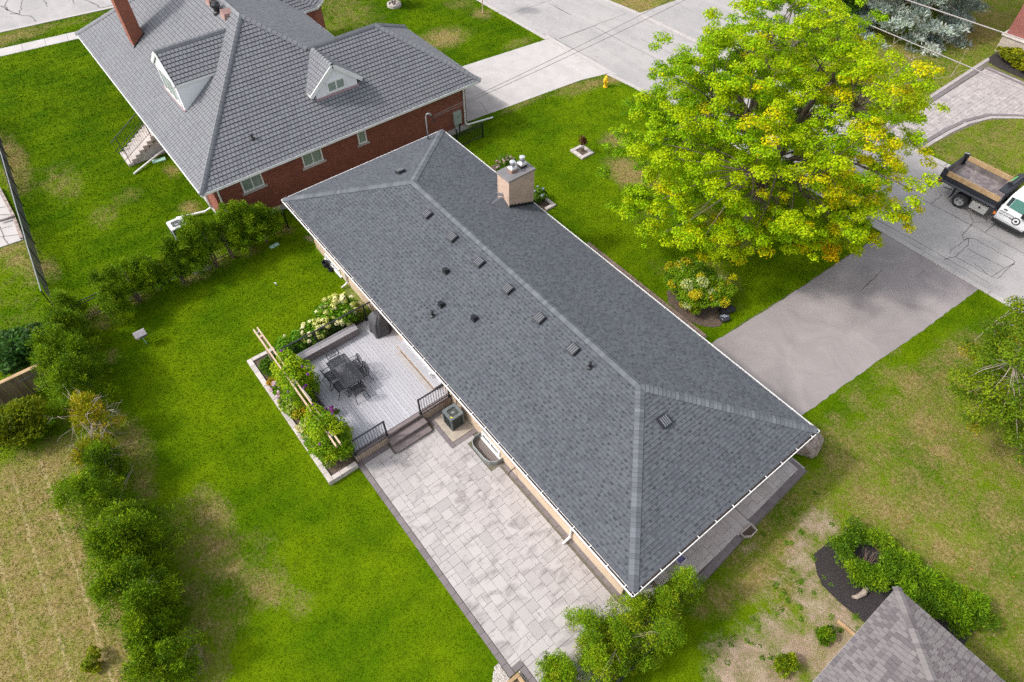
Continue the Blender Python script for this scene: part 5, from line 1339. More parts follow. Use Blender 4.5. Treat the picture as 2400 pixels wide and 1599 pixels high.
# pergola
pg = thing('pergola', 'pale wooden pergola beams over the flower bed beside the deck', 'pergola', (9.7, -4.37, 0))
for y in (-4.455, -4.285): MB().beam((6.15, y, 2.3), (13.25, y, 2.3), .055, .14).build('beam', m_perg, pg)
for x in (6.7, 9.6, 12.6): MB().box(x - .045, x + .045, -4.415, -4.325, .0, 2.38).build('post', m_perg, pg); 
for x in (6.4, 9.75, 12.75): MB().box(x - .03, x + .03, -4.43, -4.31, 2.25, 2.35).build('spacer', m_galv, pg)
MB().beam((10.2, -4.25, 2.38), (10.9, -4.22, 2.36), .03, .03).build('bracket', m_galv, pg)
# raised flower bed with stone edging
fb = thing('raised_flower_bed', 'raised flower bed edged with pale stone blocks beside the deck', 'flower bed', (9.4, -4.6, 0))
MB().box(5.75, 13.0, -5.05, -3.93, -.02, .20).build('soil', m_soil, fb)
def wall_blocks(a, b, w, h, ln):
    a = Vector((*a, 0)); b = Vector((*b, 0)); L = (b - a).length; n = max(1, round(L / ln)); d = (b - a) / n; rz = math.atan2(d.y, d.x)
    for i in range(n):
        p = a + d * (i + .5)
        place('stone_block', MB().cham(-L / n / 2 + .004, L / n / 2 - .004, -w / 2, w / 2, 0, h + rnd.uniform(-.006, .006), .012).mesh('stone_block', m_pale_stone), Matrix.Translation((p.x, p.y, 0)) @ Matrix.Rotation(rz + rnd.uniform(-.01, .01), 4, 'Z'), fb)
wall_blocks((5.63, -5.12), (13.2, -5.12), .21, .28, .45); wall_blocks((13.1, -5.01), (13.1, -3.95), .2, .28, .4); wall_blocks((5.73, -5.0), (5.73, -3.95), .2, .28, .4)
# ---------------------------------------------------------------- small things in the yards
# square stone planter with a young purple tree
sp_ = thing('square_planter', 'square pale stone planter ring with soil on the front lawn', 'planter', (3.2, 17.1, 0))
for a in ((2.63, 2.85, 16.6, 17.56), (3.5, 3.72, 16.6, 17.56), (2.86, 3.49, 16.6, 16.82), (2.86, 3.49, 17.34, 17.56)): MB().cham(*a, 0, .12, .012).build('edge_stone', m_pale_stone, sp_)
MB().box(2.85, 3.5, 16.82, 17.34, -.02, .07).build('soil', m_soil, sp_)
fbp = thing('front_bed_edging', 'pale stone corner edging of the flower bed by the chimney', 'edging', (5.2, 12.2, 0))
for a in ((4.1, 5.95, 12.45, 12.65), (5.75, 5.95, 12.0, 12.44)): MB().cham(*a, 0, .14, .012).build('edge_stone', m_pale_stone, fbp)
# hydrant
hy = thing('fire_hydrant', 'yellow fire hydrant on the lawn corner by the street', 'hydrant', (-1.28, 23.2, 0))
MB().lathe((-1.28, 23.2, 0), [(.16, 0), (.16, .04), (.115, .05), (.11, .5), (.15, .51), (.15, .56), (.13, .58)], 16).build('barrel', m_yellow, hy)
MB().lathe((-1.28, 23.2, .58), [(.13, 0), (.12, .1), (.06, .19), (.03, .2), (.03, .25), (.01, .26)], 16).build('bonnet', m_yellow, hy)
for d in ((1, 0), (-1, 0), (0, -1)):
    MB().tube([(-1.28 + d[0] * .1, 23.2 + d[1] * .1, .42), (-1.28 + d[0] * .2, 23.2 + d[1] * .2, .42)], .06, 10).build('nozzle', m_yellow, hy)
# lids, sprinkler, feeder
def lid(name, label, c, rz, sx, sy):
    MB_ = MB().obox((c[0], c[1], .05), (sx, sy, .1), rz); tag(MB_.build(name, m_mint, bevel=.03), label, 'lid')
lid('utility_lid', 'pale green rounded box lid in the grass near the bungalow corner', (-0.716, -0.905, 0.000), R(95), .50, .2)
lid('utility_lid', 'pale green box lid in the grass beside the side stairs', (-11.664, -3.002, 0.000), R(80), .75, .3)
x, y, _ = (1.919, -2.086, 0.000)
spk = thing('sprinkler', 'tiny white sprinkler standing in the back lawn', 'sprinkler', (x, y, 0)); MB().tube([(x, y, 0), (x, y, .14)], .015, 6).build('stem', m_white, spk); MB().obox((x, y, .16), (.12, .04, .03), .6).build('head', m_white, spk)
x, y, _ = (1.655, -8.385, 0.000)
bf = thing('bird_feeder', 'small grey roofed bird feeder on a thin pole in the back lawn', 'bird feeder', (x, y, 0))
MB().tube([(x, y, 0), (x, y, .62)], .018, 6).build('pole', m_mint, bf)
MB().obox((x, y, 0.62), (.34, .46, .03)).build('tray', m_deck_brown, bf)
for sg in (-1, 1):
    MB().hexa([(x, y - .25, 0.87), (x + sg * .22, y - .25, 0.74), (x + sg * .22, y + .25, 0.74), (x, y + .25, 0.87)], [(x, y - .25, 0.89), (x + sg * .22, y - .25, 0.76), (x + sg * .22, y + .25, 0.76), (x, y + .25, 0.89)]).build('roof', mat('weathered_board', (0.25, 0.23, 0.25), (0.34, 0.32, 0.34), 12), bf)
MB().obox((x, y, 0.70), (.12, .3, .15)).build('seed_box', m_wood, bf)
for sg in (-1, 1): MB().obox((x, y + sg * .2, 0.73), (.1, .02, .2)).build('end_board', m_wood, bf)
# things against the back wall
for i, (q, rr_, hh, lb) in enumerate((((2.259, 0.490, 0.000), .17, .28, 'larger dark bucket against the back wall of the bungalow'), ((2.700, 0.509, 0.000), .12, .2, 'smaller dark bucket against the back wall of the bungalow'))):
    bk_ = thing('bucket', lb, 'bucket', (q[0], q[1], 0), 'buckets by the back wall')
    MB().lathe((q[0], q[1], 0), [(rr_ * .8, 0), (rr_, hh), (rr_ * 1.06, hh), (rr_ * 1.06, hh + .02), (rr_ * .9, hh + .02), (rr_ * .75, hh * .4)], 14).build('pail', m_rubber, bk_)
    MB().tube([(q[0] + rr_ * math.cos(a * .52), q[1] + .02, hh + rr_ * .6 * math.sin(a * .52)) for a in range(7)], .008, 4).build('handle', m_black, bk_)
# bag by the variegated shrub
bg_ = thing('mulch_bag', 'black plastic bag with pale stripes beside the variegated shrub', 'bag', (17.0, 13.75, 0))
def pillow(c, sx, sy, sz, rz, q):
    mb = MB(); n, m_ = 16, 7
    for j in range(m_ + 1):
        v = -1 + 2 * j / m_
        for k in range(n):
            a = 2 * math.pi * k / n
            r_ = math.sqrt(max(0, 1 - v * v)) ** .55
            x, y = abs(math.cos(a)) ** .5 * math.copysign(1, math.cos(a)) * sx * r_, abs(math.sin(a)) ** .5 * math.copysign(1, math.sin(a)) * sy * r_
            f = 1 + q.uniform(-.05, .05)
            mb.v.append((c[0] + (x * math.cos(rz) - y * math.sin(rz)) * f, c[1] + (x * math.sin(rz) + y * math.cos(rz)) * f, c[2] + v * sz * f))
    for j in range(m_):
        for k in range(n): mb.f.append((j * n + k, j * n + (k + 1) % n, (j + 1) * n + (k + 1) % n, (j + 1) * n + k))
    mb.f += [tuple(range(n))[::-1], tuple(m_ * n + k for k in range(n))]
    return mb
pillow((16.85, 14.0, .13), .2, .4, .13, -.35, random.Random(1)).build('bag_body', m_rubber, bg_, smooth=True); pillow((17.08, 13.5, .13), .22, .24, .13, -.3, random.Random(2)).build('bag_end', mat('bag_plastic', (0.03, 0.032, 0.04), rough=.3, spec=.6), bg_, smooth=True)
for k in range(3): MB().obox((17.0 + k * .075, 13.44 + k * .04, .268), (.028, .26, .006), -.35).build('stripe', mat('bag_print', (0.42, 0.45, 0.55)), bg_)
# boulder
def rock(name, label, c, r_, sc, seed, m=None, cat='boulder'):
    q = random.Random(seed); mb = MB(); n, m_ = 18, 10
    ph = [q.uniform(0, 6.28) for _ in range(8)]
    for j in range(m_ + 1):
        th_ = math.pi * j / m_
        for k in range(n):
            a = 2 * math.pi * k / n
            f = r_ * (1 + .10 * math.sin(4 * a + 2 * th_ + ph[4]) * math.cos(3 * th_ + ph[5]) + .12 * math.sin(2 * a + ph[0]) * math.sin(th_) + .10 * math.sin(3 * a + 4 * th_ + ph[1]) + .06 * math.sin(5 * a - 3 * th_ + ph[2]) + q.uniform(-.03, .03))
            mb.v.append((c[0] + f * sc[0] * math.sin(th_) * math.cos(a), c[1] + f * sc[1] * math.sin(th_) * math.sin(a), c[2] + f * sc[2] * math.cos(th_)))
    for j in range(m_):
        for k in range(n): mb.f.append((j * n + k, (j + 1) * n + k, (j + 1) * n + (k + 1) % n, j * n + (k + 1) % n))
    o = mb.build(name, m or m_boulder); return tag(o, label, cat)
rock('boulder', 'large rough pinkish boulder at the front corner of the bungalow', (23.55, 10.75, .35), .62, (.9, 1.1, 1.0), 4)
rock('boulder', 'small peach boulder at the lawn corner by the street', (17.1, 24.25, .22), .36, (.9, 1., .95), 6, mat('peach_stone', (0.55, 0.38, 0.28), (0.45, 0.3, 0.22), 4, bump=.6, bsc=10))
rock('boulder', 'grey boulder under the maple at the lawn corner', (16.65, 23.9, .16), .38, (1.1, .9, .7), 9, mat('grey_stone', (0.20, 0.20, 0.22), (0.28, 0.28, 0.30), 4, bump=.6, bsc=10))
for k, (q, r_) in enumerate((((-1.348, -4.530, 0.000), .2), ((-1.300, -4.251, 0.000), .16), ((-1.340, -4.830, 0.000), .14))):
    rock('garden_stone', ['rounded pale stone by the trunks under the cedars, largest of three', 'flat pale stone under the cedars, nearest the bungalow', 'small pale stone under the cedars, farthest from the bungalow'][k], (q[0], q[1], .05), r_, (1, 1.3, .6), 20 + k, m_pale_stone, 'stone')
# lawn sign
sg_ = thing('lawn_sign', 'small blue and white lawn sign at the driveway corner under the maple', 'sign', (17.5, 23.2, 0))
MB().obox((17.48, 23.2, .48), (.02, .62, .46), .12).build('board', m_blue, sg_)
for z in (.69, .27): MB().obox((17.49, 23.2, z), (.026, .63, .05), .12).build('trim', m_white, sg_)
for z in (.55, .47, .40): MB().obox((17.493, 23.2, z), (.022, .44 - abs(z - .47) * 1.5, .03), .12).build('text_line', m_white, sg_)
for y in (23.0, 23.4): MB().tube([(17.5 - (y - 23.2) * .12, y, 0), (17.5 - (y - 23.2) * .12, y, .3)], .008, 5).build('stake', m_galv, sg_)
# stone box by the side steps
sb_ = thing('edging_box', 'small rectangular frame of thin stone edging beside the walkway steps', 'edging', (24.57, 6.05, 0))
for a, b in (((24.42, 5.76), (24.44, 6.36)), ((24.44, 6.36), (24.72, 6.33)), ((24.72, 6.33), (24.73, 5.98)), ((24.73, 5.98), (24.56, 5.74)), ((24.56, 5.74), (24.42, 5.76))): MB().beam((*a, .08), (*b, .08), .035, .2).build('edge_stone', m_pale_stone, sb_)
MB().prism([(24.43, 5.77), (24.56, 5.76), (24.71, 5.99), (24.70, 6.32), (24.45, 6.34)], -.02, .06).build('soil', m_soil, sb_)
tr_ = thing('walkway_tray', 'small white wire tray under the eave on the walkway', 'tray', (23.72, 3.2, .2))
for a, b in (((23.6, 3.05), (23.6, 3.4)), ((23.6, 3.4), (23.85, 3.4)), ((23.85, 3.4), (23.85, 3.05)), ((23.85, 3.05), (23.6, 3.05))): MB().beam((*a, .27), (*b, .27), .025, .12).build('side', m_white, tr_)
MB().box(23.61, 23.84, 3.06, 3.39, .205, .222).build('base', mat('violet_plastic', (0.25, 0.22, 0.5)), tr_)
# timber corner and pebbles at the bottom edge
tc = thing('timber_planter', 'pale timber planter corner among white pebbles at the patio edge', 'planter', (23.4, -3.9, 0))
MB().cham(22.98, 23.10, -4.9, -3.66, 0, .2, .008).build('timber', m_wood, tc); MB().cham(23.11, 24.6, -3.78, -3.66, 0, .2, .008).build('timber', m_wood, tc); MB().box(23.1, 24.6, -4.9, -3.78, -.02, .1).build('soil', m_soil, tc)
q = random.Random(6); pv = MB()
for k in range(1600):
    while True:
        x, y = q.uniform(22.35, 24.8), q.uniform(-4.9, -3.57)
        if (y < -3.97 and x < 22.96 and y > -4.7 - (22.9 - x) * -1.0) or (x > 22.95 and y > -3.64): break
    s = q.uniform(.012, .026); z = .02
    pv.add([(x - s, y, z), (x + s, y, z), (x, y - s, z), (x, y + s, z), (x, y, z + s), (x, y, z - s * .5)], [(0, 2, 4), (2, 1, 4), (1, 3, 4), (3, 0, 4)])
tag(pv.build('pebbles', m_pebble), 'white pebbles around the timber planter', 'pebbles', kind='stuff')
# timber, log and stump bits in the bare soil
tag(MB().beam((*(28.490, 5.947, 0.000)[:2], .05), (*(29.128, 5.998, 0.000)[:2], .05), .12, .1).build('garden_timber', m_wood, bevel=.01), 'short pale timber lying on the bare soil by the brown roof', 'timber')
tag(MB().tube([(*(28.322, 7.030, -0.000)[:2], .06), (*(28.431, 7.128, 0.000)[:2], .10), (*(28.501, 7.418, 0.000)[:2], .14), (*(28.443, 7.710, 0.000)[:2], .2), (*(28.368, 7.860, 0.000)[:2], .3)], [.05, .08, .1, .09, .07], 8).build('fallen_branch', m_dead), 'curved bare branch lying on the black mulch', 'branch')

# ---------------------------------------------------------------- fences
cf = thing('chain_link_fence', 'black chain link fence with grey top rail between the left yards', 'fence', (-12, -10.4, 0))
fp = [(-22.9, -9.55), (-21.15, -9.68), (-19.4, -9.82), (-17.62, -9.89), (-15.81, -10.0), (-14.01, -10.16), (-12.24, -10.32), (-10.39, -10.49), (-8.64, -10.63), (-6.92, -10.79), (-5.07, -10.93), (-3.25, -11.08)]
MB().tube([(x, y, 1.2) for x, y in fp], .026, 6).build('top_rail', m_galv, cf)
pm = MB().tube([(0, 0, 0), (0, 0, 1.22)], .03, 6).mesh('post', m_black)
for x, y in fp: place('post', pm, Matrix.Translation((x, y, 0)), cf)
wm = MB(); a, b = Vector((*fp[0], 0)), Vector((*fp[-1], 0)); L = (b - a).length; d = (b - a) / L
k = -1.2
while k < L:
    for sg in (1, -1):
        t0, t1 = (k, k + 1.15) if sg > 0 else (k + 1.15, k)
        z0, z1 = .03, 1.18
        if min(t0, t1) < 0 or max(t0, t1) > L: continue
        p, q = a + d * t0, a + d * t1
        wm.beam((p.x, p.y, z0), (q.x, q.y, z1), .007, .007)
    k += .085
tag(wm.build('wire_mesh', m_black, cf), kind='stuff')
def iron_fence(name, label, a, b, h=1.2, posts=None):
    f_ = thing(name, label, 'fence', ((a[0] + b[0]) / 2, (a[1] + b[1]) / 2, 0))
    a = Vector((*a, 0)); b = Vector((*b, 0)); d = b - a; L = d.length; d.normalize(); up = Vector((0, 0, 1))
    for z in (h - .03, h - .2, .12): MB().beam(a + up * z, b + up * z, .03, .03).build('rail', m_black, f_)
    pk = MB().box(-.009, .009, -.009, .009, .06, h).mesh('picket', m_black)
    n = int(L / .12)
    for k in range(1, n): place('picket', pk, Matrix.Translation(a + d * (k * L / n)), f_)
    pm = MB().box(-.035, .035, -.035, .035, 0, h + .05).mesh('post', m_black)
    np_ = posts or max(1, round(L / 2.0))
    for k in range(np_ + 1): place('post', pm, Matrix.Translation(a + d * (k * L / np_)), f_)
    return f_
iron_fence('iron_fence', 'black iron picket fence behind the cedars in the back yard', (-1.55, -10.4), (-1.55, .3))
iron_fence('iron_fence', 'short black iron fence between the two houses on the front lawn', (-1.75, 9.6), (-1.75, 13.38), 1.0, 2)
iron_fence('iron_fence', 'black iron fence behind the patio-end cedars', (25.25, -3.2), (25.25, .2), 1.2, 2)
wf = thing('wooden_fence', 'brown wooden board fence behind the left hedge', 'fence', (1.4, -14, 0))
fbm = None
for k in range(26):
    y = -16.4 + k * .165
    if fbm is None: fbm = MB().cham(-.012, .012, -.077, .077, 0, 1.32, .004).mesh('fence_board', m_fence_wood)
    place('fence_board', fbm, Matrix.Translation((1.38 + (.012 if k % 2 else 0), y, 0.02)), wf)
MB().box(1.30, 1.47, -16.5, -12.1, 1.34, 1.385).build('top_cap', m_wood, wf); MB().beam((1.42, -13.25, 1.0), (1.42, -12.2, 1.06), .03, .03).build('brace_rod', m_galv, wf)
for y in (-16.3, -14.2, -12.2): MB().box(1.24, 1.34, y - .05, y + .05, 0, 1.3).build('post', m_fence_wood, wf)
# paved slab and retaining edge at the left border
slab('side_patio', [(-14.539, -11.027, 0.000)[:2], (-13.162, -10.963, 0.000)[:2], (-11.568, -10.915, 0.000)[:2], (-9.316, -11.018, 0.000)[:2], (-9.432, -12.149, 0.000)[:2], (-9.5, -14), (-15, -14)][::-1], -.03, .05, m_concrete, 'pale paved slab patio at the left border', 'patio')
mb = MB()
for a, b in (((-10.137, -11.762, 0.000), (-11.262, -11.747, 0.000)), ((-10.176, -11.811, 0.000), (-9.407, -11.724, 0.000)), ((-10.293, -11.960, 0.000), (-9.830, -11.072, 0.000)), ((-10.926, -11.703, 0.000), (-10.827, -11.194, 0.000)), ((-12.858, -11.396, 0.000), (-12.709, -11.126, 0.000)), ((-12.210, -11.539, 0.000), (-11.848, -11.080, 0.000))): mb.ribbon([a, b], .05, .054)
tag(mb.build('side_patio_joints', m_joint), 'joints of the paved slab at the left border', 'joint', kind='structure')
se = thing('slab_edging', 'weathered stone edging along the slab at the left border', 'edging', (-11, -11, 0))
q0 = [(-14.6, -11.0), (-11.6, -10.95), (-9.35, -11.05)]
for a, b in zip(q0[:-1], q0[1:]):
    for i in range(6):
        f0, f1 = i / 6, (i + 1) / 6 - .01
        MB().beam((a[0] + (b[0] - a[0]) * f0, a[1] + (b[1] - a[1]) * f0, .08), (a[0] + (b[0] - a[0]) * f1, a[1] + (b[1] - a[1]) * f1, .08), .16, .12).build('edge_stone', m_boulder, se)
tag(MB().tube([(-11.407, -11.604, 0.200), (-11.347, -11.263, 0.200), (-11.410, -10.888, 0.150)], .07, 6).build('drain_hose', m_deck_brown), 'dark hose lying across the slab at the left border', 'hose')
# ---------------------------------------------------------------- overhead wires
def wire(label, a, b, sag, r_=.022, m=None):
    a = Vector(a); b = Vector(b)
    pts = [a + (b - a) * (k / 14) - Vector((0, 0, sag * 4 * (k / 14) * (1 - k / 14))) for k in range(15)]
    tag(MB().tube(pts, r_, 5).build('overhead_wire', m or m_wire), label, 'wire', 'overhead wires')
m_wire = mat('wire_grey', (0.34, 0.31, 0.30), rough=.6)
m_wire_d = mat('wire_dark', (0.10, 0.09, 0.09), rough=.6)
wire('pale overhead wire crossing in front of the blue spruce, nearer the street', (-20, 29.3, 7.3), (45, 29.7, 7.2), .3, .025)
wire('pale overhead wire crossing the blue spruce, farther from the street', (-20, 30.2, 7.3), (45, 37.0, 7.2), .2, .03)
wire('thin dark wire from the bungalow mast to the street, upper of two', (.75, 8.6, 4.62), (1.1, 40.0, 7.4), .35, .012, m_wire_d)
wire('thin dark wire from the bungalow mast to the street, lower of two', (.72, 8.6, 4.5), (1.9, 40.0, 7.2), .35, .012, m_wire_d)
wire('thin wire hanging in the far trees at the upper right', (6, 52, 4.6), (22, 49, 6.5), .8, .015)
# ---------------------------------------------------------------- dump truck
tk = thing('dump_truck', 'white pickup truck with black dump bed parked on the street', 'truck', (20.5, 30.9, 0))
Y0, Y1 = 29.78, 32.05; YC = (Y0 + Y1) / 2
bd = MB().box(18.28, 21.25, Y0 + .12, Y1 - .12, 1.02, 1.10).build('bed_floor', m_bedfloor, tk)
m_bed = mat('bed_black', (0.02, 0.022, 0.028), rough=.35, spec=.5)
m_bed_in = mat('bed_inside', (0.20, 0.175, 0.165), (0.11, 0.10, 0.105), 2.5, rough=.6, fine=.2, fsc=25)
for y, sg in ((Y0, 1), (Y1, -1)):
    sdw = MB().hexa([(18.2, y - sg * .02, .98), (21.25, y - sg * .02, .98), (21.25, y + sg * .12, .98), (18.2, y + sg * .12, .98)], [(18.2, y, 1.38), (21.25, y, 1.38), (21.25, y + sg * .09, 1.38), (18.2, y + sg * .09, 1.38)]).build('bed_side', m_bed, tk)
    MB().box(18.34, 21.24, min(y + sg * .092, y + sg * .12), max(y + sg * .092, y + sg * .12), 1.10, 1.37).build('inner_lining', m_bed_in, sdw)
    MB().box(18.28, 21.2, min(y + sg * .02, y + sg * .075), max(y + sg * .02, y + sg * .075), 1.385, 1.66).build('side_board', m_wood, tk)
    MB().box(18.25, 21.25, min(y - sg * .10, y - sg * .02), max(y - sg * .10, y - sg * .02), 1.05, 1.13).build('rub_rail', mat('rail_steel', (0.07, 0.075, 0.09), rough=.3, spec=.6), sdw)
    MB().box(18.08, 18.34, y - .05 if sg > 0 else y - .10, y + .10 if sg > 0 else y + .05, .92, 1.74).build('corner_post', m_bed, tk)
tg = MB().box(18.12, 18.19, Y0 + .1, Y1 - .1, .98, 1.62).build('tailgate', m_bed, tk); MB().box(18.192, 18.21, Y0 + .14, Y1 - .14, 1.1, 1.58).build('tailgate_lining', m_bed_in, tg)
MB().hexa([(18.2, Y0 + .3, 1.102), (18.6, Y0 + .3, 1.102), (18.6, Y1 - .3, 1.102), (18.2, Y1 - .3, 1.102)], [(18.2, Y0 + .3, 1.2), (18.3, Y0 + .3, 1.104), (18.3, Y1 - .3, 1.104), (18.2, Y1 - .3, 1.2)]).build('tail_slope', m_bed_in, tg)
hb = MB().box(21.25, 21.33, Y0 + .05, Y1 - .05, .98, 1.95).build('headboard', m_bed, tk)
MB().box(20.9, 21.3, Y0 + .02, Y1 - .02, 1.95, 2.0).build('cab_shield', m_bed, hb); MB().tube([(21.1, 30.6, 2.05), (21.12, 31.9, 2.05)], .12, 8).build('tarp_roll', m_bed, hb)
MB().tube([(20.95, 30.9, 2.06), (21.0, 31.5, 2.08)], .035, 6).build('tool_handle', mat('green_tool', (0.12, 0.55, 0.15)), hb); MB().tube([(20.85, 30.6, 2.05), (21.05, 31.1, 2.09)], .03, 6).build('strap', m_dead, hb)
MB().box(18.6, 23.4, YC - .5, YC - .38, .62, .86).build('chassis', m_black, tk); MB().box(18.6, 23.4, YC + .38, YC + .5, .62, .86).build('chassis', m_black, tk); MB().box(18.5, 21.2, Y0 + .25, Y1 - .25, .86, 1.0).build('subframe', m_black, tk)
def wheel(x, y, sg, rr_=.40, w=.24):
    n = 24; mb = MB(); pr = [(rr_ * .62, -w / 2), (rr_ * .93, -w / 2), (rr_, -w / 2 + .04), (rr_, w / 2 - .04), (rr_ * .93, w / 2), (rr_ * .62, w / 2)]
    for r_, o in pr:
        for k in range(n): mb.v.append((x + r_ * math.cos(k * 6.2832 / n), y + sg * o, .40 + r_ * math.sin(k * 6.2832 / n)))
    for i in range(len(pr) - 1):
        for k in range(n): mb.f.append((i * n + k, i * n + (k + 1) % n, (i + 1) * n + (k + 1) % n, (i + 1) * n + k))
    wl_ = mb.build('wheel', m_rubber, tk, smooth=False)
    mb = MB(); pr = [(rr_ * .64, w / 2 - .02), (rr_ * .58, w / 2 - .03), (rr_ * .50, -w * .1), (rr_ * .25, -w * .12), (rr_ * .22, w * .15), (.01, w * .18)]
    for r_, o in pr:
        for k in range(n): mb.v.append((x + r_ * math.cos(k * 6.2832 / n), y + sg * o, .40 + r_ * math.sin(k * 6.2832 / n)))
    for i in range(len(pr) - 1):
        for k in range(n): mb.f.append((i * n + k, i * n + (k + 1) % n, (i + 1) * n + (k + 1) % n, (i + 1) * n + k))
    mb.build('rim', mat('rim_grey', (0.42, 0.42, 0.43), rough=.5, metal=.3), wl_)
    for k in range(4):
        a = k * 1.571 + .4; MB().tube([(x + .15 * math.cos(a), y + sg * (w * .0), .4 + .15 * math.sin(a)), (x + .15 * math.cos(a), y + sg * (w * .06), .4 + .15 * math.sin(a))], .028, 6).build('rim_hole', m_black, wl_)
for y, sg in ((Y0 + .16, -1), (Y0 + .42, -1), (Y1 - .16, 1), (Y1 - .42, 1)): wheel(19.6, y, sg)
for y, sg in ((Y0 + .22, -1), (Y1 - .22, 1)): wheel(23.75, y, sg)
MB().box(19.0, 19.05, Y0 + .02, Y0 + .6, .2, .85).build('mud_flap', m_galv_dark, tk); MB().box(19.0, 19.05, Y1 - .6, Y1 - .02, .2, .85).build('mud_flap', m_galv_dark, tk); MB().tube([(18.45, YC - .75, .5), (18.9, YC - .7, .55)], .04, 6).build('exhaust', m_galv_dark, tk)
tbx = MB().box(20.15, 21.0, Y0 + .02, Y0 + .55, .38, .80).build('toolbox', mat('toolbox_alu', (0.50, 0.49, 0.47), rough=.45, metal=.2), tk); MB().tube([(20.62, Y0 + .02, .66), (20.62, Y0 - .01, .66)], .06, 10).build('latch', m_black, tbx)
MB().box(18.07, 18.09, Y0 + .02, Y0 + .2, .98, 1.1).build('tail_light', m_red, tk); MB().tube([(18.2, Y0 - .06, 1.04), (18.28, Y0 - .06, 1.04)], .06, 8).build('side_light', m_red, tk); MB().box(21.3, 21.42, Y0 + .0, Y0 + .06, .72, .84).build('marker_light', m_orange, tk)
MB().tube([(18.06, Y1 - .15, 1.75), (18.3, Y1 - .05, 1.75)], .04, 6).build('gate_pin', m_galv, tk)
# cab: lower body, glasshouse, hood
def cab():
    sec = [(21.42, .55, 1.30), (22.95, .55, 1.30)]
    mb = MB()
    ys = Y0 + .10, Y1 - .10
    prof = [(ys[0] + .04, .45), (ys[0], .60), (ys[0] - .02, 1.05), (ys[0] + .02, 1.28), (ys[1] - .02, 1.28), (ys[1] + .02, 1.05), (ys[1], .60), (ys[1] - .04, .45)]
    n = len(prof)
    for x in (21.42, 22.95): mb.v += [(x, y, z) for y, z in prof]
    mb.f = [(k, k + 1, n + k + 1, n + k) for k in range(n - 1)] + [tuple(range(n)), tuple(range(n, 2 * n))[::-1], (n - 1, 0, n, 2 * n - 1)]
    return mb
cb_ = cab().build('cab_body', m_truck_white, tk, bevel=.02)
MB().hexa([(21.45, Y0 + .14, 1.28), (22.95, Y0 + .14, 1.28), (22.95, Y1 - .14, 1.28), (21.45, Y1 - .14, 1.28)], [(21.50, Y0 + .32, 1.90), (22.45, Y0 + .32, 1.90), (22.45, Y1 - .32, 1.90), (21.50, Y1 - .32, 1.90)]).build('glasshouse', m_truck_white, tk, bevel=.03)
MB().hexa([(22.9, Y0 + .10, .55), (24.6, Y0 + .16, .55), (24.6, Y1 - .16, .55), (22.9, Y1 - .10, .55)], [(22.9, Y0 + .12, 1.30), (24.55, Y0 + .25, 1.18), (24.55, Y1 - .25, 1.18), (22.9, Y1 - .12, 1.30)]).build('hood', m_truck_white, tk, bevel=.05)
MB().box(24.6, 24.75, Y0 + .15, Y1 - .15, .42, .70).build('bumper', m_galv, tk)
gy = lambda z: Y0 + .14 + (z - 1.28) / .62 * .18 - .012
wn_ = MB(); wn_.hexa([(21.75, gy(1.34), 1.34), (22.62, gy(1.30), 1.30), (22.62, gy(1.30) + .02, 1.30), (21.75, gy(1.34) + .02, 1.34)], [(21.78, gy(1.84), 1.84), (22.38, gy(1.84), 1.84), (22.38, gy(1.84) + .02, 1.84), (21.78, gy(1.84) + .02, 1.84)])
wn_.build('side_window', mat('cab_glass', (0.08, 0.20, 0.17), rough=.1, spec=.7), tk)
MB().hexa([(21.57, gy(1.36), 1.36), (21.73, gy(1.36), 1.36), (21.73, gy(1.36) + .02, 1.36), (21.57, gy(1.36) + .02, 1.36)], [(21.58, gy(1.82), 1.82), (21.76, gy(1.82), 1.82), (21.76, gy(1.82) + .02, 1.82), (21.58, gy(1.82) + .02, 1.82)]).build('quarter_window', m_glass_dark, tk)
MB().hexa([(22.93, Y0 + .2, 1.3), (22.97, Y0 + .2, 1.3), (22.97, Y1 - .2, 1.3), (22.93, Y1 - .2, 1.3)], [(22.44, Y0 + .36, 1.88), (22.48, Y0 + .36, 1.88), (22.48, Y1 - .36, 1.88), (22.44, Y1 - .36, 1.88)]).build('windscreen', m_glass_dark, tk)
MB().box(21.42, 22.9, Y0 + .02, Y0 + .30, .30, .46).build('running_board', m_black, tk); MB().box(22.5, 22.75, Y0 - .12, Y0 + .08, 1.25, 1.5).build('mirror', m_black, tk)
ysd = lambda z: Y0 + .10 - (z - .6) / .45 * .02 if z < 1.05 else Y0 + .08 + (z - 1.05) / .23 * .04
MB().box(21.62, 21.80, ysd(1.16) - .022, ysd(1.16) + .01, 1.14, 1.20).build('door_handle', m_black, tk)
MB().box(21.415, 21.425, Y0 + .06, Y0 + .12, .6, 1.25).build('door_gap', m_black, tk)
def letters(txt, x, z, size, y):
    cu = bpy.data.curves.new('lettering', 'FONT'); cu.body = txt; cu.size = size; cu.extrude = .002; cu.space_character = 1.05
    o = bpy.data.objects.new('lettering', cu); COL.objects.link(o)
    dg = bpy.context.evaluated_depsgraph_get(); dg.update()
    me = bpy.data.meshes.new_from_object(o.evaluated_get(dg)); bpy.data.objects.remove(o)
    me.materials.clear(); me.materials.append(m_ink)
    mt4 = Matrix.Translation((x, y, z)) @ Matrix.Rotation(math.pi / 2, 4, 'X')
    place('lettering', me, mt4, tk)
letters('FREE ESTIMATES', 21.52, .98, .125, Y0 + .074); letters('647-549-8881', 21.52, .83, .135, Y0 + .08)
mb = MB()
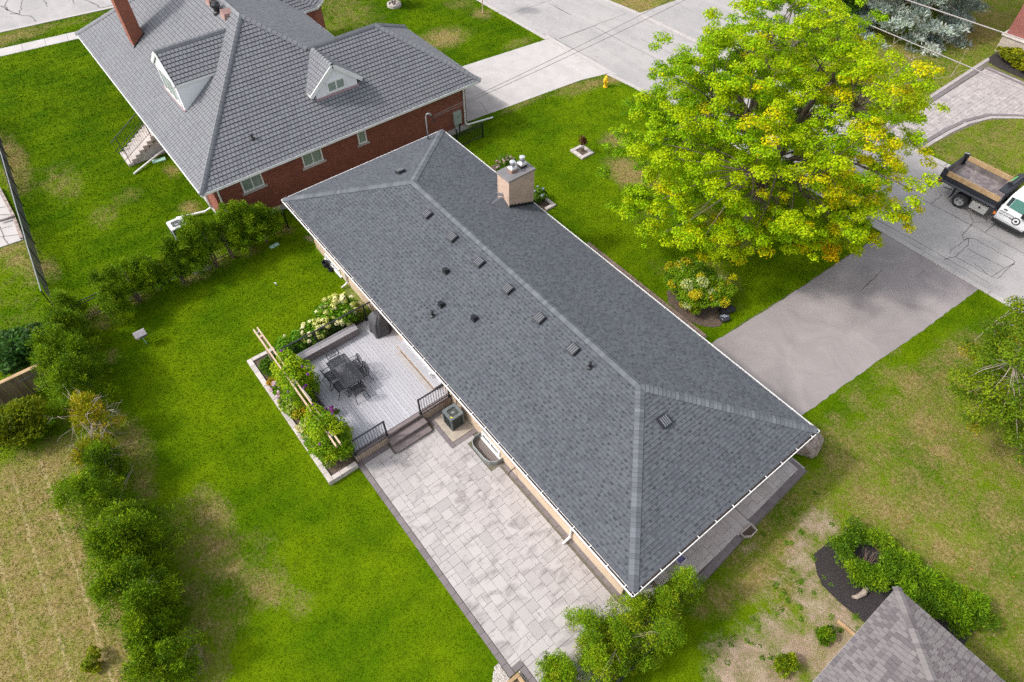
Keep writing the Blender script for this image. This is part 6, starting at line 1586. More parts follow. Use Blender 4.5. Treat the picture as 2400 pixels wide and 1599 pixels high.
for r_, o, m_ in ((.21, .010, m_iron), (.15, .014, m_truck_white), (.07, .018, m_iron)):
    k0 = MB(); n = 24; k0.v = [(22.42 + r_ * math.cos(k * .2618), Y0 + .085 - o, .86 + r_ * math.sin(k * .2618)) for k in range(n)] + [(22.42, Y0 + .085 - o - .001, .86)]
    k0.f = [(k, (k + 1) % n, n) for k in range(n)]
    k0.build('door_logo', m_, tk)
letters('S', 22.385, .83, .10, Y0 + .064)

# ---------------------------------------------------------------- vegetation
def unit(a): return a / np.maximum(np.linalg.norm(a, axis=-1, keepdims=True), 1e-9)
def leaf_cloud(C, RAD, n, size, rng, asp=0.62, up=0.5, jit=0.6, shell=0.5, axis_out=0.0, low=-0.35):
    """leaf-shaped faces around clump centres C (k,3) with radii RAD (k,3)"""
    k = len(C)
    w = np.prod(RAD, 1) ** (2 / 3); ci = rng.choice(k, n, p=w / w.sum())
    d = unit(rng.normal(size=(n, 3)))
    d[:, 2] = np.where(d[:, 2] < low, -d[:, 2] * .6, d[:, 2]); d = unit(d)
    r_ = shell + (1 - shell) * rng.uniform(0, 1, n) ** .6
    Pn = C[ci] + d * RAD[ci] * r_[:, None]
    nn = unit(d * .7 + np.array([0, 0, up]) + rng.normal(size=(n, 3)) * jit)
    t1 = unit(np.cross(nn, rng.normal(size=(n, 3))))
    if axis_out: t1 = unit(t1 * (1 - axis_out) + d * axis_out + np.array([0, 0, .25 * axis_out])); t1 = unit(t1)
    t2 = unit(np.cross(nn, t1))
    s = size * rng.uniform(.65, 1.3, n)[:, None]
    V = np.stack([Pn - t1 * s, Pn + t2 * s * asp + t1 * s * .1, Pn + t1 * s, Pn - t2 * s * asp + t1 * s * .1], 1)
    return V.reshape(-1, 3), ci
def leaf_obj(name, parent, C, RAD, n, size, pal, seed, mt=None, cw=None, cl=None, jb=.28, gain=(1.5, 1.5, .6), **kw):
    rng = np.random.default_rng(seed)
    C = np.asarray(C, float); RAD = np.asarray(RAD, float)
    V, ci = leaf_cloud(C, RAD, n, size, rng, **kw)
    pal = np.asarray(pal, float)
    if cl is None:
        cl = rng.choice(len(pal), len(C), p=cw)
    lc = pal[np.asarray(cl)[ci]]
    sw = rng.uniform(0, 1, n) < .22
    lc[sw] = pal[rng.choice(len(pal), sw.sum(), p=cw)]
    lc = lc * rng.uniform(1 - jb, 1 + jb, (n, 1)) * rng.uniform(.93, 1.07, (n, 3)) * np.array(gain)
    return np_mesh(name, mt or m_leaf, V, np.arange(n * 4).reshape(-1, 4), parent, np.repeat(np.clip(lc, 0, 1), 4, 0))
def scatter(n, rng, f, sep, tries=60):
    pts = []
    for _ in range(n * tries):
        p = f(rng)
        if p is None: continue
        if all((p[0] - q[0]) ** 2 + (p[1] - q[1]) ** 2 + (p[2] - q[2]) ** 2 > sep * sep for q in pts):
            pts.append(p)
            if len(pts) >= n: break
    return pts
def limb_path(a, b, rng, n=6, bend=.12, rise=.0):
    a = np.array(a, float); b = np.array(b, float); L = np.linalg.norm(b - a)
    o = rng.normal(size=3) * bend * L
    return [tuple(a + (b - a) * t + o * math.sin(math.pi * t) * .6 + np.array([0, 0, rise * L * math.sin(math.pi * t)])) for t in np.linspace(0, 1, n)]
# --- the big maple
GREEN = [(0.115, 0.20, 0.010), (0.165, 0.245, 0.010), (0.070, 0.140, 0.010), (0.225, 0.275, 0.010), (0.33, 0.29, 0.012), (0.48, 0.30, 0.015), (0.50, 0.20, 0.05)]
mp_ = thing('maple_tree', 'big yellow green maple tree on the front lawn', 'tree', (13.4, 20.2, 0))
rg = np.random.default_rng(21)
EC, ER = np.array([13.6, 18.8, 5.8]), np.array([6.1, 6.4, 5.8])
def mp_pt(r):
    d = unit(r.normal(size=3))
    if d[2] < -.55: return None
    rad = r.uniform(.66, .97) if r.uniform() < .86 else r.uniform(.3, .6)
    wob = 1 + .10 * math.sin(3 * math.atan2(d[1], d[0]) + 1) + .09 * math.sin(7 * math.atan2(d[1], d[0]) + 5 * d[2])
    p = EC + d * ER * rad * wob
    if p[2] < 2.2: return None
    if p[0] > 15.3 and p[1] > 18.8 and p[2] > 4 and r.uniform() < .68: return None
    if np.linalg.norm((p - np.array([16.2, 24.2, 7.2])) / np.array([2.6, 3.2, 3.0])) < 1 and r.uniform() < .75: return None
    if np.linalg.norm((p - np.array([10.5, 23.2, 8.5])) / np.array([2.2, 2.6, 3.0])) < 1 and r.uniform() < .55: return None
    return p
mc0 = scatter(230, rg, mp_pt, 1.0, 40)
# drooping boughs at the front and on the left
for q in ((13.300, 12.661, 3.400), (11.239, 13.052, 3.600), (11.217, 12.309, 3.200), (14.650, 14.159, 3.000), (15.904, 14.611, 2.600), (15.995, 15.578, 2.900), (14.601, 15.252, 3.400), (16.955, 17.082, 3.000), (17.301, 18.095, 3.200), (16.169, 16.869, 3.600), (17.385, 19.366, 3.600), (17.555, 20.663, 3.800), (15.643, 15.450, 3.500), (17.638, 21.974, 4.200), (17.385, 22.969, 4.800), (17.024, 24.309, 5.200), (9.306, 14.050, 5.400), (9.766, 13.394, 5.000), (8.941, 15.617, 6.400), (16.354, 25.475, 6.000), (13.242, 23.533, 8.500)):
    mc0.append(np.array(q))
mc0 = np.array(mc0)
NL = 7
mc = np.concatenate([mc0 + rg.normal(size=mc0.shape) * np.array([.55, .55, .28]) for _ in range(NL)])
mr = rg.uniform(.20, .50, len(mc))
MRAD = np.stack([mr, mr, mr * rg.uniform(.5, .8, len(mc))], 1)
sidew = (mc0[:, 0] - 13.2) / 6.5
b0 = .14 + rg.uniform(size=len(mc0)) * .70 + .34 * sidew + .12 * (mc0[:, 2] < 3.6)
cl = []
for i in range(len(mc)):
    u = b0[i % len(mc0)] * .75 + rg.uniform() * .27
    cl.append(2 if u < .24 else 0 if u < .40 else 1 if u < .56 else 3 if u < .80 else 4 if u < 1.04 else 5 if u < 1.16 else 6)
leaf_obj('crown', mp_, mc, MRAD, 280000, .052, GREEN, 5, cl=cl, cw=[.34, .33, .10, .20, .022, .006, .002], up=.8, jit=.55, shell=.12, low=-.3, jb=.34, gain=(1.7, 1.78, .22))
tk_ = MB().tube([(13.4, 20.2, -.1), (13.42, 20.2, .4), (13.38, 20.18, 1.4), (13.3, 20.1, 2.6)], [.55, .42, .36, .34], 10).build('trunk', m_bark, mp_, smooth=True)
limbs = []
for k in range(13):
    a = k * 2.399; el = .25 + .75 * (k % 5) / 5
    e_ = EC + ER * np.array([math.cos(a) * (1 - el * .6), math.sin(a) * (1 - el * .6), el * .8]) * .78
    pth = limb_path((13.3, 20.1, 1.9 + .14 * k), e_, rg, 7, .16, .16)
    limbs.append(pth)
    MB().tube(pth, list(np.linspace(.20, .045, 7)), 7).build('limb', m_bark, mp_, smooth=True)
LP_ = np.array([p for l in limbs for p in l[1:]])
tw = MB()
for c_ in mc0:
    i = np.argmin(np.linalg.norm(LP_ - c_, axis=1) + (LP_[:, 2] > c_[2] + .3) * 2)
    tw.tube(limb_path(LP_[i], c_ + np.array([0, 0, -.1]), rg, 4, .08), [.045, .03, .02, .01], 4)
tag(tw.build('branches', m_bark, mp_), kind='stuff')
dw = MB()
for k in range(26):
    st = np.array([14.6, 22.6, 6.4]) + rg.normal(size=3) * .5
    en = np.array([15.9, 24.9, 7.5]) + rg.normal(size=3) * np.array([.8, .7, .7])
    if k > 17: st = np.array([11.3, 22.6, 8.0]) + rg.normal(size=3) * .3; en = np.array([9.2, 25.4, 11.0]) + rg.normal(size=3) * .8
    pth = limb_path(st, en, rg, 6, .06, .05); dw.tube(pth, [.05, .04, .03, .022, .014, .007], 4)
    for j in range(5):
        p = pth[rg.integers(2, 6)]; dw.tube(limb_path(p, np.array(p) + rg.normal(size=3) * .4 + np.array([.15, .2, .12]), rg, 4, .1), [.016, .012, .008, .005], 4)
tag(dw.build('dead_branches', m_dead, mp_), kind='stuff')
# --- generic tree and shrub
def shrub(name, label, cat, c, r3, ncl, n, size, pal, seed, cw=None, group=None, flowers=None, mt=None, crad=.38, stems=5, stem_h=None, lift=.0, **kw):
    rng = np.random.default_rng(seed)
    t_ = thing(name, label, cat, (c[0], c[1], 0), group)
    r3 = np.array(r3, float); cc = np.array([c[0], c[1], lift + r3[2] * .52])
    def f(r):
        d = unit(r.normal(size=3))
        p = cc + d * r3 * np.array([1, 1, .5]) * r.uniform(.45, .86) * (1 + .12 * math.sin(3 * math.atan2(d[1], d[0]) + seed))
        return p if p[2] > lift * .9 else None
    pts = np.array(scatter(ncl, rng, f, .12 * r3.mean(), 20))
    rad = rng.uniform(.75, 1.25, len(pts))[:, None] * crad * np.array([1, 1, .75]) * r3.mean()
    leaf_obj('foliage', t_, pts, rad, n, size, pal, seed + 1, mt, cw, **kw)
    sm = MB()
    for k in range(stems):
        a = rng.uniform(0, 6.28); sm.tube(limb_path((c[0] + .06 * math.cos(a), c[1] + .06 * math.sin(a), 0), (c[0] + r3[0] * .5 * math.cos(a), c[1] + r3[1] * .5 * math.sin(a), lift + r3[2] * .7), rng, 4, .05), [.025, .02, .014, .006], 4)
    sm.build('stem', m_twig, t_)
    if flowers:
        nf, fs, fpal, fm, zmin = flowers
        base = flower_mesh(fs, fpal, seed)
        k = 0
        while k < nf:
            d = unit(rng.normal(size=3))
            if d[2] < zmin: continue
            p = cc + d * r3 * np.array([1, 1, .5]) * rng.uniform(.92, 1.12) + np.array([0, 0, .05])
            sc_ = rng.uniform(.75, 1.25)
            place('flower_head', base[k % len(base)], Matrix.Translation(tuple(p)) @ Matrix.Rotation(rng.uniform(0, 6.28), 4, 'Z') @ Matrix.Scale(sc_, 4), t_)
            k += 1
    return t_
_fm = {}
def flower_mesh(fs, pal, seed):
    key = (fs, tuple(map(tuple, pal)))
    if key in _fm: return _fm[key]
    out = []
    for i, c_ in enumerate(pal):
        rng = np.random.default_rng(50 + i); n = 34
        d = unit(rng.normal(size=(n, 3))); d[:, 2] = np.abs(d[:, 2]) * 1.1 - .25
        Pn = d * fs; nn = unit(d + rng.normal(size=(n, 3)) * .25); t1 = unit(np.cross(nn, rng.normal(size=(n, 3)))); t2 = np.cross(nn, t1); s = fs * .52
        V = np.stack([Pn - t1 * s, Pn + t2 * s, Pn + t1 * s, Pn - t2 * s], 1).reshape(-1, 3)
        o = np_mesh('flower_head', m_petal, V, np.arange(n * 4).reshape(-1, 4), None, np.repeat(np.clip(np.array(c_) * rng.uniform(.8, 1.15, (n, 1)), 0, 1), 4, 0), Vector((0, 0, 0)))
        out.append(o.data); bpy.data.objects.remove(o)
    _fm[key] = out
    return out
CED = [(0.058, 0.115, 0.010), (0.085, 0.155, 0.010), (0.034, 0.074, 0.010), (0.12, 0.185, 0.012)]
CEDY = [(0.13, 0.16, 0.015), (0.19, 0.20, 0.02), (0.07, 0.10, 0.012), (0.24, 0.19, 0.03)]
def cedar(name, label, c, r_, h, seed, lift=.25, pal=CED, n=7000, dens=1.0, group=None, dead=0, size=.10, lean=(0, 0)):
    rng = np.random.default_rng(seed)
    t_ = thing(name, label, 'cedar', (c[0], c[1], 0), group)
    ncl = int(150 * dens)
    pts, rad = [], []
    lead = [(rng.normal() * r_ * .38, rng.normal() * r_ * .38, rng.uniform(.72, 1.05)) for _ in range(4)]
    for k in range(ncl):
        lx, ly, lh = lead[rng.integers(4)]
        t = rng.uniform(0, 1) ** .8
        prof = (1 - t) ** .55 * min(1, .55 + t * 2.2)
        a = rng.uniform(0, 6.283)
        rr_ = r_ * .82 * prof * rng.uniform(.35, 1.0) * (1 + .25 * math.sin(2 * a + seed) + .2 * math.sin(5 * a + t * 9 + seed))
        if rng.uniform() < .07: rr_ *= 1.35
        pts.append((c[0] + lx * (1 - t * .3) + rr_ * math.cos(a) + lean[0] * t, c[1] + ly * (1 - t * .3) + rr_ * math.sin(a) + lean[1] * t, lift + t * (h * lh - lift)))
        q = rng.uniform(.10, .26) * r_ / .8; rad.append((q, q, q * 1.5))
    leaf_obj('crown', t_, pts, rad, n, size, pal, seed + 3, m_needle, None, gain=(1.8, 1.72, .5), asp=.26, up=.45, jit=.5, shell=.1, axis_out=.6, jb=.38)
    mb = MB()
    for k in range(3):
        a = rng.uniform(0, 6.28); mb.tube(limb_path((c[0] + .07 * math.cos(a), c[1] + .07 * math.sin(a), 0), (c[0] + .15 * math.cos(a) + lean[0] * .6, c[1] + .15 * math.sin(a) + lean[1] * .6, h * .75), rng, 5, .03), [.045, .04, .032, .022, .01], 5)
    mb.build('trunk', m_bark, t_)
    if dead:
        mb = MB()
        for k in range(dead):
            a = rng.uniform(0, 6.28); z = rng.uniform(.3, .9) * h
            e_ = np.array([c[0] + r_ * rng.uniform(.5, 1.1) * math.cos(a), c[1] + r_ * rng.uniform(.5, 1.1) * math.sin(a), z + rng.uniform(.0, .4)])
            mb.tube(limb_path((c[0], c[1], z * .8), e_, rng, 4, .08), [.018, .014, .01, .004], 4)
            for j in range(3): mb.tube(limb_path(e_ - (e_ - np.array([c[0], c[1], z])) * rng.uniform(.1, .5), e_ + rng.normal(size=3) * .25, rng, 3, .1), [.009, .006, .003], 4)
        tag(mb.build('bare_twigs', m_dead, t_), kind='stuff')
    return t_
ordn = ['first', 'second', 'third', 'fourth', 'fifth', 'sixth', 'seventh', 'eighth', 'ninth', 'tenth', 'eleventh', 'twelfth', 'thirteenth', 'fourteenth', 'fifteenth', 'sixteenth', 'seventeenth']
# row of cedars along the iron fence
row = [(-1.05, .75, 2.5), (-2.0, .8, 2.7), (-3.0, .75, 2.6), (-3.85, .85, 2.9), (-4.75, .8, 2.8), (-5.7, .85, 2.9), (-6.6, .75, 2.6), (-7.7, .85, 2.7), (-8.75, .8, 2.4)]
for i, (y, r_, h) in enumerate(row):
    cedar('cedar', 'bushy green cedar in the fence row, %s from the bungalow corner' % ordn[i], (-1.25 + rnd.uniform(-.15, .15), y + rnd.uniform(-.15, .15)), r_ * rnd.uniform(1.05, 1.3), h * rnd.uniform(.95, 1.15), 100 + i, .55, CED, 12500, 1.0, 'cedars along the iron fence', size=.058)
# cedars of the left boundary, from far to near
lft = [((8.3, -11.75), .9, 2.3, CED, 1, 0), ((10.5, -11.8), 1.0, 2.5, CED, 1, 0), ((12.3, -11.95), 1.05, 2.7, CED, 1, 0), ((14.0, -12.2), 1.0, 2.4, CED, 1, 0), ((16.0, -12.5), .85, 2.1, CED, 1, 0), ((-.9, -10.75), .75, 2.1, CED, 1, 0), ((.35, -10.85), .8, 2.6, CED, 1, 0), ((1.4, -11.0), .85, 2.7, CED, 1, 0), ((2.5, -11.1), .95, 2.7, CED, 1, 0), ((3.6, -11.35), 1.0, 2.8, CED, 1, 0),
       ((5.6, -11.35), .95, 2.3, CEDY, .55, 22), ((7.2, -11.75), .9, 2.0, CEDY, .5, 26), ((9.4, -11.85), 1.0, 2.5, CED, 1.1, 1), ((11.6, -11.75), 1.1, 2.6, CED, 1.2, 1), ((13.1, -12.0), 1.0, 2.5, CED, 1.1, 1), ((14.9, -12.45), .9, 2.2, CED, 1, 0)]
lft.sort(key=lambda q: q[0][0])
for i, (c_, r_, h, pal, dn_s, dd) in enumerate(lft):
    tx = ['sparse yellowing cedar with bare twigs', 'dense green cedar'][0 if pal is CEDY else 1]
    cedar('cedar', '%s in the left boundary row, %s from the far end' % (tx, ordn[i]), c_, r_ * 1.14, h * 1.08, 140 + i, .1, pal, int(14000 * dn_s), dn_s, 'cedars of the left boundary', dd, .055)
# cedars at the end of the patio
for i, (c_, r_, h, dd) in enumerate((((24.4, 1.2), 1.1, 2.9, 1), ((24.75, .2), 1.1, 2.8, 2), ((24.5, -.75), 1.0, 2.7, 2), ((24.1, -1.75), 1.0, 2.6, 1), ((24.1, -3.0), .8, 2.1, 0))):
    cedar('cedar', 'loose yellow green cedar at the patio end, %s from the bungalow corner' % ordn[i], c_, r_, h, 180 + i, .3, [(0.085, 0.165, 0.012), (0.12, 0.205, 0.012), (0.055, 0.11, 0.012), (0.14, 0.18, 0.02)], 20000, .95, 'cedars at the patio end', dd, .042)
# shrubs of the left neighbours
shrub('shrub', 'blue green leafy shrub behind the wooden fence', 'shrub', (-0.637, -12.987, 0.700), (1.0, 1.2, 1.6), 26, 5200, .10, [(0.035, 0.09, 0.04), (0.055, 0.125, 0.05), (0.025, 0.06, 0.03)], 210)
shrub('shrub', 'golden green yew shrub in front of the wooden fence', 'shrub', (3.434, -13.878, 0.700), (1.3, 1.1, 1.5), 30, 6500, .09, [(0.10, 0.13, 0.012), (0.14, 0.16, 0.012), (0.05, 0.075, 0.010)], 211, asp=.35, axis_out=.5)
shrub('shrub', 'small bright green bush beside the golden yew', 'shrub', (3.780, -13.363, 0.400), (.5, .5, 1.0), 10, 1500, .08, [(0.06, 0.15, 0.012), (0.09, 0.18, 0.012)], 212)
shrub('sapling', 'tiny green sapling alone in the dry lawn', 'sapling', (14.097, -14.394, 0.200), (.35, .35, .6), 7, 700, .05, [(0.10, 0.14, 0.012), (0.15, 0.17, 0.015), (0.06, 0.09, .01)], 213)
# hydrangeas and bed plants by the deck
LIME = [(0.66, 0.66, 0.24), (0.78, 0.76, 0.42), (0.84, 0.82, 0.56), (0.54, 0.60, 0.14)]
HYG = [(0.045, 0.115, 0.012), (0.075, 0.165, 0.012), (0.10, 0.20, 0.015)]
shrub('hydrangea', 'tall hydrangea with big white cone flowers behind the deck railing', 'hydrangea', (6.25, -.85), (.82, .98, 1.6), 30, 5200, .075, HYG, 220, flowers=(62, .115, LIME, 0, -.1))
shrub('hydrangea', 'lower hydrangea with pale lime flowers behind the middle of the bench', 'hydrangea', (6.45, -2.25), (.6, .65, 1.2), 18, 2600, .075, HYG, 221, flowers=(40, .095, LIME, 0, -.05))
shrub('shrub', 'fresh green shrub with few white flowers at the deck corner', 'shrub', (6.4, -3.3), (.65, .75, 1.15), 20, 3600, .07, [(0.06, 0.15, 0.012), (0.09, 0.19, 0.015), (0.035, 0.09, 0.01)], 222, flowers=(5, .05, LIME, 0, .2))
shrub('shrub', 'dark green round shrub at the far end of the flower bed', 'shrub', (6.75, -4.45), (.6, .5, .95), 16, 3000, .06, [(0.03, 0.075, 0.012), (0.05, 0.105, 0.012)], 223)
shrub('spirea', 'orange tinted spirea in the flower bed', 'shrub', (7.55, -4.72), (.42, .36, .6), 10, 1500, .045, [(0.24, 0.17, 0.025), (0.17, 0.18, 0.02), (0.33, 0.18, 0.04)], 224)
shrub('hydrangea', 'pale pink mophead hydrangea in the flower bed', 'hydrangea', (8.2, -4.78), (.42, .34, .75), 10, 1500, .06, HYG, 225, flowers=(12, .085, [(0.62, 0.42, 0.55), (0.70, 0.52, 0.62), (0.60, 0.55, 0.50)], 0, .1))
shrub('hydrangea', 'lime green hydrangea in the middle of the flower bed', 'hydrangea', (9.15, -4.85), (.6, .34, .75), 14, 2000, .06, [(0.07, 0.16, 0.012), (0.12, 0.21, 0.015)], 226, flowers=(34, .07, [(0.42, 0.52, 0.10), (0.52, 0.58, 0.16), (0.36, 0.46, 0.08)], 0, 0))
shrub('spirea', 'golden spirea between the two climbing vines', 'shrub', (9.75, -4.5), (.45, .36, .8), 10, 1600, .05, [(0.26, 0.22, 0.015), (0.18, 0.20, 0.015), (0.34, 0.21, 0.02)], 227)
shrub('hydrangea', 'creamy white hydrangea near the patio end of the flower bed', 'hydrangea', (10.75, -4.78), (.55, .36, .75), 12, 1700, .06, HYG, 228, flowers=(38, .08, [(0.62, 0.58, 0.30), (0.66, 0.64, 0.40), (0.55, 0.54, 0.22)], 0, 0))
VINE = [(0.105, 0.20, 0.012), (0.16, 0.25, 0.012), (0.20, 0.27, 0.012), (0.07, 0.14, 0.01)]
PUR = [(0.16, 0.02, 0.24), (0.24, 0.05, 0.33), (0.30, 0.08, 0.40)]
shrub('clematis', 'climbing vine with purple flowers over the middle of the pergola', 'vine', (9.0, -4.12), (1.2, .72, 2.8), 120, 18000, .042, VINE, 230, flowers=(12, .05, PUR, 0, -.4), crad=.2)
shrub('clematis', 'big climbing vine over the patio end of the pergola', 'vine', (12.1, -4.4), (1.15, .72, 2.8), 130, 20000, .042, VINE, 231, flowers=(7, .045, PUR, 0, -.4), crad=.2)
shrub('flowering_plant', 'low plant with violet flowers at the bed edge below the big vine', 'plant', (11.4, -4.95), (.6, .2, .5), 9, 1100, .045, HYG, 232, flowers=(18, .04, [(0.35, 0.25, 0.55), (0.28, 0.12, 0.45)], 0, .1))
shrub('flowering_plant', 'small plant with magenta flowers at the deck edge', 'plant', (10.75, -3.55), (.22, .18, .5), 5, 500, .045, HYG, 233, flowers=(9, .05, [(0.36, 0.06, 0.33), (0.42, 0.12, 0.40)], 0, .1), lift=DZ - .1)
shrub('flowering_plant', 'small plant with orange flowers at the deck edge by the near railing', 'plant', (11.75, -3.6), (.2, .18, .5), 5, 500, .045, HYG, 234, flowers=(6, .045, [(0.5, 0.2, 0.08), (0.2, 0.03, 0.25)], 0, .1), lift=DZ - .1)
# front lawn and front bed
shrub('young_tree', 'thin young tree with dark purple leaves in the square planter', 'tree', (3.17, 17.08), (.22, .22, .75), 9, 420, .05, [(0.05, 0.02, 0.025), (0.08, 0.035, 0.035)], 240, lift=.35, stems=3)
shrub('shrub', 'grey green shrub with pale blue flowers in the front bed by the chimney', 'shrub', (5.1, 12.15), (.55, .45, .85), 14, 2400, .055, [(0.06, 0.13, 0.03), (0.09, 0.17, 0.04), (0.04, 0.085, 0.02)], 241, flowers=(7, .05, [(0.35, 0.40, 0.65), (0.45, 0.48, 0.7)], 0, .2))
shrub('rose_bush', 'dark bush with a few pink flowers behind the chimney', 'shrub', (3.9, 12.0), (.4, .5, 1.0), 10, 1500, .05, [(0.035, 0.08, 0.015), (0.055, 0.11, 0.02)], 242, flowers=(5, .05, [(0.55, 0.15, 0.15), (0.6, 0.35, 0.3)], 0, .1))
shrub('hydrangea', 'pink flowering bush at the far end of the front bed', 'hydrangea', (1.867, 12.303, 0.500), (.5, .7, .9), 14, 2000, .055, [(0.05, 0.12, 0.015), (0.08, 0.16, 0.015)], 243, flowers=(26, .055, [(0.55, 0.38, 0.40), (0.62, 0.52, 0.50), (0.45, 0.30, 0.42)], 0, .2))
shrub('variegated_shrub', 'broad shrub with yellow and cream variegated leaves by the driveway', 'shrub', (15.25, 13.45), (1.9, 1.5, 1.6), 190, 36000, .042, [(0.085, 0.17, 0.012), (0.125, 0.215, 0.012), (0.055, 0.12, 0.010), (0.36, 0.30, 0.02), (0.42, 0.36, 0.03), (0.34, 0.38, 0.40)], 244, [.36, .27, .12, .10, .07, .08], crad=.16)
# --- junipers by the brown roof
JUN = [(0.065, 0.135, 0.012), (0.10, 0.185, 0.012), (0.045, 0.095, 0.012), (0.14, 0.21, 0.015)]
ju = thing('juniper', 'spreading juniper with a bare twiggy hollow in the middle', 'juniper', (27.9, 8.5, 0))
rg2 = np.random.default_rng(77); pts = []
for k in range(62):
    a = rg2.uniform(0, 6.283); rr_ = rg2.uniform(.62, 1.12)
    pts.append((27.85 + rr_ * 1.02 * math.cos(a), 8.55 + rr_ * .98 * math.sin(a), rg2.uniform(.2, .75)))
for k in range(26): pts.append((29.0 + rg2.uniform(-.6, .6), 8.95 + rg2.uniform(-.55, .6), rg2.uniform(.2, .75)))
leaf_obj('foliage', ju, pts, [(.34, .34, .26)] * len(pts), 26000, .055, JUN, 78, m_needle, asp=.28, up=.35, jit=.5, shell=.15, axis_out=.55, jb=.35)
mb = MB()
for k in range(60):
    a = rg2.uniform(0, 6.28); L = rg2.uniform(.2, .6)
    mb.tube(limb_path((28.05 + .1 * math.cos(a), 8.2 + .1 * math.sin(a), .05), (28.05 + L * math.cos(a), 8.3 + L * math.sin(a), rg2.uniform(.25, .65)), rg2, 4, .1), [.014, .010, .007, .004], 4)
tag(mb.build('bare_twigs', mat('juniper_twig', (0.23, 0.16, 0.12), (0.15, 0.10, 0.075), 6), ju), kind='stuff')
ju2 = thing('juniper', 'long feathery juniper behind the brown roof corner', 'juniper', (30.4, 9.3, 0)); pts = []
for k in range(56): t = rg2.uniform(0, 1); pts.append((29.3 + 2.1 * t + rg2.uniform(-.3, .3), 8.75 + .75 * t + rg2.uniform(-.6, .55), rg2.uniform(.2, 1.0)))
leaf_obj('foliage', ju2, pts, [(.36, .36, .28)] * len(pts), 24000, .06, JUN, 79, m_needle, asp=.26, up=.3, jit=.5, shell=.15, axis_out=.6, jb=.35)
mb = MB()
for k in range(12): mb.tube(limb_path((30.2, 9.0, 0), (29.3 + 2.1 * rg2.uniform(), 8.7 + .8 * rg2.uniform(), .6), rg2, 4, .08), [.03, .022, .015, .006], 4)
mb.build('stem', m_twig, ju2)
shrub('dwarf_shrub', 'small round green shrub in the bare soil nearer the bungalow', 'shrub', (28.45, 5.15), (.36, .3, .5), 9, 1500, .055, JUN, 250, asp=.3, axis_out=.5)
shrub('dwarf_shrub', 'small yellow green shrub in the bare soil at the bottom edge', 'shrub', (28.2, 3.3), (.4, .45, .6), 12, 2000, .055, [(0.13, 0.19, 0.012), (0.18, 0.22, 0.012), (0.07, 0.12, .012)], 251, asp=.3, axis_out=.5)
# weeds in the bare soil
rg3 = np.random.default_rng(5); wc = []
for q in ((26.756, 3.752, 0.000), (26.999, 3.602, 0.000), (26.449, 2.307, 0.000), (26.722, 2.652, 0.000), (27.444, 3.272, 0.000), (27.674, 3.056, 0.000), (26.861, 6.034, 0.000), (27.205, 5.817, 0.000), (26.763, 5.337, 0.000), (27.044, 5.291, 0.000), (27.041, 4.890, 0.000), (28.184, 5.869, 0.000), (28.789, 6.635, 0.000), (27.797, 6.850, 0.000), (27.234, 6.964, 0.000), (26.640, 7.278, 0.000), (27.961, 7.304, 0.000), (26.349, 5.304, 0.000), (26.347, 6.220, 0.000), (25.736, 7.644, 0.000), (26.271, 8.781, 0.000), (27.488, 6.054, 0.000), (27.791, 5.139, 0.000), (27.055, 3.112, 0.000), (27.023, 4.632, 0.000), (27.045, 1.972, 0.000), (26.644, 1.751, 0.000), (26.863, 1.248, 0.000), (28.730, 5.832, 0.000), (27.446, 5.324, 0.000), (25.643, 6.984, 0.000), (25.039, 6.399, 0.000), (25.245, 8.040, 0.000), (25.038, 9.416, 0.000), (28.926, 6.385, 0.000), (27.869, 3.302, 0.000)):
    for j in range(rg3.integers(1, 3)): wc.append((q[0] + rg3.normal() * .09, q[1] + rg3.normal() * .09, .02))
wd_ = leaf_obj('weeds', None, wc, [(.10, .10, .02)] * len(wc), 1100, .045, [(0.07, 0.15, 0.015), (0.11, 0.19, 0.02), (0.06, 0.12, 0.015)], 6, asp=.35, up=1.0)
tag(wd_, 'small green weeds in the bare soil', 'weeds', kind='stuff')
# fallen leaves on the right lawn
n = 150; fx2 = rg3.uniform(24.5, 33, n); fy2 = rg3.uniform(8.5, 19, n); V = []
for x, y in zip(fx2, fy2):
    a = rg3.uniform(0, 6.28); s = rg3.uniform(.025, .05); V += [(x - s * math.cos(a), y - s * math.sin(a), .07), (x + s * .7 * math.sin(a), y - s * .7 * math.cos(a), .075), (x + s * math.cos(a), y + s * math.sin(a), .08), (x - s * .7 * math.sin(a), y + s * .7 * math.cos(a), .075)]
tag(np_mesh('fallen_leaves', m_leaf, V, np.arange(4 * n).reshape(-1, 4), None, np.repeat(rg3.uniform(.7, 1.2, (n, 1)) * np.array([.42, .20, .08]), 4, 0)), 'orange fallen leaves scattered on the right lawn', 'leaves', kind='stuff')
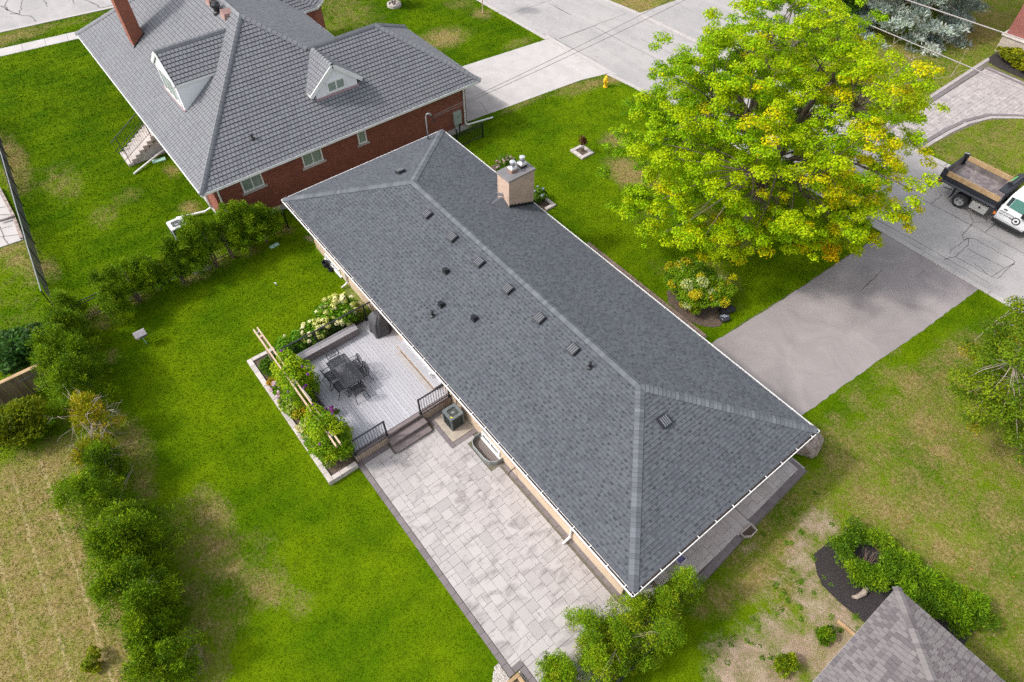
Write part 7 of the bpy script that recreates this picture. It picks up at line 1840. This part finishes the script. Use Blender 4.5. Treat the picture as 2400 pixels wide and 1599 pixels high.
# --- tree at the right edge
def big_tree(name, label, base, cen, rad, ncl, n, size, pal, seed, cw=None, crad=(.5, .9), trunk=.2, bark=None, limbs_n=8, sep=.55, mt=None, lowcut=-.6, **kw):
    rng = np.random.default_rng(seed)
    t_ = thing(name, label, 'tree', (base[0], base[1], 0))
    cen = np.array(cen, float); rad = np.array(rad, float)
    def f(r):
        d = unit(r.normal(size=3))
        if d[2] < lowcut: return None
        return cen + d * rad * r.uniform(.45, .97) * (1 + .1 * math.sin(4 * math.atan2(d[1], d[0]) + seed))
    pts = np.array(scatter(ncl, rng, f, sep, 30)); q = rng.uniform(*crad, len(pts))
    leaf_obj('crown', t_, pts, np.stack([q, q, q * .65], 1), n, size, pal, seed + 1, mt, cw, **kw)
    top = cen + np.array([0, 0, -rad[2] * .4])
    MB().tube(limb_path((base[0], base[1], -.05), top, rng, 5, .03), list(np.linspace(trunk, trunk * .7, 5)), 8).build('trunk', bark or m_bark, t_)
    L = []
    for k in range(limbs_n):
        e_ = pts[rng.integers(len(pts))]; s0_ = np.array([base[0], base[1], 0]) * (1 - .3) + top * .3 if k % 2 else top; s0_ = np.array([base[0], base[1], 0]) + (top - np.array([base[0], base[1], 0])) * rng.uniform(.45, 1.0); pth = limb_path(s0_, e_, rng, 5, .14); L += pth[1:]
        MB().tube(pth, list(np.linspace(trunk * .4, .012, 5)), 5).build('limb', bark or m_bark, t_)
    L = np.array(L); mb = MB()
    for p in pts: mb.tube(limb_path(L[np.argmin(np.linalg.norm(L - p, axis=1))], p, rng, 3, .06), [.02, .014, .006], 4)
    tag(mb.build('branches', bark or m_bark, t_), kind='stuff')
    return t_
big_tree('birch_tree', 'small leaved green birch tree at the right edge beside the driveway', (29.0, 18.2), (28.4, 17.8, 3.4), (3.7, 4.2, 2.7), 330, 80000, .045, [(0.055, 0.10, 0.010), (0.09, 0.145, 0.010), (0.13, 0.175, 0.012), (0.19, 0.16, 0.02)], 300, [.35, .38, .22, .05], (.25, .6), .09, m_dead, 5, .38, shell=.15)
# --- blue spruce and the trees behind it
SPR = [(0.15, 0.185, 0.18), (0.20, 0.235, 0.225), (0.09, 0.115, 0.105), (0.25, 0.275, 0.26)]
spx, spy = 5.4, 46.8
sp2 = thing('blue_spruce', 'large silvery blue spruce across the street at the upper right', 'spruce', (spx, spy, 0))
rg4 = np.random.default_rng(31); pts, rad = [], []
for k in range(520):
    z = rg4.uniform(.0, .92) ** 1.4 * 13; R_ = 5.4 * (1 - z / 14) ** .8; a = rg4.uniform(0, 6.283); f = rg4.uniform(.6, 1.04)
    pts.append((spx + R_ * f * math.cos(a), spy + R_ * f * math.sin(a), .5 + z - f * .7)); s = rg4.uniform(.5, .85); rad.append((s, s, s * .5))
leaf_obj('crown', sp2, pts, rad, 80000, .16, SPR, 32, m_needle, gain=(2.3, 2.25, 2.2), asp=.24, up=.2, jit=.5, shell=.15, axis_out=.6, jb=.35)
MB().tube([(spx, spy, 0), (spx, spy, 12.5)], [.3, .05], 8).build('trunk', m_bark, sp2)
mb = MB()
for k in range(50):
    z = rg4.uniform(.5, 8); a = rg4.uniform(0, 6.28); R_ = 5.0 * (1 - z / 14); mb.tube([(spx, spy, z + .4), (spx + R_ * .6 * math.cos(a), spy + R_ * .6 * math.sin(a), z + .2), (spx + R_ * math.cos(a), spy + R_ * math.sin(a), z - .1)], [.06, .04, .015], 4)
tag(mb.build('branches', m_dead, sp2), kind='stuff')
big_tree('dense_tree', 'dark green tree behind the blue spruce at the top edge', (13.2, 60.5), (13.0, 60.5, 4.5), (4.5, 3.6, 4.0), 70, 12000, .16, [(0.025, 0.065, 0.015), (0.04, 0.095, 0.02), (0.06, 0.12, 0.02)], 310, None, (.7, 1.2), .2, None, 6, .9)
big_tree('dense_tree', 'shaded green tree beyond the maple at the top edge', (2.5, 40.5), (2.5, 41.0, 3.2), (2.6, 2.6, 2.6), 40, 8000, .12, [(0.03, 0.075, 0.012), (0.05, 0.11, 0.015)], 311, None, (.6, 1.0), .15, None, 5, .7)
shrub('clipped_hedge', 'clipped golden green hedge along the stone base of the far house', 'hedge', (14.6, 47.1), (1.9, .55, 1.0), 40, 7000, .075, [(0.14, 0.155, 0.012), (0.18, 0.19, 0.012), (0.08, 0.10, 0.01)], 320, crad=.3, stems=8)
slab('hedge_bed', [(12.7, 46.9), (13.0, 46.3), (13.7, 46.1), (19, 45.9), (19, 48.1), (12.6, 48.1)], -.03, .04, m_mulch, 'black mulch bed under the clipped hedge', 'garden bed', False)
# potted tree and stake on the far lawn
pt = thing('round_planter', 'round pale planter ring on the far lawn at the top edge', 'planter', (-19.99, 18.41, 0)); MB().lathe((-19.99, 18.41, 0), [(.55, 0), (.55, .2), (.42, .2), (.42, .1), (.01, .1)], 18).build('ring', m_pale_stone, pt)
shrub('ornamental_tree', 'small round green tree in the round planter at the top edge', 'tree', (-19.99, 18.41), (.9, .9, 1.6), 16, 2600, .08, [(0.04, 0.10, 0.012), (0.06, 0.13, 0.015)], 330, lift=.5)
sk_ = thing('sapling', 'thin bare young tree with pale trunk by the street at the top edge', 'sapling', (-14.68, 23.02, 0)); MB().tube([(-14.68, 23.02, 0), (-14.66, 23.0, 1.2), (-14.7, 23.05, 2.6)], [.05, .04, .02], 6).build('trunk', m_perg, sk_)
leaf_obj('crown', sk_, [(-14.7, 23.05, 3.2), (-14.4, 23.2, 3.6), (-15.0, 22.9, 3.7)], [(.5, .5, .5)] * 3, 700, .09, [(0.06, 0.13, 0.012)], 331)
